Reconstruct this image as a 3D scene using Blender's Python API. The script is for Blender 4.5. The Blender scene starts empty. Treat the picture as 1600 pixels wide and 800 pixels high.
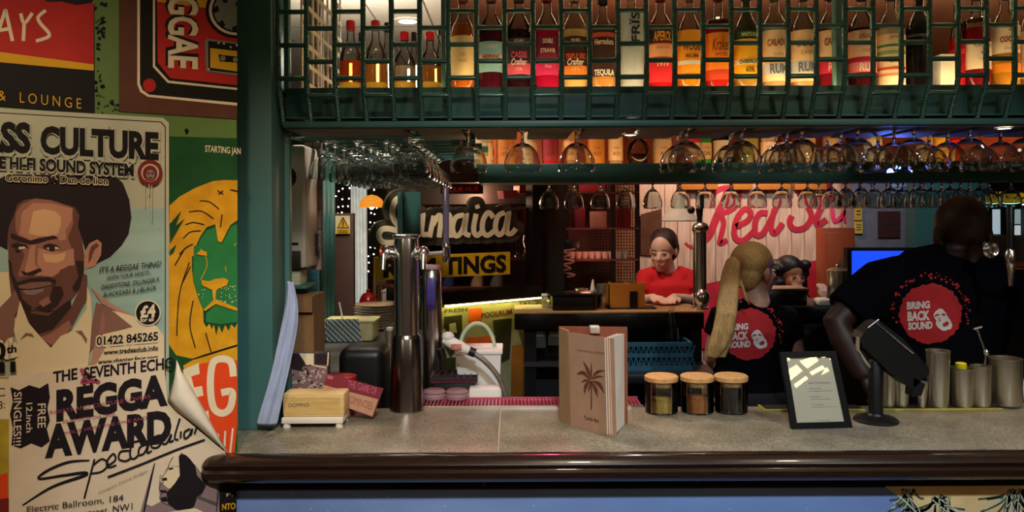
import bpy, bmesh, math, random
from mathutils import Vector, Matrix
from mathutils.geometry import tessellate_polygon
from mathutils.bvhtree import BVHTree
random.seed(7)
SC = bpy.context.scene
COL = SC.collection
# ---------------------------------------------------------------- camera
F = 1200.0            # focal length in pixels of the 1600x800 frame
HZ = 340.0            # horizon row
EYE = 1.65
ROLL = 0.0050
cr, sr = math.cos(ROLL), math.sin(ROLL)
cam = bpy.data.cameras.new('camera'); camo = bpy.data.objects.new('camera', cam); COL.objects.link(camo)
cam.sensor_width = 36; cam.lens = 36 * F / 1600; cam.shift_y = -(400 - HZ) / 1600
cam.clip_start = 0.02; cam.clip_end = 60
camo.matrix_world = Matrix(((cr, sr, 0, 0), (0, 0, -1, 0), (-sr, cr, 0, EYE), (0, 0, 0, 1)))
SC.camera = camo
# ---------------------------------------------------------------- world and view
SC.view_settings.view_transform = 'Standard'; SC.view_settings.look = 'None'
SC.view_settings.exposure = 0.9; SC.view_settings.gamma = 1.0; SC.view_settings.use_curve_mapping = False
W = bpy.data.worlds.new('world'); SC.world = W; W.use_nodes = True
W.node_tree.nodes['Background'].inputs[0].default_value = (1.0, 0.86, 0.72, 1)
W.node_tree.nodes['Background'].inputs[1].default_value = 0.035
SC.cycles.max_bounces = 16; SC.cycles.transparent_max_bounces = 16; SC.cycles.transmission_bounces = 14; SC.cycles.diffuse_bounces = 4; SC.cycles.glossy_bounces = 5
SC.cycles.caustics_reflective = False; SC.cycles.caustics_refractive = False
# ---------------------------------------------------------------- lamps (seen downlights and glows, plus added unseen lamps)
def lamp(kind, loc, energy, col, aim=None, size=0.1, spot=80, blend=0.6):
    l = bpy.data.lights.new('lamp', kind); l.energy = energy; l.color = col
    if kind == 'SPOT': l.spot_size = math.radians(spot); l.spot_blend = blend; l.shadow_soft_size = size
    elif kind == 'AREA': l.size = size
    else: l.shadow_soft_size = size
    o = bpy.data.objects.new('lamp', l); COL.objects.link(o); o.location = loc
    if aim is not None:
        o.rotation_euler = (Vector(aim) - Vector(loc)).to_track_quat('-Z', 'Y').to_euler()
    return o
WARM = (1.0, 0.78, 0.55); NEUT = (1.0, 0.88, 0.74); COOL = (0.75, 0.9, 1.0)
# unseen ceiling spots on the customer side
lamp('SPOT', (-0.30, 0.15, 2.68), 36, WARM, (-1.0, 1.62, 0.85), .06, 66)        # posters
lamp('SPOT', (0.05, 1.05, 2.68), 13, WARM, (-0.25, 2.0, 1.1), .05, 62)         # bar top
lamp('SPOT', (1.0, 1.05, 2.68), 8, WARM, (0.8, 2.0, 1.1), .05, 62)
lamp('SPOT', (0.1, 0.1, 2.68), 60, COOL, (0.1, 1.8, 0.85), .06, 60)            # added to brighten the mural on the bar front
lamp('SPOT', (1.3, 0.1, 2.68), 45, COOL, (1.2, 1.8, 0.85), .06, 60)  # second added spot for the mural
lamp('POINT', (-1.6, -0.9, 2.25), 6, WARM, None, .10)                           # added unseen lamp, fills the customer side and bar front
lamp('POINT', (1.9, -0.9, 2.25), 6, WARM, None, .10)  # its pair, also an added fill lamp
# gantry downlights, then unseen lamps over the working side
lamp('SPOT', (0.346, 2.24, 1.885), 2.2, NEUT, (0.36, 2.2, 1.1), .02, 100)
lamp('SPOT', (1.36, 2.12, 1.885), 4.0, NEUT, (1.36, 2.14, 1.1), .02, 75)
lamp('SPOT', (1.75, 0.9, 2.68), 9, NEUT, (1.35, 2.2, 1.12), .05, 30)  # unseen spot added to brighten the steel tins
lamp('POINT', (-0.75, 3.6, 2.40), 12, NEUT, None, .08)                          # added unseen lamp to brighten the ceiling
lamp('SPOT', (-0.5, 3.0, 2.7), 42, NEUT, (-0.45, 3.0, 0.9), .06, 110)
lamp('SPOT', (0.85, 3.7, 2.7), 30, WARM, (0.9, 3.1, 1.2), .06, 80)
lamp('SPOT', (0.55, 3.75, 2.7), 26, NEUT, (0.9, 4.5, 1.35), .06, 45)  # spot added to light the face of the woman in red
lamp('SPOT', (1.05, 2.62, 2.7), 9, NEUT, (1.02, 3.1, 1.35), .05, 36)  # spot added to brighten the blonde woman's arms
lamp('SPOT', (1.5, 4.9, 2.7), 55, WARM, (1.55, 5.9, 1.5), .06, 90)
lamp('SPOT', (2.1, 4.1, 2.7), 22, COOL, (2.1, 4.9, 1.3), .06, 100)
lamp('SPOT', (1.45, 2.92, 1.80), 2.5, (.12, .2, 1.0), (1.15, 2.3, 1.93), .02, 80)  # assumed small blue lamp on the rear beam
lamp('POINT', (0.5, 4.9, 1.45), 0.5, (1.0, .35, .25), None, .05)                   # assumed red lamp in the shelving
lamp('POINT', (-0.15, 4.5, 1.78), 4, (1.0, .6, .35), None, .05)                 # assumed lamp in the display window
lamp('SPOT', (0.05, 2.75, 2.1), 5, (1.0, .12, .25), (-.02, 2.22, 1.1), .03, 60)   # assumed pink lamp over the drip tray
# ---------------------------------------------------------------- pixel helpers
def ray(x, y):
    u = (x - 800) / F; v = (HZ - y) / F
    return Vector((u * cr + v * sr, 1.0, -u * sr + v * cr))
def P(x, y, d):
    r = ray(x, y) * d
    return Vector((r.x, r.y, r.z + EYE))
def PX(x, d): return P(x, HZ, d).x
def PZ(y, d, x=800): return P(x, y, d).z
class Plane:
    def __init__(s, o, n): s.o = Vector(o); s.n = Vector(n).normalized()
    def px(s, x, y, off=0.0):
        r = ray(x, y); o = s.o + s.n * off; c = Vector((0, 0, EYE))
        return c + r * ((o - c).dot(s.n) / r.dot(s.n))
# ---------------------------------------------------------------- materials
def lin(h):
    if isinstance(h, str):
        h = h.lstrip('#'); c = [int(h[i:i + 2], 16) / 255 for i in (0, 2, 4)]
    else: c = h
    return tuple(x / 12.92 if x <= .04045 else ((x + .055) / 1.055) ** 2.4 for x in c)
MATS = {}
def mat(name, col, rough=.5, metal=0.0, var=.12, scale=18.0, bump=0.0, bscale=None, trans=0.0, ior=1.45, emit=None, estr=0.0, coat=0.0, alpha=1.0, stretch=None, spec=.5, col2=None, detail=3.0):
    if name in MATS: return MATS[name]
    m = bpy.data.materials.new(name); m.use_nodes = True; MATS[name] = m
    nt = m.node_tree; N = nt.nodes; L = nt.links; b = N['Principled BSDF']
    c = lin(col)
    tc = N.new('ShaderNodeTexCoord'); mp = N.new('ShaderNodeMapping'); L.new(tc.outputs['Object'], mp.inputs[0])
    if stretch: mp.inputs['Scale'].default_value = stretch
    nz = N.new('ShaderNodeTexNoise'); nz.inputs['Scale'].default_value = scale; nz.inputs['Detail'].default_value = detail
    L.new(mp.outputs[0], nz.inputs['Vector'])
    rp = N.new('ShaderNodeValToRGB'); L.new(nz.outputs['Fac'], rp.inputs[0])
    e = rp.color_ramp.elements; e[0].position = .3; e[1].position = .7
    lo = lin(col2) if col2 else tuple(x * (1 - var) for x in c); hi = c if col2 else tuple(min(1, x * (1 + var)) for x in c)
    e[0].color = (*lo, 1); e[1].color = (*hi, 1)
    L.new(rp.outputs[0], b.inputs['Base Color'])
    b.inputs['Roughness'].default_value = rough; b.inputs['Metallic'].default_value = metal
    b.inputs['Transmission Weight'].default_value = trans; b.inputs['IOR'].default_value = ior
    b.inputs['Coat Weight'].default_value = coat; b.inputs['Alpha'].default_value = alpha
    b.inputs['Specular IOR Level'].default_value = spec
    if emit is not None:
        b.inputs['Emission Color'].default_value = (*lin(emit), 1); b.inputs['Emission Strength'].default_value = estr
    if bump:
        nb = N.new('ShaderNodeTexNoise'); nb.inputs['Scale'].default_value = bscale or scale * 3; L.new(mp.outputs[0], nb.inputs['Vector'])
        bp = N.new('ShaderNodeBump'); bp.inputs['Strength'].default_value = bump; bp.inputs['Distance'].default_value = .004
        L.new(nb.outputs['Fac'], bp.inputs['Height']); L.new(bp.outputs[0], b.inputs['Normal'])
    return m
def thinglass(name, col=(1, 1, 1), edge=(.75, .8, .8), rough=.02):
    if name in MATS: return MATS[name]
    m = bpy.data.materials.new(name); m.use_nodes = True; MATS[name] = m; nt = m.node_tree; N = nt.nodes; L = nt.links; N.remove(N['Principled BSDF']); out = N['Material Output']
    tr = N.new('ShaderNodeBsdfTransparent'); gl = N.new('ShaderNodeBsdfGlossy'); gl.inputs['Roughness'].default_value = rough; fr = N.new('ShaderNodeFresnel'); fr.inputs[0].default_value = 1.5
    lw = N.new('ShaderNodeLayerWeight'); lw.inputs[0].default_value = .25; mc = N.new('ShaderNodeMix'); mc.data_type = 'RGBA'; mc.inputs[6].default_value = (*col, 1); mc.inputs[7].default_value = (*edge, 1)
    L.new(lw.outputs['Facing'], mc.inputs[0]); L.new(mc.outputs[2], tr.inputs[0]); mx = N.new('ShaderNodeMixShader'); L.new(fr.outputs[0], mx.inputs[0]); L.new(tr.outputs[0], mx.inputs[1]); L.new(gl.outputs[0], mx.inputs[2]); L.new(mx.outputs[0], out.inputs[0]); return m
def glassmat(name, col=(1, 1, 1), rough=0.0, ior=1.45):
    if name in MATS: return MATS[name]
    m = mat(name, col, rough=rough, trans=1.0, ior=ior, var=.02); return m
def emat(name, col, strength):
    return mat(name, col, rough=.6, emit=col, estr=strength)
# ---------------------------------------------------------------- mesh collector
ORG = {}
def org(o): return ORG.get(o.name, Vector((0, 0, 0))) if o else Vector((0, 0, 0))
class MB:
    def __init__(s): s.v = []; s.f = []; s.mi = []
    def add(s, vs, fs, m=0):
        k = len(s.v); s.v += [Vector(v) for v in vs]; s.f += [tuple(i + k for i in f) for f in fs]; s.mi += [m] * len(fs); return s
    def box(s, x0, x1, y0, y1, z0, z1, M=None, m=0):
        vs = [Vector((x, y, z)) for z in (z0, z1) for y in (y0, y1) for x in (x0, x1)]
        if M is not None: vs = [M @ v for v in vs]
        return s.add(vs, [(0, 2, 3, 1), (4, 5, 7, 6), (0, 1, 5, 4), (2, 6, 7, 3), (0, 4, 6, 2), (1, 3, 7, 5)], m)
    def bbox(s, x0, x1, y0, y1, z0, z1, r=.004, M=None, seg=2):
        bm = bmesh.new(); bmesh.ops.create_cube(bm, size=1.0)
        for v in bm.verts:
            v.co = Vector(((x0 + x1) / 2 + v.co.x * (x1 - x0), (y0 + y1) / 2 + v.co.y * (y1 - y0), (z0 + z1) / 2 + v.co.z * (z1 - z0)))
        r = min(r, .45 * min(abs(x1 - x0), abs(y1 - y0), abs(z1 - z0)))
        bmesh.ops.bevel(bm, geom=bm.edges[:], offset=r, segments=seg, affect='EDGES', profile=.5)
        bm.verts.index_update()
        s.add([(M @ v.co if M is not None else v.co.copy()) for v in bm.verts], [tuple(v.index for v in f.verts) for f in bm.faces]); bm.free(); return s
    def lathe(s, prof, c=(0, 0, 0), seg=20, M=None, cap=True, sx=1.0, sy=1.0):
        c = Vector(c); vs = []; fs = []; n = len(prof)
        for r, z in prof:
            for k in range(seg):
                a = 2 * math.pi * k / seg
                v = Vector((math.cos(a) * r * sx, math.sin(a) * r * sy, z)); v = (M @ v if M is not None else v) + c; vs.append(v)
        for i in range(n - 1):
            for k in range(seg):
                a, b = i * seg + k, i * seg + (k + 1) % seg
                fs.append((a, b, b + seg, a + seg))
        if cap:
            if prof[0][0] > 1e-6: fs.append(tuple(range(seg - 1, -1, -1)))
            if prof[-1][0] > 1e-6: fs.append(tuple((n - 1) * seg + k for k in range(seg)))
        return s.add(vs, fs)
    def tube(s, path, r, seg=8, cap=True, flat=1.0):
        path = [Vector(p) for p in path]; n = len(path)
        rs = r if isinstance(r, (list, tuple)) else [r] * n
        vs = []; fs = []; up = None
        for i, p in enumerate(path):
            t = (path[min(i + 1, n - 1)] - path[max(i - 1, 0)]).normalized()
            if up is None:
                up = Vector((0, 0, 1)) if abs(t.z) < .9 else Vector((0, 1, 0))
            a = t.cross(up).normalized(); up = a.cross(t).normalized()
            for k in range(seg):
                an = 2 * math.pi * k / seg
                vs.append(p + a * math.cos(an) * rs[i] + up * math.sin(an) * rs[i] * flat)
        for i in range(n - 1):
            for k in range(seg):
                x, y = i * seg + k, i * seg + (k + 1) % seg
                fs.append((x, y, y + seg, x + seg))
        if cap: fs += [tuple(range(seg - 1, -1, -1)), tuple((n - 1) * seg + k for k in range(seg))]
        return s.add(vs, fs)
    def ell(s, c, rx, ry, rz, seg=16, rings=10, M=None):
        c = Vector(c); vs = []; fs = []
        for i in range(rings + 1):
            th = math.pi * i / rings
            for k in range(seg):
                a = 2 * math.pi * k / seg
                v = Vector((rx * math.sin(th) * math.cos(a), ry * math.sin(th) * math.sin(a), rz * math.cos(th)))
                vs.append((M @ v if M is not None else v) + c)
        for i in range(rings):
            for k in range(seg):
                a, b = i * seg + k, i * seg + (k + 1) % seg
                fs.append((a, a + seg, b + seg, b))
        return s.add(vs, fs)
    def prism(s, pts, off):
        """closed solid: polygon of 3D points extruded by vector off"""
        n = len(pts); pts = [Vector(p) for p in pts]; off = Vector(off); q = [p + off for p in pts]
        tr = tessellate_polygon([pts])
        fs = [tuple(t) for t in tr] + [tuple(i + n for i in reversed(t)) for t in tr]
        fs += [(i, (i + 1) % n, (i + 1) % n + n, i + n) for i in range(n)]
        return s.add(pts + q, fs)
    def flat(s, pts):
        pts = [Vector(p) for p in pts]
        return s.add(pts, [tuple(t) for t in tessellate_polygon([pts])])
    def build(s, name, m, parent=None, smooth=35, loc=None, local=False, label=None, kind=None):
        me = bpy.data.meshes.new(name)
        if parent is not None: o0 = Vector((0, 0, 0)) if local else org(parent)
        elif loc is not None: o0 = Vector(loc)
        else:
            xs = [v.x for v in s.v]; ys = [v.y for v in s.v]; zs = [v.z for v in s.v]
            o0 = Vector(((min(xs) + max(xs)) / 2, (min(ys) + max(ys)) / 2, min(zs)))
        me.from_pydata([v - o0 for v in s.v] if not (local and parent is None) else s.v, [], s.f)
        ms = m if isinstance(m, (list, tuple)) else [m]
        for x in ms: me.materials.append(x)
        if len(ms) > 1:
            for p, i in zip(me.polygons, s.mi): p.material_index = i
        bm = bmesh.new(); bm.from_mesh(me); bmesh.ops.recalc_face_normals(bm, faces=bm.faces[:]); bm.to_mesh(me); bm.free()
        if smooth:
            me.polygons.foreach_set('use_smooth', [True] * len(me.polygons)); me.set_sharp_from_angle(angle=math.radians(smooth))
        o = bpy.data.objects.new(name, me); COL.objects.link(o)
        if parent is not None: o.parent = parent; ORG[o.name] = org(parent) if not local else Vector((0, 0, 0))
        else: o.location = o0 if not local else Vector((0, 0, 0)); ORG[o.name] = o0
        if label: o['label'] = label
        if kind: o['kind'] = kind
        return o
def tag(o, label, cat, group=None, kind=None):
    if label: o['label'] = label
    if cat: o['category'] = cat
    if group: o['group'] = group
    if kind: o['kind'] = kind
    return o
def thing(name, label, cat, loc, group=None):
    o = bpy.data.objects.new(name, None); o.empty_display_size = .05; COL.objects.link(o); o.location = loc
    ORG[o.name] = Vector(loc); return tag(o, label, cat, group)
def struct(name, mb, m, label=None, **k):
    o = mb.build(name, m, **k); o['kind'] = 'structure'
    if label: o['label'] = label
    return o
def structe(name, loc, label=None):
    o = bpy.data.objects.new(name, None); o.empty_display_size = .05; COL.objects.link(o); o.location = loc; ORG[o.name] = Vector(loc); o['kind'] = 'structure'
    if label: o['label'] = label
    return o
def dup(root, loc, label=None, rotz=0, group=None, scale=None):
    def cp(o, par):
        c = o.copy(); COL.objects.link(c); c.parent = par
        for ch in list(o.children): cp(ch, c)
        return c
    r = cp(root, None); r.location = loc; r.rotation_euler = (0, 0, rotz)
    if scale: r.scale = (scale, scale, scale)
    if label: r['label'] = label
    if group: r['group'] = group
    return r
ORD = ('first', 'second', 'third', 'fourth', 'fifth', 'sixth', 'seventh', 'eighth', 'ninth', 'tenth', 'eleventh', 'twelfth', 'thirteenth', 'fourteenth')
# ---------------------------------------------------------------- flat print: text, polygons, strokes
_TC = {}
def text2d(s, bold=0.0, shear=0.0, spacing=1.0, res=3):
    key = (s, bold, shear, spacing)
    if key in _TC: return _TC[key]
    def mk(t):
        c = bpy.data.curves.new('t', 'FONT'); c.body = t; c.offset = bold; c.shear = shear; c.space_character = spacing; c.resolution_u = res
        o = bpy.data.objects.new('t', c); COL.objects.link(o)
        me = bpy.data.meshes.new_from_object(o.evaluated_get(bpy.context.evaluated_depsgraph_get()))
        vs = [(v.co.x, v.co.y) for v in me.vertices]; fs = [tuple(p.vertices) for p in me.polygons]
        bpy.data.objects.remove(o); bpy.data.curves.remove(c); bpy.data.meshes.remove(me); return vs, fs
    vs, fs = mk(s)
    x0 = min(v[0] for v in vs); x1 = max(v[0] for v in vs); h = .729
    r = ([((a - x0) / (x1 - x0), b / h) for a, b in vs], fs); _TC[key] = r; return r
def text_px(mb, surf, s, a, b, up, off=0.0, **k):
    """baseline from pixel a to pixel b, cap height vector up (pixels, or a number for straight up); surf(x, y, off) -> 3D"""
    vs, fs = text2d(s, **k)
    if not isinstance(up, (tuple, list)): up = (0, -up)
    mb.add([surf(a[0] + (b[0] - a[0]) * u + up[0] * v, a[1] + (b[1] - a[1]) * u + up[1] * v, off) for u, v in vs], fs)
def poly_px(mb, surf, pts, off=0.0): mb.flat([surf(x, y, off) for x, y in pts])
def spline(pts, n=6):
    """Catmull-Rom through pts"""
    out = []; p = [pts[0]] + list(pts) + [pts[-1]]
    for i in range(1, len(p) - 2):
        for k in range(n):
            t = k / n; a, b, c, d = p[i - 1], p[i], p[i + 1], p[i + 2]
            out.append(tuple(.5 * (2 * b[j] + (c[j] - a[j]) * t + (2 * a[j] - 5 * b[j] + 4 * c[j] - d[j]) * t * t + (3 * b[j] - a[j] - 3 * c[j] + d[j]) * t ** 3) for j in range(len(b))))
    out.append(tuple(pts[-1])); return out
def stroke2d(pts, w, sm=5):
    """ribbon (list of quads) along pts of width w (number or list per point)"""
    ws = w if isinstance(w, (list, tuple)) else [w] * len(pts)
    q = spline([(x, y, k) for (x, y), k in zip(pts, ws)], sm) if sm else [(x, y, k) for (x, y), k in zip(pts, ws)]
    L = []; R = []
    for i, (x, y, k) in enumerate(q):
        a = q[max(0, i - 1)]; b = q[min(len(q) - 1, i + 1)]; dx, dy = b[0] - a[0], b[1] - a[1]; l = math.hypot(dx, dy) or 1
        L.append((x - dy / l * k / 2, y + dx / l * k / 2)); R.append((x + dy / l * k / 2, y - dx / l * k / 2))
    return L, R
def stroke_px(mb, surf, pts, w, off=0.0, sm=5):
    L, R = stroke2d(pts, w, sm); n = len(L)
    mb.add([surf(x, y, off) for x, y in L + R], [(i, i + 1, n + i + 1, n + i) for i in range(n - 1)])
def circ(cx, cy, rx, ry=None, n=24, a0=0, a1=360):
    ry = ry or rx
    return [(cx + rx * math.cos(math.radians(a0 + (a1 - a0) * k / n)), cy + ry * math.sin(math.radians(a0 + (a1 - a0) * k / n))) for k in range(n)]
class Print:
    """collects print of several colours on one surface, then builds one mesh per colour"""
    def __init__(s, surf, step=.0004, base=.001): s.surf = surf; s.n = 0; s.step = step; s.base = base; s.m = {}; s.kd = {}
    def mb(s, key): return s.m.setdefault((key, s.n), MB())
    def off(s): s.n += 1; s.kd[s.n] = None; return s.base + s.n * s.step
    def poly(s, key, pts): o = s.off(); poly_px(s.mb(key), s.surf, pts, o)
    def polys(s, key, L):
        if len(L) < 6:
            for p in L: s.poly(key, p)
            return
        o = s.off(); s.kd[s.n] = 'stuff'
        for p in L: poly_px(s.mb(key), s.surf, p, o)
    def strokes(s, key, L, w, sm=5):
        if len(L) < 16:
            for p in L: o = s.off(); stroke_px(s.mb(key), s.surf, p, w, o, sm)
            return
        o = s.off(); s.kd[s.n] = 'stuff'
        for p in L: stroke_px(s.mb(key), s.surf, p, w, o, sm)
    def text(s, key, t, a, b, up, **k): o = s.off(); s.kd[s.n] = 'text'; text_px(s.mb(key), s.surf, t, a, b, up, o, **k)
    def build(s, parent, names=None, mats=None):
        for (k, i), mb in s.m.items():
            kd = s.kd.get(i); nm = (names or {}).get(k, 'print'); nm = 'lettering' if kd == 'text' else ('printed_shape' if nm == 'lettering' and kd is None else nm)
            mb.build(nm, (mats or PM)[k], parent, smooth=0, kind='stuff' if kd == 'stuff' else None)
# ================================================================ materials used widely
TEAL = mat('teal_paint', '#456f6b', .42, bump=.06, scale=6, var=.10)
TEALD = mat('teal_dark_paint', '#39645f', .45, bump=.06, scale=6, var=.12)
BLACK = mat('black_plastic', '#0c0c0d', .42)
BLACKM = mat('black_metal', '#101011', .35, .3)
CHROME = mat('chrome', '#e8e6e4', .2, 1.0, var=.02)
STEEL = mat('brushed_steel', '#cfc7b6', .34, 1.0, var=.08, scale=40, stretch=(40, 40, 1))
WHITEP = mat('white_plastic', '#e6e1d6', .45, var=.04)
CREAM = mat('cream_paper', '#e8d6b8', .7, var=.05)
DARKW = mat('dark_wood', '#2a1a12', .35, var=.3, scale=8, stretch=(2, 20, 20), bump=.1)
GLASS = glassmat('clear_glass')
# ================================================================ room shell
struct('floor', MB().box(-4.5, 5, -1.6, 7.2, -.05, 0), mat('floor_boards', '#4a3626', .5, var=.3, scale=5, stretch=(2, 14, 1), bump=.1))
struct('ceiling', MB().box(-4.5, 5, -1.6, 7.2, 2.75, 2.8), mat('ceiling_paint', '#d9d4c2', .8, var=.05))
struct('wall_back', MB().box(-4.5, 5, 7.1, 7.2, 0, 2.75), mat('back_wall_paint', '#3a2a24', .8, var=.2))
struct('wall_far_left', MB().box(-4.5, -4.42, -1.6, 7.1, 0, 2.75), mat('dark_wall_paint', '#3b3230', .8, var=.2))
struct('wall_far_right', MB().box(4.92, 5, -1.6, 7.1, 0, 2.75), mat('dark_wall_paint', '#3b3230', .8, var=.2))
struct('wall_rear', MB().box(-4.5, 5, -1.7, -1.6, 0, 2.75), mat('rear_wall_paint', '#8a6a4c', .7, var=.3, scale=3))
# ceiling grid seams over the bar, seen through the wire guard
g = MB()
for k in range(9): g.box(-1.35 + k * .3, -1.344 + k * .3, 2.6, 7.1, 2.7465, 2.75)
for k in range(6): g.box(-1.35, 1.2, 3.0 + k * .7, 3.006 + k * .7, 2.7465, 2.75)
struct('trim_1', g, mat('seam_grey', '#77776c', .8), 'thin grey seams between the ceiling panels', smooth=0)
# ---------------------------------------------------------------- poster wall (angled partition)
WD = Vector((.814, .581, 0)).normalized(); WN = Vector((WD.y, -WD.x, 0))     # along the wall; out of it towards the viewer
W0 = Vector((PX(370.5, 1.80), 1.80, 0))
PW = Plane(W0, WN)
mb = MB()
a = W0 - WD * 1.5; b = W0
mb.prism([a, b, b - WN * .12 + WD * .0, a - WN * .12], (0, 0, 2.75))
wall_l = struct('wall_left', mb, mat('green_wall', '#5d7a34', .6, var=.25, scale=4, bump=.2))
PM = {}
def pm(k, c, r=.55, **kw): PM[k] = mat('print_' + k, c, r, **{**dict(var=.07, scale=14, spec=.15), **kw})
pm('black', '#1b1716'); pm('ink', '#231d20'); pm('red', '#c8332b', col2='#a92420', scale=7); pm('yellow', '#dba520'); pm('cream', '#e6d3ae'); pm('brown', '#5d3a2a', var=.15)
pm('dkgreen', '#1d4a25', var=.2); pm('green', '#2e7a3f', var=.15); pm('gold', '#e0a11f', col2='#c98a17', scale=30); pm('grey', '#7d8277'); pm('sky', '#a9c2b4', col2='#8fada2', scale=5, stretch=(1, 1, 5))
pm('paper', '#e6d2b6', col2='#d8c1a2', scale=9, bump=.15, bscale=25); pm('paper2', '#cfc4a6', col2='#9fab98', scale=5); pm('skin1', '#c48a72'); pm('skin2', '#a06b5a'); pm('skin3', '#70493f'); pm('skin4', '#3a2928'); pm('skinhi', '#e2b184')
pm('hat', '#2c2226'); pm('beige', '#e5cfa6', var=.04); pm('jacket', '#b98a74'); pm('jacketd', '#8a6256'); pm('orange', '#e8641f'); pm('redorange', '#e2481f'); pm('plum', '#a8506a'); pm('lime', '#c9b73a', col2='#9a7a2a', scale=12); pm('greyd', '#57504e'); pm('mauve', '#8f7674'); pm('darkred', '#7a2a26')
def zc(s, ox, oy): return lambda L: [(ox + x / s, oy + y / s) for x, y in L]
def sheet(name, label, pts, key, off):
    b = PW.px(*pts[len(pts) // 2]); b = PW.px(sum(p[0] for p in pts) / len(pts), max(p[1] for p in pts), off)
    t = thing(name, label, 'poster', b)
    MB().prism([PW.px(x, y, off) for x, y in pts], -WN * .0012).build('sheet', PM[key], t, smooth=0)
    return t, Print(lambda x, y, o: PW.px(x, y, off + o), .00012, .0002)
# splatter on the green wall
z1 = zc(2.9625, 0, 0)
mb = MB(); rnd = random.Random(3)
for (x, y, n, sx, sy) in ((155, 20, 10, 5, 15), (157, 45, 12, 4, 12), (155, 75, 8, 4, 12), (158, 140, 14, 5, 14), (170, 163, 12, 14, 4), (190, 170, 6, 8, 3), (152, 125, 7, 4, 6), (290, 205, 3, 2, 2)):
    for k in range(n):
        cx, cy, r = x + rnd.gauss(0, sx), y + rnd.gauss(0, sy), rnd.uniform(1.2, 4)
        poly_px(mb, PW.px, [(cx + r * rnd.uniform(.5, 1.3) * math.cos(q * .9), cy + r * rnd.uniform(.5, 1.3) * math.sin(q * .9)) for q in range(7)], .0006)
mb.build('splatter', PM['black'], wall_l, smooth=0)
# ---------------------------------------------------------------- red and black lounge poster
t, p = sheet('lounge_poster', 'red, yellow and black poster reading AYS and LOUNGE at upper left', [(-70, -40), (147, -40), (148, 178), (-70, 160)], 'black', .003)
p.poly('red', z1([(-200, -120), (434, -120), (434, 296), (-200, 220)])); p.poly('yellow', z1([(-200, 214), (434, 298), (434, 327), (-200, 270)]))
p.poly('yellow', [(140, -40), (147, -40), (147, 5), (143, 5)])
p.poly('ink', [(60, -40), (146, -40), (146, 4), (120, 8), (95, 2), (75, 3), (62, -4)])
p.strokes('cream', [z1([(-20, 190), (20, 60), (28, 58), (58, 190)]), z1([(0, 140), (50, 132)]), z1([(96, 62), (112, 108), (150, 60)]), z1([(112, 108), (108, 190)]), z1([(212, 48), (176, 80), (190, 112), (224, 150), (222, 172), (166, 190)])], 5.5, 3)
p.text('yellow', 'LOUNGE', (31, 160), (127, 170), 17, bold=-.005, spacing=1.5); p.text('yellow', '&', (-3, 156), (9, 157.5), 16)
p.build(t, {'cream': 'lettering', 'yellow': 'lettering'})
# ---------------------------------------------------------------- cassette poster
z6 = zc(4.21, 180, 0)
t, p = sheet('cassette_poster', 'brown poster of a black and red cassette tape reading REGGAE', [(186, -40), (370.5, -40), (370.5, 186), (186, 174)], 'brown', .003)
def rrect(x0, y0, x1, y1, r, sl=0.0): pass
p.poly('cream', z6([(145, -160), (145, 555), (165, 605), (215, 637), (802, 695), (802, -160)])); p.poly('black', z6([(163, -160), (163, 550), (180, 592), (222, 622), (802, 676), (802, -160)]))
p.poly('cream', z6([(248, -160), (248, 440), (345, 545), (802, 592), (802, -160)])); p.poly('black', z6([(262, -160), (262, 432), (352, 530), (802, 578), (802, -160)]))
p.poly('red', z6([(275, 0), (280, 410), (362, 514), (802, 560), (802, 40)])); p.poly('yellow', z6([(275, -160), (275, 10), (802, 80), (802, -160)]))
p.poly('red', circ(233.5, 133.5, 10.2, 10.8)); 
for q, cx in (('black', 610), ): pass
p.poly('black', [x for x in circ(370, 16, 49, 44, 40) if x[0] < 371]); p.poly('cream', [x for x in circ(370, 16, 43.5, 39, 40) if x[0] < 371]); p.poly('black', [x for x in circ(370, 16, 39, 35, 40) if x[0] < 371]); p.poly('grey', [x for x in circ(370, 16, 36, 32, 40) if x[0] < 371])
p.polys('black', [z6([(640, 55), (675, 35), (685, 70), (655, 88)]), z6([(680, 150), (705, 130), (725, 165), (700, 188)]), z6([(768, 180), (800, 165), (802, 205), (775, 210)]), z6([(700, -20), (735, -30), (740, 15), (712, 20)]), z6([(790, 20), (802, 10), (802, 40), (795, 42)])])
p.text('black', 'REGGAE', (262, -56), (262, 102), (48, 3), bold=.05); p.text('cream', 'REGGAE', (264.5, -54), (264.5, 106), (46, 3), bold=.028)
p.poly('grey', z6([(590, 275), (605, 255), (802, 280), (802, 496), (600, 470)])); p.poly('black', z6([(612, 268), (802, 290), (802, 482), (612, 462)])); p.poly('yellow', z6([(625, 316), (802, 336), (802, 470), (625, 445)]))
p.poly('black', z6([(678, 358), (802, 372), (802, 412), (690, 405)])); p.polys('grey', [z6(circ(708, 383, 18)), z6(circ(790, 392, 16))]); p.polys('cream', [z6(circ(x, y, 7, 7, 8)) for x, y in ((680, 283), (715, 287), (760, 310), (800, 298), (615, 455))])
p.build(t, {'cream': 'lettering'})
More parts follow.
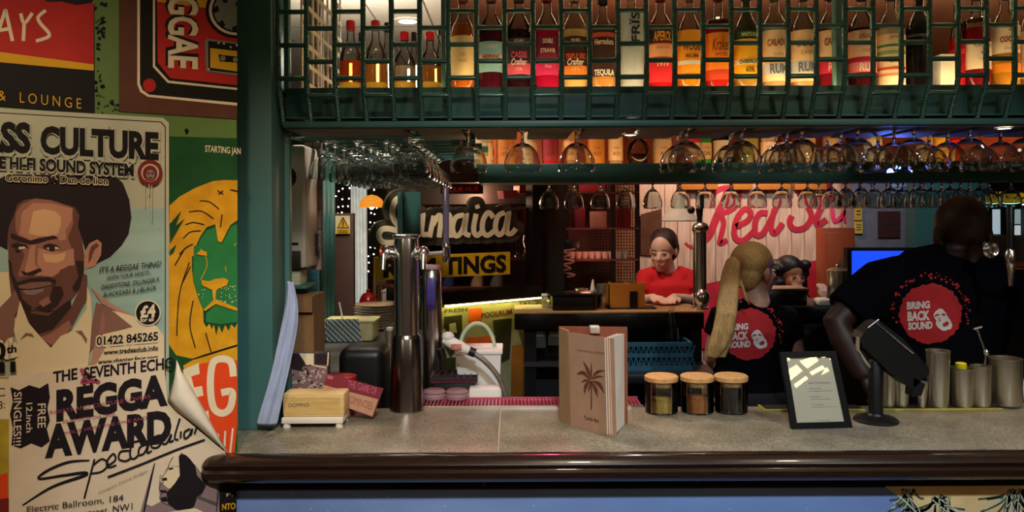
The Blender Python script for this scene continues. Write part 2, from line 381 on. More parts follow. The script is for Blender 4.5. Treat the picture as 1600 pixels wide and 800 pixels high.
# ---------------------------------------------------------------- lion poster
zl = zc(4, 250, 200); zm = zc(2.353, 250, 380)
t, p = sheet('lion_poster', 'dark green and gold lion poster with red and cream letters below', [(263, 213), (370.5, 216), (370.5, 706), (262, 640)], 'dkgreen', .004)
p.text('cream', 'STARTING JAN', (320.5, 237), (376, 241), 10.5, bold=.01); 
PM_CLIP = 370
p.poly('gold', zl([(60, 485), (120, 430), (220, 375), (330, 332), (400, 325), (484, 327), (484, 575), (440, 605), (385, 715), (362, 708), (345, 600), (290, 620), (250, 680), (215, 760), (210, 800), (62, 800), (55, 730)]))
p.poly('gold', zm([(30, 45), (125, 0), (118, 40), (117, 90), (122, 140), (140, 200), (158, 245), (160, 290), (170, 310), (182, 296), (190, 318), (198, 300), (207, 340), (216, 302), (228, 330), (240, 300), (252, 322), (262, 298), (275, 312), (284, 295), (284, 372), (160, 410), (120, 425), (60, 412), (28, 365)]))
p.polys('green', [zl([(290, 640), (345, 620), (360, 715), (388, 725), (445, 615), (482, 600), (482, 800), (215, 800), (250, 700)]), zm([(124, 10), (284, 0), (284, 240), (206, 212), (160, 250), (142, 200), (122, 130)]), zm([(170, 258), (206, 226), (284, 250), (284, 290), (220, 298), (170, 290)])])
p.polys('dkgreen', [zl([(60, 600), (135, 515), (100, 610), (155, 565), (62, 725)]), zl([(62, 765), (105, 725), (85, 780), (62, 800)])])
p.strokes('black', [zl([(248, 455), (310, 462), (370, 508)]), zl([(180, 525), (260, 520), (335, 568)]), zl([(160, 605), (210, 590), (278, 605)]), zl([(145, 690), (190, 650), (255, 642)]), zl([(360, 390), (395, 415)]), zl([(365, 415), (395, 392)]), zl([(440, 385), (484, 395)]), zl([(120, 790), (160, 750), (205, 725)]), zl([(388, 540), (378, 620)]),
    zm([(108, 70), (75, 170), (65, 260), (62, 340)]), zm([(122, 210), (110, 300), (130, 385)]), zm([(168, 330), (188, 400)]), zm([(55, 80), (90, 20)]), zm([(80, 150), (112, 85)])], 1.7, 4)
p.strokes('gold', [zm([(150, 135), (172, 85), (168, 50), (150, 20)]), zm([(240, 85), (243, 105)]), zm([(272, 10), (280, 0)])], 1.3, 4)
p.polys('gold', [zm([(133, 40), (150, 25), (172, 32), (172, 46), (150, 44)]), zm([(152, 135), (180, 140), (200, 132), (235, 128), (252, 136), (245, 155), (212, 168), (206, 175), (204, 205), (284, 238), (284, 250), (205, 224), (165, 250), (160, 245), (196, 210), (192, 172), (155, 155)])])
rnd = random.Random(5)
p.polys('cream', [zm(circ(rnd.uniform(225, 280), rnd.uniform(150, 220), 2.2, 2.2, 5)) for k in range(26)] + [zm(circ(rnd.uniform(130, 165), rnd.uniform(170, 205), 2, 2, 5)) for k in range(7)])
p.strokes('black', [zm([(120, 427), (284, 375)])], 2.0, 0); p.poly('gold', zm([(85, 450), (120, 430), (284, 380), (284, 440), (90, 470)]))
p.poly('redorange', zm([(96, 462), (160, 440), (284, 430), (284, 660), (275, 770), (240, 772), (95, 520)]))
p.polys('cream', [zm([(85, 465), (142, 440), (146, 480), (115, 490), (125, 530), (155, 525), (160, 560), (128, 568), (150, 622), (178, 615), (182, 655), (150, 662), (90, 520)])])
p.strokes('cream', [zm([(270, 490), (262, 440), (232, 425), (195, 440), (185, 520), (195, 600), (225, 625), (255, 610), (266, 570), (262, 545), (225, 550)])], 11, 5)
p.strokes('cream', [zm([(212, 700), (225, 755)]), zm([(240, 690), (236, 770)]), zm([(268, 680), (258, 770)])], 3, 3)
p.build(t, {'cream': 'lettering'})
# ---------------------------------------------------------------- sound system poster with portrait
z2 = zc(5, 0, 260); z3 = zc(4, 0, 400)
t, p = sheet('sound_system_poster', 'large reggae poster of a man in a wide black hat with the price 4 pounds', [(-80, 164), (255, 184), (264, 192), (264, 640), (-80, 640)], 'paper2', .007)
p.poly('ink', [(-80, 171), (252, 190), (259, 198), (259, 640), (-80, 640)]); p.poly('paper2', [(-80, 172.5), (251, 191.5), (257.5, 199), (257.5, 640), (-80, 640)])
p.poly('sky', [(-80, 330), (257, 325), (257, 530), (-80, 530)]); p.poly('beige', [(-80, 425), (30, 425), (30, 520), (-80, 520)])
# hat and head
p.poly('hat', z2([(-300, 600), (-200, 260), (-100, 140), (0, 95), (60, 60), (900, 75), (960, 130), (1010, 260), (1027, 400), (1005, 530), (950, 620), (860, 710), (760, 760), (700, 800), (640, 560), (60, 560), (60, 655), (0, 625), (-60, 640)]))
p.poly('skin3', z2([(60, 540), (70, 470), (110, 380), (135, 300), (190, 262), (280, 248), (400, 262), (520, 300), (585, 320), (620, 380), (610, 470), (640, 560), (660, 700), (640, 820), (560, 1000), (520, 1130), (440, 1250), (340, 1330), (200, 1330), (140, 1250), (95, 1080), (70, 860)]))
p.poly('skin2', z2([(120, 480), (120, 370), (165, 300), (270, 252), (400, 265), (560, 320), (575, 440), (530, 560), (560, 640), (590, 760), (520, 940), (430, 1000), (340, 1010), (180, 980), (120, 900), (190, 700)]))
p.poly('skin1', z2([(160, 470), (170, 360), (260, 285), (400, 290), (570, 330), (560, 430), (510, 500), (520, 570), (470, 580), (420, 545), (270, 590), (150, 530)]))
p.poly('skinhi', z2([(245, 420), (260, 350), (340, 335), (430, 350), (478, 395), (475, 460), (450, 530), (380, 545), (280, 540), (222, 525)]))
p.poly('skin1', z2([(240, 620), (275, 610), (270, 760), (330, 840), (300, 880), (200, 870), (195, 800)])); p.poly('skin1', z2([(300, 640), (470, 670), (575, 640), (580, 760), (520, 880), (400, 920), (330, 850), (290, 760)]))
p.poly('skinhi', z2([(335, 680), (440, 690), (515, 672), (500, 730), (440, 755), (350, 745)]))
p.poly('skin4', z2([(80, 520), (190, 560), (235, 580), (300, 560), (420, 540), (460, 560), (380, 575), (300, 600), (240, 610), (170, 595), (90, 560)]))
p.polys('skin4', [z2([(85, 615), (130, 595), (205, 610), (225, 640), (180, 625), (110, 640)]), z2([(335, 620), (380, 600), (440, 612), (480, 640), (430, 640), (370, 655), (340, 640)]), z2([(120, 640), (160, 655), (150, 675), (120, 668)]), z2([(380, 640), (430, 645), (420, 665), (385, 662)])])
p.polys('cream', [z2([(145, 630), (190, 625), (205, 640), (150, 650)]), z2([(430, 625), (470, 640), (430, 650)]), z2([(360, 640), (380, 632), (385, 650)])])
# ear
p.poly('skin1', z2([(670, 650), (700, 600), (760, 570), (795, 600), (790, 690), (740, 780), (670, 800), (650, 760)])); p.poly('skin3', z2([(695, 680), (710, 625), (755, 595), (775, 620), (740, 650), (715, 720), (690, 760)])); p.poly('jacket', z2([(720, 690), (760, 640), (770, 690), (725, 760)]))
# nose, mouth, beard (zoom 3)
p.poly('skin4', z3([(130, 90), (170, 105), (250, 75), (262, 90), (205, 120), (150, 118)]))
p.poly('skin3', z3([(60, 60), (120, 130), (200, 120), (330, 130), (430, 60), (520, 60), (510, 190), (440, 280), (350, 340), (200, 340), (130, 290), (90, 190)]))
p.polys('skin4', [z3([(50, 20), (70, 40), (80, 110), (115, 180), (140, 270), (200, 320), (190, 345), (130, 300), (92, 210), (62, 110)]), z3([(105, 165), (190, 138), (300, 132), (352, 150), (345, 185), (310, 160), (190, 163), (115, 190)]), z3([(330, 190), (385, 190), (400, 240), (360, 310), (300, 350), (210, 330), (250, 310), (310, 270)]), z3([(470, 30), (525, 30), (520, 180), (470, 230), (450, 200), (490, 130)])])
p.poly('skin3', z3([(370, 90), (440, 60), (470, 90), (470, 150), (400, 180), (380, 140)])); p.poly('jacketd', z3([(115, 185), (190, 165), (310, 160), (340, 185), (290, 205), (190, 212), (120, 205)])); p.poly('mauve', z3([(135, 214), (200, 210), (275, 205), (270, 222), (215, 245), (165, 242)])); p.strokes('ink', [z3([(115, 205), (200, 208), (335, 182)])], 1.6, 4); p.poly('skin2', z3([(240, 290), (300, 250), (320, 290), (270, 320)]))
# neck, shirt, jacket
p.poly('skin4', z3([(130, 300), (200, 360), (300, 375), (440, 270), (450, 330), (330, 470), (240, 490), (190, 420)])); p.poly('skin3', z3([(520, 110), (545, 120), (545, 260), (450, 440), (310, 570), (240, 490), (330, 460), (440, 330), (500, 200)])); p.poly('skin2', z3([(320, 480), (430, 400), (450, 450), (330, 560), (250, 510)]))
p.polys('jacketd', [z3([(-60, 350), (0, 320), (60, 260), (95, 210), (130, 300), (90, 380), (85, 540), (0, 600), (-60, 600)]), z3([(600, 290), (700, 330), (830, 440), (640, 490), (560, 600), (540, 560), (580, 400)])])
p.poly('jacket', z3([(560, 190), (640, 300), (720, 340), (830, 440), (700, 480), (600, 500), (570, 660), (430, 800), (1020, 800), (1028, 500), (980, 440), (850, 380), (700, 300)])); p.poly('beige', z3([(700, 340), (850, 380), (980, 440), (1025, 500), (1025, 680), (600, 680), (660, 570), (640, 490), (830, 445)]))
p.poly('beige', z3([(125, 280), (85, 460), (110, 550), (95, 650), (110, 760), (540, 760), (560, 600), (575, 400), (570, 270), (545, 190), (540, 330), (450, 470), (380, 500), (318, 575), (240, 490), (180, 420)]))
p.polys('jacketd', [z3([(120, 530), (160, 480), (200, 485), (215, 510), (170, 500)]), z3([(470, 470), (510, 465), (545, 520), (540, 550), (510, 500)])]); p.poly('skin2', z3([(640, 340), (660, 400), (650, 480), (620, 490)]))
# lettering
p.text('paper2', 'BASS', (-60, 235.5), (50, 240), 49, bold=.085); p.text('paper2', 'CULTURE', (60, 240), (251, 251), 46, bold=.085); p.text('black', 'BASS', (-58, 233), (48, 237), 45, bold=.05); p.text('black', 'CULTURE', (63, 237.5), (248, 248), 41, bold=.05)
p.text('paper2', 'THE HI-FI SOUND SYSTEM', (-30, 262), (210, 276.5), 22, bold=.08); p.text('black', 'THE HI-FI SOUND SYSTEM', (-29, 261), (209, 275), 19, bold=.04)
p.text('cream', 'Geronimo & Dan-de-lion', (8, 283), (169.5, 289), 12.5, bold=.07); p.text('black', 'Geronimo & Dan-de-lion', (9, 282.5), (168.5, 288), 11, bold=.02)
p.text('ink', "IT'S A REGGAE THING!", (155, 426.5), (252, 416), 9, shear=.25, bold=.01); p.text('ink', 'WITH YOUR HOSTS...', (167, 437), (237, 428), 6, shear=.25, bold=.01); p.text('ink', 'DADDYTONE, DILLINGER P,', (158, 452), (249, 439.5), 7, shear=.25, bold=.01); p.text('ink', 'SLACKEARS & J-BLACK', (161, 464), (245, 452), 7, shear=.25, bold=.01)
p.poly('cream', circ(231, 489, 20.5)); p.poly('black', circ(231, 489, 18.5)); p.text('cream', '\u00a34', (219, 496), (243, 493.5), 18, bold=.05); p.text('cream', 'for all', (219, 503.5), (240, 501.5), 6.5, bold=.03)
p.text('cream', '01422 845265', (149.5, 541), (249, 533), 16, bold=.1); p.text('black', '01422 845265', (151, 539.5), (247, 531.5), 13.5, bold=.03)
p.text('black', 'www.tradesclub.info', (162, 554), (247, 547), 7.5, bold=.02); p.text('black', 'www.chanter.four.com', (153, 569), (247, 561), 7.5, bold=.02)
p.text('cream', '0th', (-9, 562), (28, 554), 27, bold=.1); p.text('black', '0', (-10, 561), (9, 560), 25, bold=.06); p.text('black', 'th', (10, 552), (26, 550), 12, bold=.04); p.text('black', '2011', (-40, 584), (24, 580), 15, bold=.07)
p.poly('darkred', circ(234.5, 270, 19.5, 20.5)); p.poly('paper2', circ(234.5, 270, 14, 14)); p.poly('darkred', circ(234.5, 271, 11.5, 12.5)); p.poly('mauve', circ(235, 273, 6.5, 8)); p.polys('ink', [circ(232, 271, 1.6), circ(238, 271, 1.6), [(232, 277), (238, 277), (237, 279), (233, 279)]])
p.strokes('paper2', [[(226, 290), (226.5, 324)], [(237, 290), (237, 347)], [(233, 288), (233, 305)]], 1.4, 0)
p.build(t, {'black': 'lettering', 'ink': 'lettering', 'hat': 'portrait_hat', 'skin3': 'portrait_face', 'beige': 'portrait_shirt', 'jacket': 'portrait_jacket'})
# ---------------------------------------------------------------- yellow slivers at the far left
t, p = sheet('yellow_poster', 'sliver of a yellow and orange poster at the far left edge', [(-80, 590), (17, 590), (17, 860), (-80, 860)], 'lime', .0165)
p.poly('cream', [(-80, 592), (14, 592), (14, 655), (-80, 655)]); p.text('ink', '8:', (-4, 640), (8, 638), 13); p.text('ink', 'C', (-6, 620), (8, 619), 14); p.poly('redorange', [(-80, 770), (12, 738), (14, 860), (-80, 860)]); p.poly('darkred', [(-80, 790), (14, 778), (14, 860), (-80, 860)])
p.build(t)
# ---------------------------------------------------------------- awards poster with curled corner
z4 = zc(3.0775, 0, 540); z5 = zc(6.668, 200, 680)
t, p = sheet('awards_poster', 'cream reggae awards poster with its upper right corner peeling off', [(14, 588), (60, 582), (150, 570), (255, 558), (262, 628), (310, 672), (352, 707), (352, 870), (14, 870)], 'paper', .018)
p.text('ink', 'THE', (83, 598), (121, 592), 17.5, bold=.035); p.text('ink', 'SEVENTH ECHO', (131, 592), (273, 575), 18, bold=.03)
p.poly('ink', z4([(50, 200), (90, 215), (140, 190), (190, 205), (232, 180), (240, 250), (228, 300), (240, 360), (225, 400), (240, 460), (200, 490), (150, 470), (100, 495), (55, 480), (62, 400), (48, 330), (62, 270)]))
p.text('paper', 'SINGLES!!!', (22, 613), (21, 697), (12.5, -1), bold=.01); p.text('paper', '12.inch', (41, 630), (41, 676), (10, -1), bold=.01); p.text('paper', 'FREE', (59, 631), (59, 669), (13, -1), bold=.01)
p.text('ink', 'REGGA', (88, 656), (262, 630), 46, bold=.055); p.text('ink', 'AWARD', (70, 713), (268, 688), 48, bold=.055)
p.polys('plum', [circ(133 + rnd.uniform(-5, 22), 586 + rnd.uniform(-8, 12), 3.6) for k in range(12)]); p.polys('ink', [circ(136 + rnd.uniform(-5, 14), 590 + rnd.uniform(-8, 14), 2.2) for k in range(10)])
for (s, a, b, h) in (('ROOTS AND CULTURE LOVERS', (78, 648), (235, 622), 6), ('SOUND SYSTEM CHALLENGE', (98, 662), (180, 650), 5.5), ('YOUR HOST THE ONE AND', (100, 680), (230, 655), 5.5)): p.text('plum', s, a, b, h)
p.strokes('ink', [z4([(430, 552), (330, 560), (230, 600), (186, 640), (300, 625), (400, 612), (405, 625), (250, 680), (108, 768)])], [2.5, 4, 4, 3.5, 4, 5, 5, 4, 2], 6)
p.strokes('ink', [z4([(455, 545), (430, 640), (405, 735)]), z4([(448, 575), (490, 545), (520, 570), (490, 605), (440, 615)]), z4([(515, 580), (555, 550), (545, 520), (515, 555), (520, 585), (560, 575)]), z4([(625, 505), (580, 510), (572, 545), (605, 555), (630, 540)]), z4([(640, 440), (625, 520), (640, 545), (665, 528)]), z4([(600, 475), (690, 452)]), z4([(705, 470), (672, 490), (668, 525), (695, 515), (715, 470), (708, 515), (730, 505)]), z4([(770, 430), (735, 445), (728, 485), (755, 490), (775, 470)]), z4([(790, 425), (780, 465), (800, 470), (825, 425), (815, 462), (835, 455)]), z4([(865, 350), (840, 440), (858, 452)]), z4([(870, 412), (868, 445)]), z4([(915, 400), (888, 415), (888, 445), (908, 435), (925, 400), (918, 432)]), z4([(945, 395), (935, 425)]), z4([(518, 632), (680, 570), (850, 500), (985, 452)])], 3.0, 4)
p.text('grey', 'Compere Daniel Bridges', (154, 772), (231, 737), 5, bold=-.01)
p.text('ink', 'Electric Ballroom, 184', (42, 801), (193, 782), 10); p.text('ink', 'Camden street, NW1', (78, 815), (207, 796), 11)
p.text('plum', 'roots reggae', (44, 795), (92, 790), 3); 
# small printed photograph
p.poly('mauve', z5([(270, 290), (450, 270), (560, 180), (700, 310), (830, 480), (950, 490), (955, 900), (100, 900)])); p.poly('paper', z5([(275, 285), (430, 250), (540, 175), (540, 320), (420, 330), (330, 420), (320, 560), (340, 690), (250, 740), (190, 720)]))
p.poly('beige', z5([(440, 330), (540, 330), (545, 430), (440, 560), (400, 540), (330, 470), (350, 400)])); p.poly('ink', z5([(530, 215), (560, 196), (600, 205), (650, 250), (700, 320), (720, 420), (810, 520), (780, 600), (720, 650), (690, 740), (620, 790), (500, 780), (420, 720), (400, 600), (490, 500), (540, 420), (530, 260)]))
p.strokes('greyd', [z5([(470, 225), (430, 300), (405, 370), (345, 455), (368, 480), (338, 520), (325, 560), (350, 600), (330, 650), (360, 700), (430, 735)])], 1.3, 5)
p.polys('ink', [z5([(420, 345), (470, 335), (470, 355), (425, 362)]), z5([(350, 450), (400, 440), (410, 470), (370, 475)]), z5([(330, 570), (400, 575), (410, 600), (345, 600)]), z5([(340, 650), (400, 640), (420, 690), (350, 690)])])
p.poly('greyd', z5([(820, 490), (945, 490), (930, 740), (710, 650), (790, 590)])); p.poly('mauve', z5([(830, 510), (930, 510), (920, 700), (760, 640)])); p.strokes('ink', [z5([(280, 290), (235, 480), (165, 800)])], [1, 3, 2.5], 4); p.strokes('ink', [z5([(950, 560), (920, 800)])], 1.2, 0); p.poly('cream', z5([(420, 800), (700, 760), (900, 850), (400, 850)]))
p.build(t, {'ink': 'lettering', 'plum': 'lettering', 'mauve': 'printed_photo'})
# peeled corner: a curved flap standing away from the wall, cream back side out
def flap():
    # fold line from (255,558)..(262,628)..(352,707); the tip bends out and over
    A = [(276, 563), (272, 590), (262, 625), (275, 640), (310, 668), (357, 709)]
    B = [(276, 562), (283, 578), (300, 606), (318, 638), (336, 672), (358, 709)]
    mb = MB(); n = len(A); m = 6; vs = []
    for i in range(n):
        for j in range(m + 1):
            s = j / m; x = A[i][0] + (B[i][0] - A[i][0]) * s; y = A[i][1] + (B[i][1] - A[i][1]) * s
            lift = .021 + .028 * math.sin(math.pi * min(1, s * .75 + .08)) * math.sin(math.pi * (i + .25) / (n - .5))
            vs.append(PW.px(x, y, lift))
    fs = [(i * (m + 1) + j, i * (m + 1) + j + 1, (i + 1) * (m + 1) + j + 1, (i + 1) * (m + 1) + j) for i in range(n - 1) for j in range(m)]
    mb.add(vs, fs); o = mb.build('curled_corner', mat('paper_back', '#efe0c8', .7, var=.04), t, smooth=80, label='pale back of the peeling corner')
    md = o.modifiers.new('thick', 'SOLIDIFY'); md.thickness = .0006
flap()
# black strip poster below the rail
t, p = sheet('black_strip_poster', 'narrow black poster strip with gold letters below the handrail end', [(341, 748), (369.5, 740), (369.5, 870), (341, 870)], 'black', .022)
p.text('gold', 'NTO', (347, 797), (368, 795), 10, bold=.03); p.text('cream', 'P.', (354, 776), (364, 775), 6); p.strokes('grey', [z5([(1070, 480), (1100, 440)]), z5([(1068, 445), (1100, 478)])], 1, 0)
p.build(t, {'gold': 'lettering'})
# ================================================================ bar counter
BAR_Z = 1.10
XL = PX(312, 1.74)
SEAM = PX(778, 1.95)
def counter_mat():
    m = mat('counter_stone', '#8a7f6c', .33, var=.0, scale=300)
    nt = m.node_tree; N = nt.nodes; L = nt.links; b = N['Principled BSDF']
    tc = N['Texture Coordinate']; v = N.new('ShaderNodeTexVoronoi'); v.inputs['Scale'].default_value = 260; L.new(tc.outputs['Object'], v.inputs['Vector'])
    n = N.new('ShaderNodeTexNoise'); n.inputs['Scale'].default_value = 7; n.inputs['Detail'].default_value = 5; L.new(tc.outputs['Object'], n.inputs['Vector'])
    r1 = N.new('ShaderNodeValToRGB'); L.new(v.outputs['Color'], r1.inputs[0]); r1.color_ramp.elements[0].color = (*lin('#6a6253'), 1); r1.color_ramp.elements[1].color = (*lin('#b3a78f'), 1)
    r2 = N.new('ShaderNodeValToRGB'); L.new(n.outputs['Fac'], r2.inputs[0]); r2.color_ramp.elements[0].position = .35; r2.color_ramp.elements[1].position = .65; r2.color_ramp.elements[0].color = (.62, .60, .56, 1); r2.color_ramp.elements[1].color = (1, 1, 1, 1)
    mx = N.new('ShaderNodeMix'); mx.data_type = 'RGBA'; mx.blend_type = 'MULTIPLY'; mx.inputs[0].default_value = 1
    L.new(r1.outputs[0], mx.inputs[6]); L.new(r2.outputs[0], mx.inputs[7]); L.new(mx.outputs[2], b.inputs['Base Color'])
    return m
CM = counter_mat()
bar = thing('bar_counter', 'long stone topped bar counter with dark wooden handrail', 'bar counter', (.5, 2.0, 0))
XR = 2.3
MB().bbox(-.80, SEAM - .0012, 1.775, 2.225, BAR_Z - .04, BAR_Z, .003).build('stone_slab', CM, bar)
MB().bbox(SEAM + .0012, XR, 1.775, 2.225, BAR_Z - .04, BAR_Z, .003).build('stone_slab', CM, bar)
MB().box(SEAM - .0015, SEAM + .0015, 1.775, 2.225, BAR_Z - .03, BAR_Z - .0015).build('joint', mat('pale_grout', '#b7ab95', .7), bar)
# handrail: moulded profile swept along the bar, rounded end at the left
prof = [(1.776, 1.107), (1.762, 1.112), (1.745, 1.111), (1.731, 1.104), (1.724, 1.094), (1.727, 1.084), (1.720, 1.078), (1.719, 1.066), (1.727, 1.056), (1.742, 1.050), (1.776, 1.050)]
mb = MB(); vs = []; n = len(prof)
stations = [(XL + .0, .45), (XL + .004, .75), (XL + .012, .93), (XL + .024, 1.0), (XR, 1.0)]
cy, cz = 1.76, 1.08
for x, k in stations:
    for y, z in prof: vs.append((x, cy + (y - cy) * k, cz + (z - cz) * k))
fs = [(i * n + j, i * n + (j + 1) % n, (i + 1) * n + (j + 1) % n, (i + 1) * n + j) for i in range(len(stations) - 1) for j in range(n)]
fs += [tuple(range(n)), tuple(range((len(stations) - 1) * n, len(stations) * n))]
mb.add(vs, fs).build('handrail', mat('handrail_wood', '#26160f', .25, var=.35, scale=10, stretch=(2, 30, 30), coat=.4), bar)
XP = PX(368, 1.80)
MB().box(XP, XR, 1.79, 1.83, PZ(766, 1.79), 1.052).build('frieze_board', mat('black_paint', '#15100d', .4, var=.4, scale=30), bar)
fp = Plane((0, 1.786, 0), (0, -1, 0))
pr = Print(lambda x, y, o: fp.px(x, y, o), .0002, .0002)
pr.poly('yellow', [(398, 742), (410, 738), (447, 745), (440, 750), (418, 752), (412, 757), (400, 753)]); pr.polys('grey', [[(475, 738), (515, 741), (515, 743), (480, 741)], [(754, 745), (757, 745), (757, 760), (754, 758)], [(1088, 738), (1095, 736), (1094, 752), (1088, 755)], [(1190, 744), (1200, 742), (1199, 752)], [(640, 742), (652, 744), (648, 748)]])
pr.build(bar, {'yellow': 'sticker_remnant', 'grey': 'scratch'})
# mural panel on the bar front
MB().box(XP, XR, 1.785, 1.80, .12, PZ(765, 1.785)).build('mural_panel', mat('mural_blue', '#8aa6dc', .35, col2='#7288bc', scale=2.2, stretch=(1, 1, 2)), bar)
MB().box(XP, XR, 1.80, 1.83, 0, .14).build('kick_board', BLACK, bar)
MB().box(XP, XR, 1.83, 2.2, 0, .10).build('plinth', BLACK, bar)
mp_ = Plane((0, 1.785, 0), (0, -1, 0))
pr = Print(lambda x, y, o: mp_.px(x, y, o), .0002, .0003)
pr.poly('sand', [(1384, 760), (1700, 758), (1700, 1100), (1600, 1000), (1440, 800)]); 
rnd = random.Random(11); fr = []; fr2 = []
for (cx, cy, n, L0) in ((1470, 790, 26, 75), (1588, 772, 30, 80), (1420, 775, 16, 50), (1540, 840, 22, 90), (1660, 830, 24, 90)):
    for k in range(n):
        a = math.radians(90 + rnd.uniform(-85, 85)); l = L0 * rnd.uniform(.5, 1); b = (cx + math.cos(a) * l * .8, cy + math.sin(a) * l)
        q = [(cx + rnd.uniform(-14, 14), max(764, cy - rnd.uniform(0, 20))), ((cx + b[0]) / 2 + rnd.uniform(-4, 4), (cy + b[1]) / 2), b]
        (fr if rnd.random() < .6 else fr2).append(q)
PM['sand'] = mat('print_sand', '#e3bf84', .5); PM['frond'] = mat('print_frond', '#4c5148', .5, var=.3); PM['frond2'] = mat('print_frond_pale', '#c9c9ac', .5)
pr.strokes('frond', fr, 3.6, 4); pr.strokes('frond2', fr2, 1.6, 4); pr.strokes('frond2', [[(1384, 760), (1415, 784), (1450, 820)]], 2.2, 3)
pr.polys('frond2', [circ(rnd.uniform(380, 1300), rnd.uniform(768, 810), rnd.uniform(.6, 1.6), None, 6) for k in range(26)])
pr.build(bar, {'sand': 'mural_sand', 'frond': 'mural_frond', 'frond2': 'mural_frond'})
# ================================================================ left pillar with hanging cloth
XC = PX(425, 2.0)
t = structe('trim_2', (XC - .1, 2.06, 0), 'teal square pillar at the end of the bar')
MB().bbox(XC - .22, XC, 2.0, 2.115, BAR_Z, 2.75, .004).build('post', TEAL, t)
MB().bbox(XC - .03, XC + .012, 2.115, 2.14, BAR_Z, 2.75, .003).build('edge_strip', TEAL, t)
# cloth hanging beside the pillar
cl = [(453, 438, 8), (457, 470, 16), (454, 505, 23), (446, 545, 23), (437, 590, 23), (426, 630, 26), (417, 667, 30)]
mb = MB(); vs = []; m = 10
for (x, y, w), d in zip(cl, (1.998, 1.995, 1.992, 1.99, 1.987, 1.985, 1.983)):
    for j in range(m + 1):
        s = j / m - .5; vs.append(P(x + s * w * 1.15 - abs(s) * 2, y, d - .008 - .007 * math.sin(s * 6 + y * .02) - .002 * math.sin(s * 17)))
fs = [(i * (m + 1) + j, i * (m + 1) + j + 1, (i + 1) * (m + 1) + j + 1, (i + 1) * (m + 1) + j) for i in range(len(cl) - 1) for j in range(m)]
o = mb.add(vs, fs).build('hanging_cloth', mat('cloth_blue_grey', '#a9b3cf', .9, bump=.2, bscale=200), smooth=80); tag(o, 'pale blue cloth hanging down the teal pillar', 'cloth'); o.modifiers.new('t', 'SOLIDIFY').thickness = .002; s_ = o.modifiers.new('s', 'SUBSURF'); s_.levels = s_.render_levels = 1
# ================================================================ gantry over the bar
GD = 2.03; GX0 = PX(436, GD); PIT = 44.25 * GD / F
gan = thing('bottle_gantry', 'teal overhead bottle gantry with wire guard above the bar', 'gantry', (.4, 2.2, 1.89))
WIRE = mat('teal_wire', '#436f66', .3, .4, var=.1)
nt = WIRE.node_tree; wv = nt.nodes.new('ShaderNodeTexWave'); wv.bands_direction = 'Z'; wv.inputs['Scale'].default_value = 60
nt.links.new(nt.nodes['Texture Coordinate'].outputs['Object'], wv.inputs['Vector']); bp = nt.nodes.new('ShaderNodeBump'); bp.inputs['Strength'].default_value = .8; bp.inputs['Distance'].default_value = .002
nt.links.new(wv.outputs['Color'], bp.inputs['Height']); nt.links.new(bp.outputs[0], nt.nodes['Principled BSDF'].inputs['Normal'])
zb = PZ(132, GD)
NW = 31
base_w = None
for i in range(NW):
    x = GX0 + i * PIT
    if base_w is None:
        base_w = MB().tube([(x, GD, 2.34), (x, GD, 2.2), (x, GD, zb + .01), (x, GD + .006, zb - .012), (x, GD + .03, zb - .06), (x, GD + .045, zb - .098)], .0072, 8).build('guard_wire', WIRE, gan)
    else:
        o = base_w.copy(); COL.objects.link(o); o.parent = gan; o.location.x = (x - GX0)
zA = PZ(121, GD); VP_ = .088
bars = {}
for i in range(NW - 1):
    x = GX0 + i * PIT
    zs = [zA + k * VP_ for k in range(4)] if i % 2 == 0 else [zA + (k - .5) * VP_ for k in range(4)]
    for z in zs:
        d = GD if z > zb - .02 else GD + .010
        if 'b' not in bars:
            bars['b'] = MB().tube([(x, GD, z + .006), (x + .003, GD, z + .0015), (x + .008, GD, z), (x + PIT - .008, GD, z), (x + PIT - .003, GD, z + .0015), (x + PIT, GD, z + .006)], .0066, 8).build('guard_bar', WIRE, gan); bars['x'] = x; bars['z'] = z
        else:
            o = bars['b'].copy(); COL.objects.link(o); o.parent = gan; o.location = (x - bars['x'], d - GD, z - bars['z'])
FZ0, FZ1 = PZ(184, 2.10), PZ(135.5, 2.10)
GXL = XC + .01; GXR = 2.3
MB().bbox(GXL, GXR, 2.10, 2.12, FZ0, FZ1, .002).build('fascia_board', TEALD, gan)
MB().bbox(GXL, GXR, 2.065, 2.10, PZ(198, 2.065), PZ(188, 2.065), .003).build('bottom_rail', TEALD, gan)
MB().bbox(GXL, GXR, 2.07, 2.10, PZ(183.5, 2.07), PZ(181.5, 2.07), .0008).build('bead_strip', TEAL, gan)
SHZ = FZ1 - .006
MB().box(GXL, GXR, 2.12, 2.42, SHZ - .018, SHZ).build('bottle_shelf', mat('shelf_glow_white', '#d8cdb4', .5), gan)
UND = PZ(199, 2.07)
# underside boards with slots for stems
UB = mat('rack_board', '#8f8677', .6, var=.2)
xs = [.032 + .157 * k for k in range(-2, 14)]
for a, b in zip(xs[:-1], xs[1:]):
    MB().bbox(a + .016, b - .016, 2.10, 2.385, UND - .001, UND + .009, .002).build('rack_board', UB, gan)
MB().box(GXL, GXR, 2.08, 2.10, UND - .001, UND + .01).build('rack_lip', UB, gan)
MB().bbox(GXL, xs[0] - .016, 2.10, 2.30, UND - .001, UND + .009, .002).build('rack_board', UB, gan)
MB().box(GXL, GXR, 2.385, 2.41, UND + .03, SHZ - .018).build('back_board', TEALD, gan)
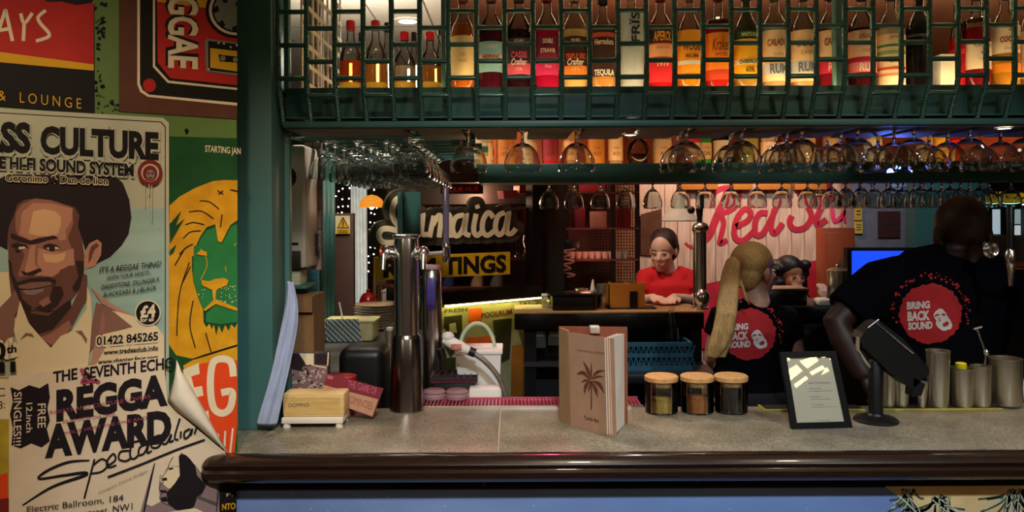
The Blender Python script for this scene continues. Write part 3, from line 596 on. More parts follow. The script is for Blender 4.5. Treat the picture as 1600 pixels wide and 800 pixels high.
# post in the bottle row and left frame
MB().bbox(PX(1304, 2.14), PX(1323, 2.14), 2.125, 2.155, SHZ, 2.75, .002).build('upright', TEAL, gan)
MB().bbox(PX(691, 2.14), PX(701, 2.14), 2.13, 2.155, SHZ, 2.75, .002).build('upright', TEAL, gan)
MB().bbox(PX(697, 2.42), GXR, 2.40, 2.43, SHZ, 2.46, .002).build('back_panel', mat('gantry_back', '#5a2f20', .5, var=.4, scale=5), gan)
# assumed LED strip behind the fascia, lighting the labels from below
MB().box(PX(705, 2.13), GXR, 2.124, 2.134, SHZ - .0005, SHZ + .0025).build('led_strip', emat('led_warm', '#ffd9a0', 16.0), gan)
MB().box(PX(520, 2.13), PX(690, 2.13), 2.124, 2.134, SHZ - .0005, SHZ + .0025).build('led_strip', emat('led_warm', '#ffd9a0', 16.0), gan)
MB().box(PX(705, 2.38), GXR, 2.37, 2.385, 2.372, 2.38).build('led_strip', emat('led_warm_top', '#ffd9a0', 9.0), gan)  # strip added above the view to brighten the bottle necks
# left end lattice of white laths, receding
lat = thing('lattice_panel', 'white crossed lath panel at the left end of the gantry', 'lattice', (GXL + .02, 2.3, SHZ))
LM = mat('white_lath', '#e6ddc6', .6)
for (dx, d0, d1) in ((0.0, 2.14, 2.62), ):
    x = GXL + .03
    for k in range(9):
        y = d0 + (d1 - d0) * k / 8; MB().box(x, x + .004, y - .006, y + .006, SHZ, 2.5).build('lath', LM, lat)
    for k in range(9):
        z = SHZ + .03 + k * .055; MB().box(x + .004, x + .008, d0, d1, z - .006, z + .006).build('lath', LM, lat)
MB().bbox(PX(488, 2.66), PX(505, 2.66), 2.64, 2.67, SHZ, 2.75, .002).build('corner_post', mat('pale_teal', '#a8c2b4', .5), lat)
def floorpt0(x, y, z):
    r = ray(x, y); return Vector((0, 0, EYE)) + r * ((z - EYE) / r.z)
# ================================================================ bottles
LIQ = {}
def liq(c, k=1.0): 
    n = 'liquid_' + str(c)
    return mat(n, c, .08, trans=.45, ior=1.33, var=.05)
CLEARB = thinglass('bottle_glass', (.93, .94, .91), (.5, .52, .48))
LABM = lambda c: mat('label_' + c, c, .6, var=.05, scale=40)
CAPM = lambda c: mat('cap_' + c, c, .35, var=.06)
def wrap(mb, s, r, z0, z1, wid, a0=0.0, **k):
    """text wrapped round a cylinder facing the viewer (-Y); wid in metres along the arc"""
    vs, fs = text2d(s, **k)
    out = []
    for u, v in vs:
        a = -math.pi / 2 + ((u - .5) * wid + a0) / r
        out.append((r * math.cos(a), r * math.sin(a), z0 + (z1 - z0) * v))
    mb.add(out, fs)
def wrapv(mb, s, r, z0, z1, a0, a1, **k):
    """text running upwards"""
    vs, fs = text2d(s, **k); out = []
    for u, v in vs:
        a = -math.pi / 2 + (a0 + (a1 - a0) * (1 - v)) / r
        out.append((r * math.cos(a), r * math.sin(a), z0 + (z1 - z0) * u))
    mb.add(out, fs)
def band(r, z0, z1, seg=24, a0=-200, a1=20):
    mb = MB(); vs = []; n = seg
    for rr in (r, r - .0008):
        for z in (z0, z1):
            for k in range(n + 1):
                a = math.radians(a0 + (a1 - a0) * k / n); vs.append((rr * math.cos(a), rr * math.sin(a), z))
    q = n + 1; fs = []
    for k in range(n):
        fs += [(k, k + 1, q + k + 1, q + k), (2 * q + k, 3 * q + k, 3 * q + k + 1, 2 * q + k + 1), (k, 2 * q + k, 2 * q + k + 1, k + 1), (q + k, q + k + 1, 3 * q + k + 1, 3 * q + k)]
    fs += [(0, q, 3 * q, 2 * q), (n, 2 * q + n, 3 * q + n, q + n)]
    return mb.add(vs, fs)
def profile(h, r, kind):
    if kind == 'tall': return [(r * .9, 0), (r, .004), (r, h * .60), (r * .93, h * .65), (r * .62, h * .72), (r * .38, h * .77), (r * .35, h * .93)]
    if kind == 'round': return [(r * .9, 0), (r, .006), (r, h * .50), (r * .96, h * .57), (r * .8, h * .65), (r * .5, h * .72), (r * .36, h * .77), (r * .33, h * .93)]
    if kind == 'square': return [(r * .95, 0), (r, .004), (r, h * .66), (r * .9, h * .69), (r * .42, h * .72), (r * .36, h * .75), (r * .36, h * .92)]
    if kind == 'flask': return [(r * .5, 0), (r * .75, .006), (r, h * .2), (r, h * .35), (r * .8, h * .5), (r * .3, h * .6), (r * .25, h * .92)]
    if kind == 'slim': return [(r * .9, 0), (r, .004), (r, h * .55), (r * .8, h * .65), (r * .5, h * .75), (r * .42, h * .93)]
def bottle(name, label, loc, h, r, kind, liquid, fill, cap, labels=(), texts=(), glass=None, group=None, seg=24, vtext=None):
    t = thing(name, label, 'bottle', loc, group)
    pf = profile(h, r, kind); lo = [p for p in pf if p[1] <= fill * h]; hi = [p for p in pf if p[1] > fill * h]
    def at(z):
        for (r0, z0), (r1, z1) in zip(pf, pf[1:]):
            if z0 <= z <= z1: return r0 + (r1 - r0) * (z - z0) / (z1 - z0 + 1e-9)
        return pf[-1][0]
    zf = fill * h
    MB().lathe(lo + [(at(zf), zf)], seg=seg).build('filled_glass', liq(liquid), t, local=True)
    if hi: MB().lathe([(at(zf), zf)] + hi, seg=seg, cap=False).build('clear_glass', glass or CLEARB, t, local=True)
    rn = pf[-1][0]
    MB().lathe([(rn * 1.15, h * .88), (rn * 1.2, h * .885), (rn * 1.2, h * .99), (rn * 1.0, h)], seg=16).build('cap', CAPM(cap), t, local=True)
    for k, (z0, z1, c) in enumerate(labels):
        band(r + .0008 + .0003 * k, z0, z1).build('label_paper', LABM(c), t, local=True)
    by = {}
    for (s, z0, z1, wid, c, *kw) in texts:
        wrap(by.setdefault(c, MB()), s, r + .0028, z0, z1, wid, **(kw[0] if kw else {}))
    if vtext: wrapv(by.setdefault(vtext[5], MB()), vtext[0], r + .0028, *vtext[1:5], bold=.02)
    for c, mb in by.items(): mb.build('lettering', LABM(c), t, local=True, smooth=0)
    return t
BD = 2.20
def fb(x, label, liquid, cap, labels, texts, kind='tall', r=.0375, h=.30, fill=.6, d=BD, glass=None, vtext=None):
    """front row bottle: rows of the photograph turned into heights on the bottle"""
    b = P(x, 300, d); loc = (b.x, d, SHZ)
    df = d - r; Zy = lambda y: PZ(y, df, x) - SHZ
    L = [(Zy(y1), Zy(y0), c) for (y0, y1, c) in labels]
    T = [(s, Zy(y1), Zy(y0), w * df / F, c, *k) for (s, y0, y1, w, c, *k) in texts]
    v = None
    if vtext: s, y0, y1, xa, xb, c = vtext; v = (s, Zy(y1), Zy(y0), xa * df / F, xb * df / F, c)
    return bottle('spirit_bottle', label, loc, h, r, kind, liquid, fill, cap, L, T, glass, 'bottles on the overhead gantry shelf', vtext=v)
BO = dict(bold=.03)
fb(725, 'amber bottle with plain cream label, first behind the wire guard', '#c9661f', '#7a3a1c', [(55, 121, '#f0d49c')], [('10', 82, 88, 8, '#a78245'), ('YEARS', 92, 97, 14, '#a78245')], 'round', fill=.66)
fb(769, 'dark purple bottle with a wide pale blue label', '#4a1023', '#8c5a4a', [(64, 112, '#8fc4cc'), (84, 92, '#e9c9b0')], [('CHERRY', 69, 75, 22, '#e9e2c0'), ('HEERING', 85, 91, 30, '#7a4a3a', BO)], 'tall')
fb(812, 'black bottle with pink and grey crafted label', '#2a1018', '#4a4a44', [(58, 116, '#3a2c2c'), (98, 116, '#d95a72')], [('DOUBLE', 61, 66, 16, '#e8d5c8', BO), ('CASSIS', 80, 90, 26, '#d0507c', BO), ('Crafter', 91, 101, 26, '#f5e6d8', dict(bold=.02, shear=.3)), ('15%', 105, 110, 10, '#f0d5b0')], 'tall')
fb(856, 'crimson bottle with dark red label and pink base', '#c3123f', '#c21a44', [(56, 117, '#6a1230'), (98, 117, '#d02a68')], [('DOUBLE', 60, 67, 16, '#f0d5c8', BO), ('STRAWB', 75, 82, 24, '#eec3b0', BO), ('GRENADINE', 83, 90, 32, '#a8305a', BO), ('70cl', 101, 106, 10, '#f0d5c8')], 'tall')
fb(899, 'pale bottle with dark brown triple sec label and orange corner', '#e8c878', '#c9b278', [(56, 117, '#3a231c'), (102, 117, '#e8862c')], [('DOUBLE', 60, 66, 14, '#f0d5b0', BO), ('TRIPLE SEC', 83, 91, 34, '#d9572b', BO), ('Crafter', 91, 101, 28, '#f5e6d8', dict(bold=.02, shear=.3)), ('15%', 105, 110, 12, '#f0d5b0')], 'tall')
fb(943, 'tequila bottle with round brown emblem and cream cap band', '#d99a4c', '#241b14', [(46, 119, '#3f241c'), (50, 57, '#c8543a')], [('Herradura', 60, 69, 32, '#ecd2b8', BO), ('TEQUILA', 108, 117, 34, '#f2ead8', BO)], 'round', h=.29)
fb(988, 'clear frosted vodka bottle with vertical black lettering', '#c3cfd0', '#8d9798', [(17, 118, '#b9c4c4')], [], 'square', r=.036, h=.31, fill=.66, vtext=('FR\u00cfS', 18, 66, -4, 10, '#1c2226'))
fb(1033, 'bright red aperitif bottle with dark blue oval label', '#e01a24', '#d01820', [(60, 128, '#d8222c'), (68, 88, '#f2b27c'), (46, 66, '#27262e')], [('APEROL', 48, 63, 30, '#f3a93a', BO), ('APERITIVO', 72, 76, 22, '#a8552c'), ('1919', 96, 103, 18, '#f3d9b0', BO)], 'tall', fill=.62)
fb(1078, 'amber rum bottle with orange label and white lower band', '#e08c1c', '#caa05a', [(46, 114, '#f0a324'), (94, 100, '#dfe3d8')], [('WOOD', 66, 78, 30, '#6a3a14', BO), ('RUM', 84, 90, 20, '#7a3e14', BO)], 'round', fill=.55)
fb(1123, 'orange labelled spiced rum bottle with red base', '#c8261c', '#b8281e', [(50, 114, '#f08a22'), (108, 124, '#c6401e')], [('Kraken', 58, 78, 30, '#4a2010', dict(shear=.35)), ('SPICED', 82, 87, 20, '#4a2010')], 'square', fill=.6)
fb(1167, 'yellow labelled overproof rum bottle with dark green band', '#b88f3a', '#3a3a30', [(60, 121, '#f2b61c'), (47, 58, '#23482c'), (92, 100, '#e8e6b0')], [('WHITE RUM', 50, 56, 28, '#cfe0b0', BO), ('OVERPROOF', 93, 99, 34, '#3a3a1c', BO), ('63%', 104, 112, 14, '#6a4a10', BO)], 'round', fill=.45, glass=mat('dark_green_glass', '#5a6240', .05, trans=.8))
fb(1211, 'cream labelled rum bottle with grey banner, left of its twin', '#e0b884', '#b8aa94', [(46, 126, '#f3d3a4'), (98, 116, '#c9ccd0')], [('CALADOS', 60, 71, 36, '#8a5a34', BO), ('CARIB', 82, 87, 16, '#8a5a34'), ('RUM', 99, 114, 28, '#6a6f7c', BO)], 'tall')
fb(1256, 'cream labelled rum bottle with grey banner, right of its twin', '#d9a76a', '#7a6a54', [(46, 126, '#f3d0a0'), (94, 113, '#c9ccd0')], [('CALADOS', 62, 72, 36, '#8a5a34', BO), ('CARIBB', 78, 84, 22, '#8a5a34'), ('RUM', 96, 111, 30, '#6a6f7c', BO)], 'round', fill=.5)
fb(1299, 'rum bottle with crimson band half hidden by the teal upright', '#9a1c2c', '#5a1420', [(46, 90, '#f0cfa8'), (93, 114, '#c92a44')], [('CALADOS', 58, 70, 36, '#8a5a34', BO), ('RUM', 97, 110, 24, '#f0b8b0', BO)], 'tall')
fb(1348, 'dark rum bottle with blush label and pink banner', '#4a1018', '#38120f', [(46, 88, '#f0c8a8'), (88, 113, '#b01f3c'), (96, 112, '#e08a8a')], [('CALADOS', 52, 59, 26, '#8a5a44', BO), ('CARIBB', 76, 81, 18, '#8a5a44'), ('RUM', 98, 110, 26, '#f8e0d8', BO)], 'tall')
o = fb(1393, 'stoneware style bottle with green cap and cream patterned label', '#eed6ac', '#3f7a46', [(52, 132, '#f2d7b2'), (68, 72, '#3f8a58'), (78, 84, '#7aa86a'), (104, 108, '#c8542c'), (114, 118, '#d98a5a')], [('JAMAICA', 54, 60, 24, '#7a5a34'), ('EXTRA', 88, 97, 22, '#b8863a', BO)], 'tall', fill=.6)
fb(1437, 'black spirit bottle with silver figure near the candle box', '#16131a', '#c9ccd0', [(52, 56, '#4a4444')], [], 'tall', fill=.6, glass=mat('dark_glass', '#1c1c22', .08, trans=.5), r=.034)
fb(1497, 'slim red bottle beside the glowing white box', '#e01c22', '#3a0a0a', [(76, 84, '#e8241f')], [], 'slim', r=.020, h=.27, fill=.55)
fb(1527, 'dark rum bottle with large plain cream label and red base', '#8a1420', '#b8922c', [(64, 107, '#efdfc0')], [('PLANTATION', 67, 73, 30, '#5a4a3a'), ('RUM', 80, 84, 10, '#3a2a24', BO), ('1840', 90, 93, 14, '#7a6a54')], 'square', fill=.6, r=.036)
fb(1571, 'golden rum bottle with white label and red rooster mark', '#e09a2a', '#7a4a1c', [(38, 82, '#f2e0c4'), (98, 112, '#e08a1c')], [('55', 38, 47, 14, '#a8262c', BO), ('COCKSPUR', 56, 65, 38, '#8c1f26', BO), ('FIVE STAR', 73, 77, 26, '#8a6a44'), ('RUM', 88, 92, 12, '#3a2a24', BO)], 'tall', fill=.62)
fb(1615, 'cream labelled bottle cut by the right edge of the picture', '#caa27a', '#8a6a4a', [(46, 120, '#eccfae')], [('RUM', 70, 82, 24, '#8a5a34', BO)], 'tall')
# glowing white box between bottles
b = P(1476, 300, 2.2)
o = MB().bbox(b.x - .021, b.x + .021, 2.18, 2.222, SHZ, PZ(84, 2.18, 1476), .002).build('light_box', mat('lit_paper', '#fff1d0', .6, emit='#fff0cc', estr=.05)); tag(o, 'small glowing white box lamp between the dark and red bottles', 'lamp')
# small bottles with red caps at the left end
for x, y0, lab, c in ((549, 36, 'red capped hot sauce bottle beside the white lattice', '#d9551f'), (588, 40, 'red capped sauce bottle in front of a white bottle neck', '#d98a3a'), (633, 62, 'clear round bottle with red cap, third in the sauce row', '#cbb89a'), (673, 64, 'red capped bottle next to the narrow teal upright', '#c9803a')):
    d = 2.34; b = P(x, 300, d); h = .25 if y0 < 50 else .215
    bottle('sauce_bottle', lab, (b.x, d, SHZ), h, .034, 'round', c, .5, '#d8262a', [(.004, .058, '#ecc24a')], [('HOT', .02, .04, .03, '#b8862a')], group='small bottles at the left end of the gantry')
for x, h, lab, c in ((606, .25, 'white necked bottle behind the sauce bottles', '#e4e0cc'), (648, .22, 'small dark capped bottle behind the clear bottle', '#b8a890'), (690, .24, 'dark maroon bottle beside the teal upright', '#5a1c20'), (566, .22, 'orange bottle tucked behind the first sauce bottle', '#e07a1c')):
    d = 2.385 - .02; b = P(x, 300, d); bottle('sauce_bottle', lab, (b.x, d, SHZ), h, .017, 'slim', c, .55, '#2a2624', group='small bottles at the left end of the gantry')
# ================================================================ stemmed glasses
THIN = glassmat('thin_glass', '#e4eae9', 0.0, 1.45)
def glass_mesh(name, H, R, foot, lip, stem=.0045, seg=24, th=.0016):
    """upside-down stemmed glass: foot disc at z=0, bowl opening down at z=-H"""
    zb = -H * .32
    sh_ = ((.34, .03), (.60, .12), (.82, .25), (.95, .39), (1.0, .51), (.99, .61))
    out = [(foot, 0), (foot, -.002), (foot * .4, -.005), (stem, -.010), (stem, zb + .006), (stem * 1.5, zb)] + [(R * a, zb - H * b) for a, b in sh_] + [(lip, -H)]
    inn = [(lip - th, -H + .0003)] + [(R * a - th, zb - H * b - (th if a < .6 else 0)) for a, b in reversed(sh_)] + [(.0, zb - .006)]
    mb = MB(); mb.lathe(out + inn, seg=seg, cap=False)
    mb.add([Vector((foot * math.cos(2 * math.pi * k / seg), foot * math.sin(2 * math.pi * k / seg), 0)) for k in range(seg)], [tuple(range(seg))])
    me_o = mb.build(name, THIN, local=True, smooth=60); return me_o
protoA = glass_mesh('balloon_glass', .122, .055, .036, .051)
protoB = glass_mesh('wine_glass', .118, .039, .030, .034)
usedg = {'A': False, 'B': False}
def hang(kind, x, d, z, label, group):
    p = protoA if kind == 'A' else protoB
    if not usedg[kind]: o = p; usedg[kind] = True
    else: o = p.copy(); COL.objects.link(o)
    o.location = (x, d, z); o.rotation_euler = (0, 0, random.uniform(0, 6)); tag(o, label, 'glass', group)
GZ = UND + .013
slots = {-1: [2.24], 0: [2.24], 1: [2.24], 3: [2.21, 2.33], 4: [2.20, 2.32], 5: [2.16, 2.28, 2.37], 6: [2.16, 2.27, 2.37], 7: [2.16, 2.27, 2.37], 8: [2.16, 2.27, 2.37], 9: [2.16, 2.27, 2.37], 10: [2.16, 2.27, 2.37]}
singles = {-1: 'balloon glass hanging first right of the crowded rack', 0: 'balloon glass hanging below the dark crimson bottle', 1: 'balloon glass hanging alone below the pale triple sec bottle'}
for k, ds in slots.items():
    for j, d in enumerate(ds):
        lab = singles.get(k) or ('front', 'second', 'rear')[j] + ' balloon glass in the ' + ORD[k - 3] + ' rack slot right of the gantry downlight'
        hang('A', .032 + .157 * k, d, GZ, lab, 'balloon glasses in the front rack')
hang('A', PX(641, 2.28), 2.28, GZ, 'nearest balloon glass hanging at the front of the crowded left rack', 'balloon glasses in the front rack')
# crowded rack at the left, receding
for ci, X in enumerate((-.60, -.505, -.41, -.315)):
    for j in range(8):
        d = 2.50 + j * .125
        if ci == 3 and j == 0: d = 2.46
        hang('A' if ci != 1 else 'B', X + random.uniform(-.004, .004), d, GZ - .005, ORD[j] + ' glass from the front, ' + ('leftmost', 'second', 'third', 'rightmost')[ci] + ' row of the crowded left rack', 'glasses in the crowded left rack')
lr = thing('glass_rack', 'teal slatted glass rack above the crowded glasses at left', 'rack', (-.4, 3.0, GZ))
for j in range(9): MB().bbox(-.70, PX(705, 2.45) + .02 * j, 2.44 + j * .125, 2.47 + j * .125, GZ + .004, GZ + .03, .002).build('slat', TEALD, lr)
MB().bbox(-.72, -.69, 2.43, 3.5, GZ + .004, GZ + .05, .002).build('side_rail', TEALD, lr)
MB().bbox(-.20, -.17, 2.52, 3.02, GZ - .02, GZ + .04, .002).build('side_rail', TEALD, lr)
# ================================================================ rear gantry
RD = 3.0
rg = thing('rear_gantry', 'teal beam of the rear bottle shelf with small glasses hanging below', 'gantry', (.6, RD, 1.78))
RZ1, RZ0 = PZ(256, RD), PZ(286, RD)
RXL, RXR = PX(748, RD), PX(1420, RD)
MB().bbox(RXL, RXR + .9, RD, RD + .03, RZ0, RZ1, .003).build('front_beam', TEALD, rg)
MB().box(RXL, RXR + .9, RD + .03, RD + .30, RZ1 - .03, RZ1 - .01).build('bottle_shelf', mat('shelf_glow_white', '#d8cdb4', .5), rg)
MB().box(RXL, RXR + .9, RD + .03, RD + .28, RZ0 + .004, RZ0 + .014).build('rack_board', UB, rg)
MB().box(RXL, RXR + .9, RD + .29, RD + .31, RZ1 - .03, RZ1 + .55).build('back_panel', mat('rear_back', '#b8552a', .6, var=.3, scale=4), rg)
MB().box(RXL + .02, RXR + .88, RD + .034, RD + .044, RZ1 - .0105, RZ1 - .004).build('led_strip', emat('led_warm2', '#ffc98a', 11.0), rg)  # assumed strip, hidden behind the rear beam
o = MB().bbox(PX(846, 4.34), PX(881, 4.34), 4.34, 4.5, 0, 2.2, .003).build('wall_dark_pier', mat('black_post', '#15100f', .5)); o['kind'] = 'structure'
rows = [(757, '#f0d4a8', .036, 'cream labelled bottle at the left end of the rear shelf'), (790, '#e8a04c', .036, 'orange labelled bottle on the rear shelf'), (828, '#d4c0a0', .030, 'pale bottle behind the second balloon glass'), (860, '#c92440', .034, 'crimson labelled bottle on the rear shelf'), (890, '#d8a070', .030, 'tan bottle partly behind the third balloon glass'), (932, '#b5722c', .034, 'plain amber flask bottle on the rear shelf'), (962, '#e0b890', .030, 'narrow cream bottle left of the round flask'), (1035, '#e8c8a0', .038, 'wide cream bottle right of the round flask'), (1085, '#d83a5a', .028, 'pink bottle beside the green one on the rear shelf'), (1102, '#2fae3a', .026, 'bright green bottle on the rear shelf'), (1128, '#2c1c1a', .034, 'black labelled bottle on the rear shelf'), (1172, '#8a7a2c', .032, 'olive bottle on the rear shelf'), (1200, '#e8c4a0', .030, 'cream striped bottle on the rear shelf'), (1228, '#6a2a2c', .028, 'maroon bottle on the rear shelf'), (1262, '#c8a860', .030, 'straw coloured bottle on the rear shelf'), (1300, '#f08a2c', .036, 'orange bottle on the rear shelf by the blue light'), (1335, '#3a1c1c', .032, 'dark bottle on the rear shelf by the blue light'), (1366, '#d9d2c0', .030, 'white bottle on the rear shelf by the blue light'), (1445, '#d8c8a0', .030, 'cream bottle on the rear shelf, right part'), (1470, '#e8b82c', .032, 'yellow bottle on the rear shelf, right part'), (1492, '#d8242c', .024, 'red bottle on the rear shelf, right part')]
for x, c, r, lab in rows:
    d = RD + .16; b = P(x, 300, d); df = d - r
    bottle('spirit_bottle', lab, (b.x, d, RZ1 - .0095), .29, r, random.choice(('tall', 'round', 'square')), c, .6, '#4a3a30', [(.045 - .03 * random.random(), .10 + .03 * random.random(), {'#f0d4a8': '#d8b88c', '#e8a04c': '#a8642c', '#c92440': '#7a1426', '#2c1c1a': '#c8b8a0'}.get(c, '#b89a78' if random.random() < .4 else c))], [(random.choice(('RUM', 'GIN', 'AGED', '1930', 'RESERVA', 'XO')), .05, .066, .034, '#3a241c'), ('CARIBE', .078, .086, .03, '#5a3a24')], group='bottles on the rear shelf', seg=16)
b = P(998, 300, RD + .15); bottle('spirit_bottle', 'round flask half full of dark liquid on the rear shelf', (b.x, RD + .15, RZ1 - .0095), .20, .045, 'flask', '#2a0d08', .28, '#7a5a34', group='bottles on the rear shelf')
for xi, x in enumerate((858, 897, 938, 978, 1020, 1063, 1102, 1142, 1183, 1222, 1262, 1300, 1322)):
    lab = {858: 'small wine glass hanging in front of the dark pier', 897: 'small wine glass hanging second from the dark pier', 938: 'small wine glass hanging third from the dark pier', 978: 'small wine glass hanging fourth from the dark pier'}.get(x, 'small wine glass hanging from the rear beam, ' + ORD[xi] + ' from the dark pier')
    hang('B', PX(x, RD + .1), RD + .1, RZ0 + .016, lab, 'small wine glasses under the rear beam')
# right hand rack receding, lower glasses
for ci, X in enumerate((1.40, 1.52, 1.64, 1.76, 1.88, 2.0)):
    for j in range(4):
        d = 3.08 + j * .14
        hang('B', X, d, RZ0 + .016, ORD[j] + ' small glass from the front, ' + ORD[ci] + ' row of the rack above the bald man', 'glasses in the crowded right rack')
lr = thing('glass_rack', 'dark teal slatted glass rack above the bald man', 'rack', (1.7, 3.3, RZ0))
for j in range(5): MB().bbox(1.34, 2.3, 3.02 + .28 + j * .075, 3.05 + .28 + j * .075, RZ0 + .018, RZ0 + .04, .002).build('slat', TEALD, lr)

# recessed downlights under the gantry and in the ceiling
for x_, y_, z_, lab in ((0.346, 2.24, UND - .002, 'round downlight in the gantry underside right of the third glass'), (1.36, 2.12, UND - .002, 'round downlight in the gantry underside at the right edge')):
    t = thing('downlight', lab, 'downlight', (x_, y_, z_)); MB().lathe([(.017, -.003), (.021, -.003), (.022, .0)], (x_, y_, z_), 24, cap=False).build('rim', WHITEP, t); MB().lathe([(.017, -.002), (.017, -.0015)], (x_, y_, z_), 24).build('lens', emat('downlight_glow', '#fff4e0', 6.0), t)
c = floorpt0(637, 33, 2.746); t = thing('downlight', 'round ceiling downlight seen through the wire guard', 'downlight', c); MB().lathe([(.05, -.004), (.07, -.004), (.075, 0)], c, 28, cap=False).build('rim', WHITEP, t); MB().lathe([(.05, -.003), (.05, -.002)], c, 28).build('lens', emat('downlight_glow', '#fff4e0', 6.0), t)
# ================================================================ angled window wall with the signs (left, behind the bar)
J0 = Vector((PX(848, 4.3), 4.3, 0)); JW = Plane(J0, WN)
def jp(x, y, o=0.0): return JW.px(x, y, o)
wl = structe('wall_window_surround', J0, 'dark wall of the display window behind the bar')
WALLD = mat('dark_wood_wall', '#241a16', .6, var=.3, scale=6)
def wall_piece(pts, th=.06, m=WALLD, name='wall_panel', par=wl, off=0.0): return MB().prism([jp(x, y, off) for x, y in pts], -WN * th).build(name, m, par, smooth=0)
FR = mat('black_frame', '#0f0c0c', .4)
wall_piece([(660, 459), (848, 446), (848, 462), (660, 479)], .10, FR, 'sill_board', off=.05)
wall_piece([(832, 150), (848, 150), (848, 462), (832, 463)], .06, FR, 'frame_upright', off=.02)
wall_piece([(604, 210), (848, 225), (848, 285), (604, 285)], .06, FR, 'frame_head')
wall_piece([(640, 479), (848, 462), (848, 700), (640, 700)], .06, mat('brown_wall', '#4a3428', .7, var=.3), 'lower_panel', off=-.05)
# teal upright in front of the sign
o = MB().prism([jp(629, 300, .30), jp(657, 300, .30), jp(657, 480, .30), jp(629, 480, .30)], -WN * .05).build('trim_3', TEALD, smooth=0); o['kind'] = 'structure'
# light strip under the sill (yellow green)
o = MB().prism([jp(697, 477.5, .046), jp(846, 464.5, .046), jp(846, 466.5, .046), jp(697, 480, .046)], -WN * .012).build('light_strip', emat('led_lime', '#ece07a', 9)); tag(o, 'yellow green light strip under the black window sill', 'light strip')
# lit glass front with bottles printed on it
t = thing('lit_glass_panel', 'yellow green lit glass panel with printed bottles below the strip', 'panel', jp(750, 620, .02))
MB().prism([jp(688, 481, .0), jp(846, 469, .0), jp(830, 640, .0), (jp(688, 640, .0))], -WN * .01).build('pane', mat('lit_glass', '#cfc99a', .3, col2='#9a946a', scale=6), t, smooth=0)
pr = Print(lambda x, y, o: jp(x, y, o), .0004, .001); PM['olive'] = mat('print_olive', '#3c3c28', .5, var=.3); PM['orange2'] = mat('print_orange2', '#e8641f', .5); PM['pale'] = mat('print_pale', '#dcd8b0', .5); PM['amber'] = mat('print_amber', '#b8722c', .5)
pr.polys('olive', [[(694, 495), (722, 492), (722, 535), (704, 560), (694, 540)], [(770, 500), (800, 497), (796, 560), (778, 570)], [(690, 560), (712, 558), (712, 620), (690, 620)]]); pr.poly('orange2', [(732, 483), (753, 481), (753, 505), (732, 506)]); pr.polys('orange2', [[(728, 528), (775, 524), (770, 548), (728, 550)]]); pr.poly('amber', [(800, 540), (822, 538), (820, 618), (798, 618)]); pr.poly('pale', [(702, 506), (712, 504), (714, 520), (702, 520)])
pr.text('darkred', 'POOLRUM', (752, 497), (800, 490), 8, bold=.02); pr.text('olive', 'RUM HOUSE', (812, 479), (842, 475), 8, bold=.01); pr.text('olive', 'FRESH', (695, 489), (730, 486), 6, bold=.01)
pr.build(t)
# yellow RUM TINGS board
t = thing('rum_sign', 'yellow sign board reading RUM TINGS in black capitals', 'sign', jp(690, 436, .12))
MB().prism([jp(586, 402, .13), jp(797, 393.5, .13), jp(797, 428.5, .13), jp(586, 438, .13)], -WN * .015).build('board', mat('sign_yellow', '#d6a81a', .45), t, smooth=0)
pr = Print(lambda x, y, o: jp(x, y, .13 + o), .0004, .001); pr.text('black', 'RUM', (599, 432.5), (681, 429), 26, bold=.05); pr.text('black', 'TINGS', (693, 428), (791, 423.5), 26, bold=.04); pr.build(t, {'black': 'lettering'})
# script sign
t = thing('script_sign', 'die cut olive sign with cream script lettering above the yellow board', 'sign', jp(700, 385, .12))
JL = [([(640, 306), (620, 311), (613, 328), (616, 344), (626, 356), (630, 366), (617, 378), (598, 378), (592, 366), (602, 357), (632, 363)], 9),
      ([(656, 334), (643, 338), (637, 356), (644, 370), (655, 360), (661, 334), (659, 364), (668, 366)], 8), ([(671, 371), (678, 337)], 8), ([(676, 352), (685, 337), (689, 342), (686, 371)], 8), ([(688, 352), (697, 335), (703, 340), (700, 364), (708, 368)], 8),
      ([(725, 336), (712, 340), (707, 357), (713, 369), (723, 359), (729, 334), (726, 362), (735, 368)], 8), ([(744, 334), (740, 358), (745, 368), (753, 362)], 8), ([(745, 320), (747, 326)], 7),
      ([(771, 340), (763, 332), (755, 344), (754, 360), (761, 368), (772, 361)], 8), ([(789, 332), (778, 338), (774, 356), (780, 367), (789, 357), (795, 331), (792, 361), (799, 365), (806, 357)], 8)]
mb = MB()
for L_, w in JL:
    L, R = stroke2d([(x, y) for x, y in L_], 27, 5)
    for i in range(len(L) - 1): mb.prism([jp(*L[i], .15), jp(*L[i + 1], .15), jp(*R[i + 1], .15), jp(*R[i], .15)], -WN * .02)
    for e in (L_[0], L_[-1]): mb.prism([jp(x, y, .15) for x, y in circ(*e, 13.5, None, 14)], -WN * .02)
mb.prism([jp(x, y, .149) for x, y in ((600, 345), (800, 338), (800, 372), (600, 380))], -WN * .02)
mb.build('board', mat('sign_olive', '#3f3a2c', .5), t, smooth=0)
pr = Print(lambda x, y, o: jp(x, y, .15 + o), .0003, .0008)
for L_, w in JL: pr.strokes('cream', [L_], w, 6)
pr.build(t, {'cream': 'lettering'})
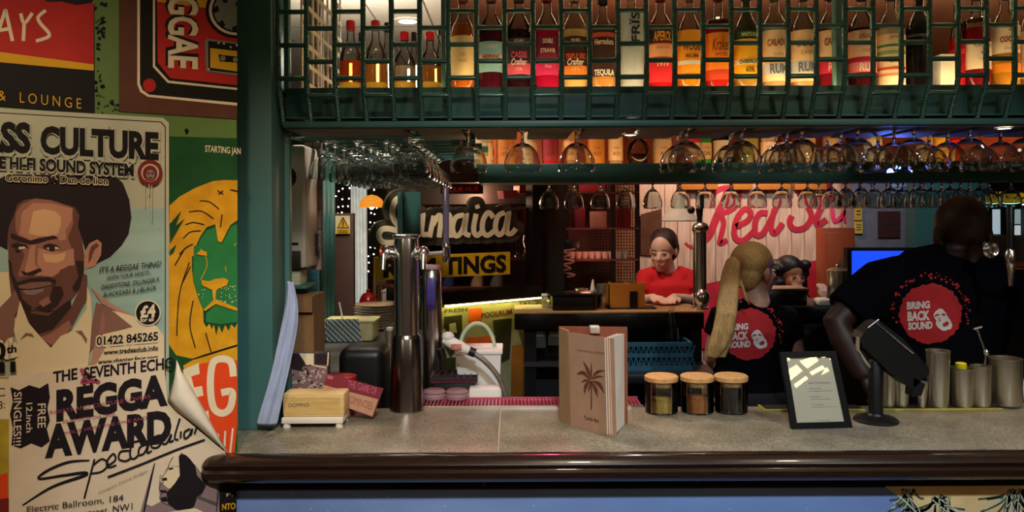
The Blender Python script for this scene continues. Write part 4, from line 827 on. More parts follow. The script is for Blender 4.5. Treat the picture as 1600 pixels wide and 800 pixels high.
# things inside the display window
SHELFR = mat('red_brown_shelf', '#5a2420', .6, var=.2)
ds = thing('display_shelf', 'dark red shelving inside the display window', 'shelf', jp(760, 470, -.3))
for y in (318, 355, 402, 448): MB().prism([jp(640, y + 2, -.12), jp(832, y, -.12), jp(832, y + 4, -.12), jp(640, y + 6, -.12)], -WN * .28).build('shelf_board', SHELFR, ds, smooth=0)
MB().prism([jp(606, 250, -.42), jp(846, 250, -.42), jp(846, 470, -.42), jp(606, 470, -.42)], -WN * .02).build('back_panel', mat('niche_back', '#1f1513', .7), ds, smooth=0)
def jbox(name, lab, cat, pts, off, th, m, grp=None):
    o = MB().prism([jp(x, y, off) for x, y in pts], -WN * th).build(name, m, smooth=0); tag(o, lab, cat, grp); return o
RED = mat('red_packet', '#a8242a', .45); ORG_ = mat('orange_pot', '#c8542a', .5)
jbox('carton', 'red carton on the top shelf of the display window', 'carton', [(812, 290), (828, 290), (828, 302), (812, 302)], -.14, .06, RED)
jbox('carton', 'flat red packet on the top shelf of the display window', 'carton', [(786, 298), (808, 297), (812, 309), (788, 311)], -.14, .06, mat('pink_packet', '#b84a4a', .5))
jbox('carton', 'yellow patterned carton in the display window beside the script sign', 'carton', [(793, 322), (808, 322), (808, 353), (793, 354)], -.14, .06, mat('tan_packet', '#a8843a', .6, var=.3))
t = thing('plant_pot', 'small terracotta pot on the middle display shelf', 'pot', jp(818, 355, -.2)); MB().lathe([(.035, 0), (.048, .08), (.052, .085), (.052, .10), (.044, .10), (.04, .03)], jp(818, 355, -.2), 16).build('pot', ORG_, t); MB().ell(jp(818, 331, -.2), .03, .03, .015, 10, 6).build('soil', BLACK, t)
t = thing('glass_vase', 'clear ribbed vase on the display shelf right of the script sign', 'vase', jp(812, 402, -.2)); MB().lathe([(.03, 0), (.035, .05), (.025, .09), (.03, .13), (.026, .13), (.02, .09), (.03, .05), (.02, .01)], jp(812, 402, -.2), 16).build('body', THIN, t); MB().lathe([(.031, -.002), (.031, .004)], jp(812, 402, -.2), 16).build('base', THIN, t)
for k, x in enumerate((672, 700, 745, 775)):
    t = thing('storage_jar', ('brown jar', 'dark blue jar', 'tan jar', 'grey jar')[k] + ' on the low display shelf under the yellow sign', 'jar', jp(x, 448, -.2), 'jars on the low display shelf'); c = ('#7a5a3a', '#2a3050', '#a08058', '#6a625a')[k]
    MB().lathe([(.035, 0), (.038, .01), (.038, .09), (.03, .10)], jp(x, 448, -.2), 14).build('body', mat('jar_' + c, c, .4), t); MB().lathe([(.032, .10), (.033, .102), (.033, .12), (.02, .125)], jp(x, 448, -.2), 14).build('lid', mat('jar_lid', '#3a2a22', .5), t)
o = MB().flat([jp(705, 305, -.1), jp(741, 305, -.1), jp(741, 292, -.1)]).build('neon_text', PM['cream']); bpy.data.objects.remove(o)
t = thing('slogan_board', 'dark board with small red capitals above the script sign', 'sign', jp(725, 303, -.02)); MB().prism([jp(690, 287, -.02), jp(755, 287, -.02), jp(755, 303, -.02), jp(690, 303, -.02)], -WN * .01).build('board', FR, t, smooth=0)
pr = Print(lambda x, y, o: jp(x, y, -.02 + o), .0004, .001); pr.text('red', 'YOUR HUB', (695, 301), (748, 298), 9); pr.build(t, {'red': 'lettering'})
# wicker pendants in the room beyond
WICK = mat('wicker', '#c8842c', .6, var=.3, scale=60, bump=.5, emit='#e08a2a', estr=.5)
def pendant(x, y, d, r, lab):
    c = P(x, y, d); t = thing('pendant_lamp', lab, 'lamp', c)
    MB().lathe([(r, 0), (r * .97, r * .3), (r * .8, r * .65), (r * .45, r * .9), (r * .1, r), (r * .1, r * .97), (r * .42, r * .86), (r * .77, r * .62), (r * .94, r * .3), (r * .97, .0)], c, 24).build('shade', WICK, t)
    MB().ell(c + Vector((0, 0, .1 * r)), r * .22, r * .22, r * .26, 12, 8).build('bulb', emat('bulb_glow', '#ffd08a', 30.0), t)
    MB().tube([c + Vector((0, 0, r)), (c.x, c.y, 2.75)], .004, 6).build('cord', BLACK, t)
pendant(581, 324, 5.2, .085, 'glowing wicker pendant lamp seen through the doorway')
pendant(716, 311, 5.6, .07, 'glowing wicker pendant lamp above the script sign')
# fairy lights
t = thing('fairy_lights', 'strings of tiny white fairy lights hanging in the dark doorway', 'lights', P(560, 440, 5.9))
rnd = random.Random(2); mb = MB(); wb = MB()
for k in range(8):
    x = 527 + k * 8.5; wb.tube([(P(x, 290, 5.9).x, 5.9, 2.75), P(x + 1, 440, 5.9)], .0015, 4)
    for j in range(11):
        c = P(x + rnd.uniform(-2.5, 2.5), 296 + j * 13 + rnd.uniform(-3, 3), 5.89); mb.ell(c, .006, .006, .006, 6, 4)
mb.build('bulbs', emat('fairy_glow', '#fff2e0', 4.0), t, kind='stuff'); wb.build('wire', BLACK, t)
# white curtain
mb = MB(); vs = []; n = 24
for z in (.03, 2.2):
    for k in range(n + 1): c = P(549 + k * 1.05, 400, 5.5); vs.append((c.x, c.y + .02 * math.sin(k * 1.3), z))
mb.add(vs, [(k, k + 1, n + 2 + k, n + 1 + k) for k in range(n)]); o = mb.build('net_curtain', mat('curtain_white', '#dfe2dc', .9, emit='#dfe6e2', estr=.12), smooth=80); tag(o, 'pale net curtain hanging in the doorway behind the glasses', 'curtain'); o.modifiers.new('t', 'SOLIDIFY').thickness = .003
# brown notice board with warning sign
t = thing('warning_sign', 'square yellow triangle warning sign on a brown post by the doorway', 'sign', P(536, 366, 4.1)); d = 4.1
a, b = P(524.5, 366, d), P(547, 337, d); MB().box(a.x, b.x, d - .006, d, a.z, b.z).build('plate', mat('sign_cream', '#e6d7a8', .5), t)
sp = Plane((0, d - .006, 0), (0, -1, 0)); pr = Print(lambda x, y, o: sp.px(x, y, o), .0006, .001); pr.poly('yellow', [(536, 340), (545, 356), (527, 356)]); pr.strokes('black', [[(536, 340), (545, 356), (527, 356), (536, 340)]], 1.6, 0); pr.strokes('black', [[(536, 345), (536, 351.5)]], 1.6, 0); pr.poly('black', circ(536, 353.7, 1, None, 8)); pr.poly('yellow', [(526, 358), (546, 358), (546, 365), (526, 365)]); pr.strokes('black', [[(528, 360.5), (544, 360.5)], [(529, 363), (543, 363)]], .8, 0); pr.build(t)
a, b = P(521, 480, d), P(552, 333, d); o = MB().bbox(a.x, b.x, d + .002, d + .05, .0, b.z, .003).build('wall_doorway', mat('brown_post', '#4a332c', .5, coat=.3)); o['kind'] = 'structure'
# teal window frame strips
dfr = structe('door_1', P(512, 480, 3.5), 'teal door frame left of the warning sign')
for x0, x1, dd, m in ((500, 506, 3.5, TEALD), (508, 513, 3.55, TEALD), (514, 520, 3.6, TEAL)): a, b = P(x0, 300, dd), P(x1, 300, dd); MB().bbox(a.x, b.x, dd, dd + .05, 0, 2.2, .004).build('frame_post', m, dfr)
# pinkish rendered pillar and white dispenser at far left
a, b = P(476, 300, 2.62), P(502, 300, 2.62)
wp = structe('wall_pillar', (a.x, 2.62, 0), 'pale pink tiled pillar behind the dispenser'); MB().box(a.x, b.x, 2.622, 2.64, PZ(420, 2.62), 2.4).build('core', mat('mortar_pink', '#8a7470', .8), wp)
PT = mat('pink_tile', '#b59c98', .35, var=.2); tl = None
for r in range(12):
    for c in range(2):
        z = PZ(420, 2.62) + r * .07; w = (b.x - a.x) / 2
        if tl is None: tl = MB().bbox(a.x + .001, a.x + w - .001, 2.615, 2.627, z, z + .066, .002).build('tile', PT, wp)
        else: o = tl.copy(); COL.objects.link(o); o.parent = wp; o.location = (c * w, 0, r * .07)
t = thing('wall_dispenser', 'off white wall dispenser with a round black opening beside the pillar', 'dispenser', P(462, 410, 2.45)); d = 2.45
OW = mat('off_white', '#d9d0bd', .4, var=.05)
a, b = P(425, 420, d), P(477, 226, d); MB().bbox(a.x, b.x, d, d + .16, a.z, b.z, .012).build('body', OW, t)
c = P(446, 277, d - .001); M_ = Matrix.Rotation(math.pi / 2, 3, 'X'); MB().lathe([(.035, 0), (.036, .003)], c, 28, M_).build('round_opening', BLACK, t); MB().lathe([(.040, -.001), (.040, .002), (.0355, .0025)], c, 28, M_, cap=False).build('opening_rim', OW, t)
a, b = P(454, 383, d), P(466, 379, d); MB().box(a.x, b.x, d - .002, d + .01, a.z, b.z).build('slot', BLACK, t); a, b = P(425, 420, d), P(470, 392, d); MB().bbox(a.x, b.x, d - .003, d + .02, a.z, b.z, .003).build('recess', mat('brown_dark', '#2a221e', .5), t)
a, b = P(478, 226, d + .1), P(482, 420, d + .1)
# glass cup on ledge
t = thing('ledge', 'small white ledge with a stack of paper under the dispenser', 'ledge', P(460, 452, 2.5)); a, b = P(430, 452, 2.45), P(478, 446, 2.45); MB().bbox(a.x, b.x, 2.45, 2.6, a.z, b.z, .003).build('board', TEAL, t); a, b = P(444, 446, 2.47), P(468, 424, 2.47); MB().bbox(a.x, b.x, 2.47, 2.56, a.z, b.z, .002).build('paper_stack', mat('paper_cream', '#e6deb8', .7, var=.15, stretch=(1, 1, 60)), t)
t = thing('glass_tumbler', 'clear tumbler hanging by the pink pillar', 'glass', P(489, 400, 2.58)); c = P(489, 400, 2.585); MB().lathe([(.020, 0), (.022, .003), (.025, .075), (.023, .075), (.019, .005)], c, 18).build('body', THIN, t); MB().lathe([(.0255, .073), (.0258, .076), (.0232, .076)], c, 18, cap=False).build('rim', THIN, t)
# brown cardboard box and blue apron below
a, b = P(452, 565, 2.42), P(490, 462, 2.42); t = thing('cardboard_box', 'tall brown cardboard box standing behind the blue cloth', 'box', ((a.x + b.x) / 2, 2.5, a.z)); CB = mat('cardboard', '#8a6440', .8, var=.12); MB().box(a.x, b.x, 2.42, 2.56, a.z, b.z).build('carton', CB, t); MB().box(a.x, b.x, 2.40, 2.42, b.z - .05, b.z - .002).build('flap', CB, t)
a, b = P(478, 465, 2.9), P(497, 390, 2.9); o = MB().bbox(a.x, b.x, 2.9, 2.93, 1.101, b.z, .01).build('blue_apron', mat('sky_cloth', '#5fa3c4', .8, bump=.3)); tag(o, 'bright blue cloth hanging behind the cardboard box', 'cloth')
# ================================================================ left work counter with trays, plates and straws
wc = thing('work_counter', 'dark steel work counter behind the bar at left', 'counter', (-.62, 3.2, 0))
MB().bbox(-1.1, -.33, 2.78, 3.80, 1.065, 1.10, .003).build('top', mat('counter_grey', '#6f6a62', .35, .4, var=.2, scale=8), wc); MB().box(-1.08, -.35, 2.85, 3.75, 0, 1.065).build('cabinet', mat('cabinet_dark', '#241f1c', .5), wc); MB().box(-1.1, -.33, 2.76, 2.78, 1.0, 1.10).build('edge', mat('edge_grey', '#7a7468', .4, .5), wc)
def floorpt(x, y, z): # point on the horizontal plane z seen at pixel x, y
    r = ray(x, y); return Vector((0, 0, EYE)) + r * ((z - EYE) / r.z)
c = floorpt(542, 534, 1.101)
t = thing('straw_tub', 'cream tub holding blue and white striped paper straws', 'tub', c)
s_ = c.y / F; TUB = mat('tub_cream', '#e6dca0', .45)
MB().bbox(c.x - 36 * s_, c.x + 41 * s_, c.y, c.y + .16, c.z, c.z + 30 * s_, .012).build('tub_body', TUB, t); MB().bbox(c.x - 39 * s_, c.x + 44 * s_, c.y - .006, c.y + .166, c.z + 29 * s_, c.z + 33 * s_, .004).build('tub_rim', TUB, t)
STR = mat('striped_straw', '#e9ecea', .6); nt = STR.node_tree; wv = nt.nodes.new('ShaderNodeTexWave'); wv.bands_direction = 'DIAGONAL'; wv.inputs['Scale'].default_value = 26; nt.links.new(nt.nodes['Texture Coordinate'].outputs['Object'], wv.inputs[0]); rp = nt.nodes.new('ShaderNodeValToRGB'); rp.color_ramp.interpolation = 'CONSTANT'; rp.color_ramp.elements[1].position = .5; rp.color_ramp.elements[0].color = (*lin('#4a7f96'), 1); rp.color_ramp.elements[1].color = (*lin('#eeeae0'), 1); nt.links.new(wv.outputs['Fac'], rp.inputs[0]); nt.links.new(rp.outputs[0], nt.nodes['Principled BSDF'].inputs[0])
for k in range(15): x = c.x - 33 * s_ + k * 3.7 * s_; MB().tube([(x + .012, c.y - .012, c.z + .002), (x - .004, c.y - .012, c.z + 36 * s_)], .0046, 8).build('straw', STR, t)
MB().tube([(c.x - .02, c.y + .05, c.z + .05), (c.x - .045, c.y + .05, c.z + .17)], .004, 8).build('straw', mat('glass_straw', '#cfd6d6', .3), t)
c = floorpt(590, 520, 1.101); 
for k in range(9):
    t = MB().lathe([(.06, 0), (.085, .003), (.112, .011), (.113, .014), (.084, .006), (.0, .004)], (c.x - .03 + random.uniform(-.004, .004), c.y + .15, c.z + k * .0135), 36, cap=True).build('steel_plate', STEEL); tag(t, 'topmost steel plate of the stack behind the straw tub' if k == 8 else ORD[k] + ' steel plate from the bottom of the stack behind the straw tub', 'plate', 'stacked steel plates')
c = floorpt(609, 541, 1.101); t = thing('steel_cup', 'small steel cup with a folded napkin left of the tall tap', 'cup', c); MB().lathe([(.020, 0), (.022, .002), (.025, .07), (.0235, .07), (.019, .006)], c, 20).build('cup_body', STEEL, t); MB().bbox(c.x - .014, c.x + .014, c.y - .012, c.y + .012, c.z + .05, c.z + .082, .006).build('napkin', mat('napkin', '#d8d0c4', .9), t)
# red kettle, chairs and white box beyond
c = P(575, 480, 3.75); c.z = 1.10; c = Vector((PX(575, 4.72), 4.72, 1.101))
t = thing('red_lantern', 'glossy red lidded pot at the back of the work counter', 'pot', c); RG = mat('red_enamel', '#a8141a', .25, coat=.5)
z0 = .01
MB().lathe([(.050, 0), (.056, .006), (.056, z0 + .035), (.048, z0 + .05)], c, 20).build('pot_body', RG, t); MB().lathe([(.046, z0 + .05), (.048, z0 + .055), (.035, z0 + .075), (.012, z0 + .085), (.014, z0 + .1), (.006, z0 + .105)], c, 20).build('lid', RG, t)
for k, (x, lab) in enumerate(((596, 'wooden chair back left of the tall tap, in front'), (607, 'second wooden chair back left of the tall tap, behind'))):
    d = 5.5 + k * .6; t = thing('dining_chair', lab, 'chair', (PX(x, d), d, 0), 'wooden chairs beyond the bar'); a, b = P(x - 10, 490, d), P(x + 13, 436, d); WD_ = mat('chair_wood', '#7a5a3c', .5, var=.2)
    for xx in (a.x, b.x): MB().bbox(xx - .012, xx + .012, d - .012, d + .012, 0, b.z, .003).build('leg', WD_, t); MB().bbox(xx - .012, xx + .012, d - .42, d - .396, 0, .72, .003).build('leg', WD_, t)
    MB().bbox(a.x, b.x, d - .011, d + .011, b.z - .05, b.z, .004).build('top_rail', WD_, t); MB().bbox(a.x - .05, b.x + .05, d - .42, d + .01, .72, .75, .006).build('seat', WD_, t)
    for j in range(3): xx = a.x + (b.x - a.x) * (j + 1) / 4; MB().box(xx - .006, xx + .006, d - .005, d + .005, .75, b.z - .04).build('back_slat', WD_, t)
a, b = P(597, 482, 4.75), P(614, 455, 4.75); t = thing('white_crate', 'pale white crate leaning by the wooden chairs', 'crate', ((a.x + b.x) / 2, 4.82, 1.101)); MB().bbox(a.x, b.x, 4.75, 4.9, 1.101, b.z, .004).build('shell', mat('crate_pale', '#d8cfbf', .6), t); MB().bbox(a.x - .004, b.x + .004, 4.746, 4.904, b.z - .01, b.z + .004, .003).build('rim', mat('crate_pale', '#d8cfbf', .6), t)
mt = thing('dining_table', 'dark round dining table beyond the work counter', 'table', (PX(545, 4.7), 4.7, 0)); MB().lathe([(.3, 0), (.32, .01), (.32, .03), (.3, .035)], (PX(545, 4.7), 4.7, 1.066), 32).build('table_top', DARKW, mt); MB().lathe([(.2, 0), (.2, .02), (.03, .05), (.03, 1.066)], (PX(545, 4.7), 4.7, 0), 16).build('pedestal', DARKW, mt)
# ================================================================ wooden slatted sign wall with painted script
SD = 5.6; SP = Plane((0, SD, 0), (0, -1, 0)); sp = lambda x, y, o=0.0: SP.px(x, y, o)
sw = thing('painted_sign', 'whitewashed plank sign with large red script lettering and red wave', 'sign', (PX(1165, SD), SD, 0.9))
PLK = mat('whitewash_plank', '#deb9aa', .7, col2='#b8927f', scale=9, stretch=(6, 6, .6), bump=.25); x0, x1 = PX(999, SD), PX(1336, SD); n = 17; w = (x1 - x0) / n; pk = None
for k in range(n):
    if pk is None: pk = MB().box(x0 + .002, x0 + w - .002, SD, SD + .02, 0, 2.2).build('plank', PLK, sw)
    else: o = pk.copy(); COL.objects.link(o); o.parent = sw; o.location.x = k * w; o.location.y = random.uniform(0, .003)
MB().box(x0, x1, SD + .018, SD + .03, 0, 2.2).build('backing', DARKW, sw)
zs = zc(3.809, 1000, 190); pr = Print(sp, .0006, .001); PM['signred'] = mat('print_signred', '#b8203a', .6, var=.2, scale=10); PM['hot'] = mat('print_hot', '#e8306a', .6)
pr.strokes('signred', [zs([(520, 400), (500, 470), (460, 560), (420, 660), (395, 700), (345, 735), (300, 745), (268, 722)])], [8, 11, 12, 12, 10, 6, 5, 4], 6)
pr.strokes('signred', [zs([(425, 440), (470, 405), (530, 395), (585, 420), (580, 490), (520, 535), (455, 555)]), zs([(470, 545), (498, 600), (480, 690), (478, 725), (520, 705)])], 8.5, 6)
pr.strokes('signred', [zs([(570, 625), (640, 590), (660, 545), (625, 520), (580, 570), (560, 650), (575, 700), (620, 705), (680, 650)])], 9, 6)
pr.strokes('signred', [zs([(760, 545), (715, 545), (685, 600), (690, 670), (730, 665), (780, 580), (830, 460)]), zs([(800, 520), (780, 620), (800, 665), (850, 605)])], 9, 6)
pr.strokes('signred', [zs([(1010, 400), (965, 410), (960, 450), (1000, 510), (1020, 570), (980, 630), (920, 640), (890, 600), (905, 560)])], 9, 6)
pr.strokes('signred', [zs([(1130, 370), (1090, 480), (1050, 580), (1060, 615), (1110, 580)]), zs([(1060, 450), (1170, 430)])], 9, 6)
pr.strokes('hot', [[(1300, 325), (1303, 345), (1315, 338), (1322, 328), (1320, 345), (1332, 338)], [(1296, 312), (1330, 306)]], 6, 5)
pr.poly('signred', [(1000, 466), (1104, 443), (1210, 421), (1336, 393), (1336, 545), (1000, 545)])
pr.polys('brown', [[(1001, 335), (1034, 326), (1034, 390), (1018, 400), (1001, 398)]]); pr.build(sw, {'signred': 'lettering'})
pel = thing('wooden_pelmet', 'row of orange wooden boards above the painted sign', 'pelmet', (PX(1180, SD), SD - .06, PZ(297, SD - .05)))
for a_, b_ in ((1064, 1122), (1146, 1176), (1184, 1236), (1243, 1292)): a, b = P(a_, 296.5, SD - .05), P(b_, 287, SD - .05); MB().bbox(a.x, b.x, SD - .05, SD - .0005, a.z, b.z + .05, .003).build('board', mat('orange_wood', '#b8702c', .5, var=.2, stretch=(3, 20, 20)), pel)
# conical paper shade
c = P(1062, 346, 4.6); t = thing('pendant_lamp', 'pale conical paper lampshade left of the painted script', 'lampshade', c); sc = 4.6 / F
MB().lathe([(27 * sc, 0), (28 * sc, .006), (6 * sc, 42 * sc), (4 * sc, 44 * sc), (5 * sc, 41 * sc), (26 * sc, .005)], c, 28).build('shade', mat('shade_paper', '#cdb9a6', .8, var=.1), t); MB().tube([c + Vector((0, 0, 44 * sc)), (c.x, c.y, 2.75)], .003, 6).build('cord', BLACK, t)
# ---------------------------------------------------------------- black shelving unit behind the back counter
SUD = 5.0; su = thing('shelf_unit', 'black metal shelving unit with wire mesh back and red light', 'shelves', (PX(940, SUD), SUD, .9))
for x in (884, 958, 996): a = P(x, 300, SUD); MB().box(a.x - .014, a.x + .014, SUD, SUD + .03, 0, 2.1).build('upright', FR, su)
for y in (356, 405, 300): a, b = P(884, y, SUD), P(998, y, SUD); MB().box(a.x, b.x, SUD - .01, SUD + .30, a.z - .012, a.z).build('shelf_board', SHELFR, su)
mb = MB(); xa, xb = PX(884, SUD + .3), PX(998, SUD + .3)
for k in range(26): x = xa + (xb - xa) * k / 25; mb.box(x - .002, x + .002, SUD + .31, SUD + .314, .95, 2.0)
for k in range(50): z = .95 + k * .021; mb.box(xa, xb, SUD + .31, SUD + .314, z - .002, z + .002)
mb.build('wire_mesh', BLACKM, su, kind='stuff')
o = MB().box(xa - .25, xb + .02, SUD + .42, SUD + .44, .9, 2.1).build('wall_niche', mat('warm_plaster', '#a8684a', .8, var=.2)); o['kind'] = 'structure'
for k in range(9):
    c = P(893 + k * 10.5, 405, SUD + .08); t = MB().lathe([(.017, 0), (.019, .004), (.026, .05), (.024, .05), (.016, .006)], c, 14).build('paper_cup', mat('pink_cup', '#c4ac9c', .6)); tag(t, ORD[k] + ' pinkish cup from the left on the lower mesh shelf' if 0 < k < 8 else ('leftmost' if k == 0 else 'rightmost') + ' pinkish cup in the row on the lower mesh shelf', 'cup', 'cups on the lower mesh shelf')
for (x, w, y, hgt, c_, lab) in ((905, 20, 356, 34, '#7a1c2c', 'dark red box on the upper mesh shelf at left'), (935, 26, 356, 26, '#b87a6a', 'pink box on the upper mesh shelf in the middle'), (975, 22, 356, 36, '#8a2a2c', 'striped red box on the upper mesh shelf at right'), (925, 40, 300, 14, '#b02430', 'flat red box on top of the mesh shelving')):
    a, b = P(x - w / 2, y, SUD + .06), P(x + w / 2, y - hgt, SUD + .06); o = MB().bbox(a.x, b.x, SUD + .06, SUD + .2, a.z, b.z, .003).build('storage_box', mat('sbox' + c_, c_, .6)); tag(o, lab, 'box', 'boxes on the mesh shelving')
mb = MB(); rnd = random.Random(8)
t = thing('cable_bundle', 'pale tangled cable and black clip hanging on the left shelf upright', 'cable', P(890, 440, SUD - .03))
pts = [P(886 + 9 * math.sin(k * 1.9) + 3 * math.sin(k), 385 + k * 3.2, SUD - .025 + .01 * math.sin(k)) for k in range(16)]; mb.tube([Vector(p) for p in spline([tuple(p) for p in pts], 4)], .008, 6); mb.build('cord', mat('cable_pale', '#9a8078', .6), t); a, b = P(884, 388, SUD - .05), P(905, 374, SUD - .05); MB().bbox(a.x, b.x, SUD - .05, SUD - .02, a.z, b.z, .004).build('clip', BLACK, t)
# ================================================================ back counter
BZ = PZ(487, 3.84, 900); bc = thing('back_counter', 'dark back counter with pale wooden top behind the menu', 'counter', (.55, 4.0, 0)); BXL, BXR = PX(803, 3.84), PX(1100, 3.84)
MB().bbox(BXL, BXR, 3.84, 4.17, BZ - .012, BZ, .003).build('wooden_top', mat('pale_wood', '#a8835a', .4, var=.2, stretch=(2, 20, 1)), bc); MB().bbox(BXL, BXR, 3.845, 4.17, BZ - .09, BZ - .012, .004).build('front_edge', mat('black_lacquer', '#120d0c', .3), bc)
MB().box(BXL + .05, BXL + .11, 3.9, 4.12, 0, BZ - .09).build('leg', FR, bc); MB().box(BXR - .06, BXR, 3.9, 4.2, 0, BZ - .09).build('leg', FR, bc); MB().box(BXL + .05, BXR, 4.12, 4.16, 0, BZ - .09).build('back_panel', mat('under_dark', '#1a1716', .6), bc); a = P(830, 566, 3.9); MB().box(BXL + .05, BXR, 3.88, 4.12, a.z - .02, a.z).build('shelf', mat('under_shelf', '#2c2826', .5), bc)
for k, (x0_, x1_, y0_, y1_) in enumerate(((831, 853, 500, 544), (856, 880, 500, 540))):
    a, b = P(x0_, y1_, 3.95), P(x1_, y0_, 3.95); t = thing('switch_box', ('left', 'right')[k] + ' of the two grey switch boxes under the back counter', 'switch box', ((a.x + b.x) / 2, 4.0, a.z)); MB().bbox(a.x, b.x, 3.95, 4.02, a.z, b.z, .004).build('case', mat('grey_case', '#6a655c', .5), t); a, b = P(x0_ + 4, y0_ + 26, 3.948), P(x1_ - 4, y0_ + 18, 3.948); MB().box(a.x, b.x, 3.945, 3.951, a.z, b.z).build('label_plate', mat('label_grey', '#a8a294', .6), t)
# blue glass crate
c0 = P(980, 575, 3.75); t = thing('glass_crate', 'blue plastic glass washer crate under the back counter', 'crate', c0); BL = mat('crate_blue', '#3d6f86', .4); a, b = P(978, 578, 3.7), P(1082, 535, 3.7); dz = b.z - a.z
for z in (a.z, a.z + dz * .45, b.z - .02):
    MB().box(a.x, b.x, 3.70, 3.712, z, z + .02).build('rail', BL, t); MB().box(a.x, a.x + .012, 3.712, 4.08, z, z + .02).build('rail', BL, t); MB().box(b.x - .012, b.x, 3.712, 4.08, z, z + .02).build('rail', BL, t)
for k in range(14): x = a.x + (b.x - a.x) * k / 13; MB().tube([(x - .012, 3.706, a.z + .015), (x + .012, 3.706, b.z - .015)], .004, 6).build('lattice_bar', BL, t); MB().tube([(x + .012, 3.706, a.z + .015), (x - .012, 3.706, b.z - .015)], .004, 6).build('lattice_bar', BL, t)
MB().box(a.x, b.x, 3.70, 4.08, a.z - .006, a.z).build('base_grid', BL, t)
st = MB().bbox(a.x - .2, b.x + .3, 3.62, 3.875, a.z - .05, a.z - .007, .004).build('crate_stand', mat('stand_dark', '#26282a', .4, .4)); tag(st, 'dark metal stand under the blue glass crate', 'stand')
for k in range(4):
    c = (a.x + .04 + k * .08, 3.8, a.z + .001); t = MB().lathe([(.028, 0), (.03, .11), (.028, .11), (.026, .003)], c, 16).build('tumbler', THIN); tag(t, ORD[k] + ' clear tumbler from the left inside the blue crate', 'glass', 'tumblers in the blue crate')
c = P(1050, 560, 3.8); t = thing('glass_bottle', 'clear glass bottle standing in the blue crate', 'bottle', c); MB().lathe([(.035, 0), (.038, .01), (.038, .13), (.014, .19), (.013, .24), (.011, .24), (.03, .12), (.03, .01)], c, 18).build('body', THIN, t); MB().lathe([(.015, .235), (.016, .24), (.015, .25)], c, 14).build('lip', THIN, t)
# things on the back counter
def onbc(x, d): return Vector((PX(x, d), d, BZ))
c = onbc(893, 3.95); t = thing('black_tray', 'deep black tray with a steel lid edge on the back counter', 'tray', c); MB().bbox(c.x - .105, c.x + .105, 3.88, 4.06, BZ, BZ + .075, .008).build('bin', BLACK, t); MB().bbox(c.x - .12, c.x + .15, 3.87, 4.07, BZ + .075, BZ + .085, .003).build('lid', mat('black_gloss', '#151313', .2), t)
c = onbc(942, 4.0); o = MB().lathe([(.030, 0), (.032, .003), (.032, .125), (.030, .125), (.029, .005)], c, 20).build('steel_canister', STEEL); tag(o, 'slim steel canister left of the wooden caddy', 'canister')
c = onbc(978, 4.0); t = thing('caddy_box', 'amber wooden caddy box of dark cutlery on the back counter', 'caddy', c); AM = mat('amber_wood', '#b8762c', .4, var=.15, stretch=(20, 20, 2)); w_ = .085
MB().box(c.x - w_, c.x + w_, 3.95, 3.958, BZ, BZ + .125).build('side_panel', AM, t); MB().box(c.x - w_, c.x + w_, 4.05, 4.058, BZ, BZ + .125).build('side_panel', AM, t)
for k in range(3): x = c.x - w_ + k * w_; MB().box(x - .004, x + .004, 3.958, 4.05, BZ, BZ + .13).build('divider', AM, t)
MB().box(c.x + .01, c.x + .05, 3.944, 3.95, BZ + .005, BZ + .09).build('front_slot', BLACK, t); MB().box(c.x - w_ - .02, c.x + w_ + .06, 3.93, 4.07, BZ, BZ + .006).build('base_tray', BLACK, t)
for k, x in enumerate((987, 992, 985)): a = onbc(x, 4.0); MB().tube([a + Vector((0, 0, .02)), a + Vector((.006 * k, 0, .18))], .003, 6).build('bar_tool', STEEL, t)
c = onbc(908, 4.12); o = MB().lathe([(.034, 0), (.036, .09), (.034, .09), (.03, .004)], c, 20).build('steel_cup', STEEL); tag(o, 'short steel cup behind the black tray', 'cup')
c = onbc(926, 4.1); t = thing('squeeze_bottle', 'small pale squeeze bottle with pointed nozzle behind the tray', 'bottle', c); MB().lathe([(.022, 0), (.024, .06), (.02, .08)], c, 14).build('body', mat('pale_rose', '#b89a94', .5), t); MB().lathe([(.016, .08), (.014, .09), (.004, .14)], c, 12).build('nozzle', WHITEP, t)
c = onbc(852, 4.0); t = thing('spray_bottle', 'small clear spray bottle at the left end of the back counter', 'bottle', c); MB().lathe([(.02, 0), (.022, .045), (.01, .06)], c, 14).build('body', mat('spray_clear', '#c8c49a', .2, trans=.5), t); MB().bbox(c.x - .022, c.x + .01, 3.99, 4.01, BZ + .06, BZ + .075, .003).build('trigger', WHITEP, t)
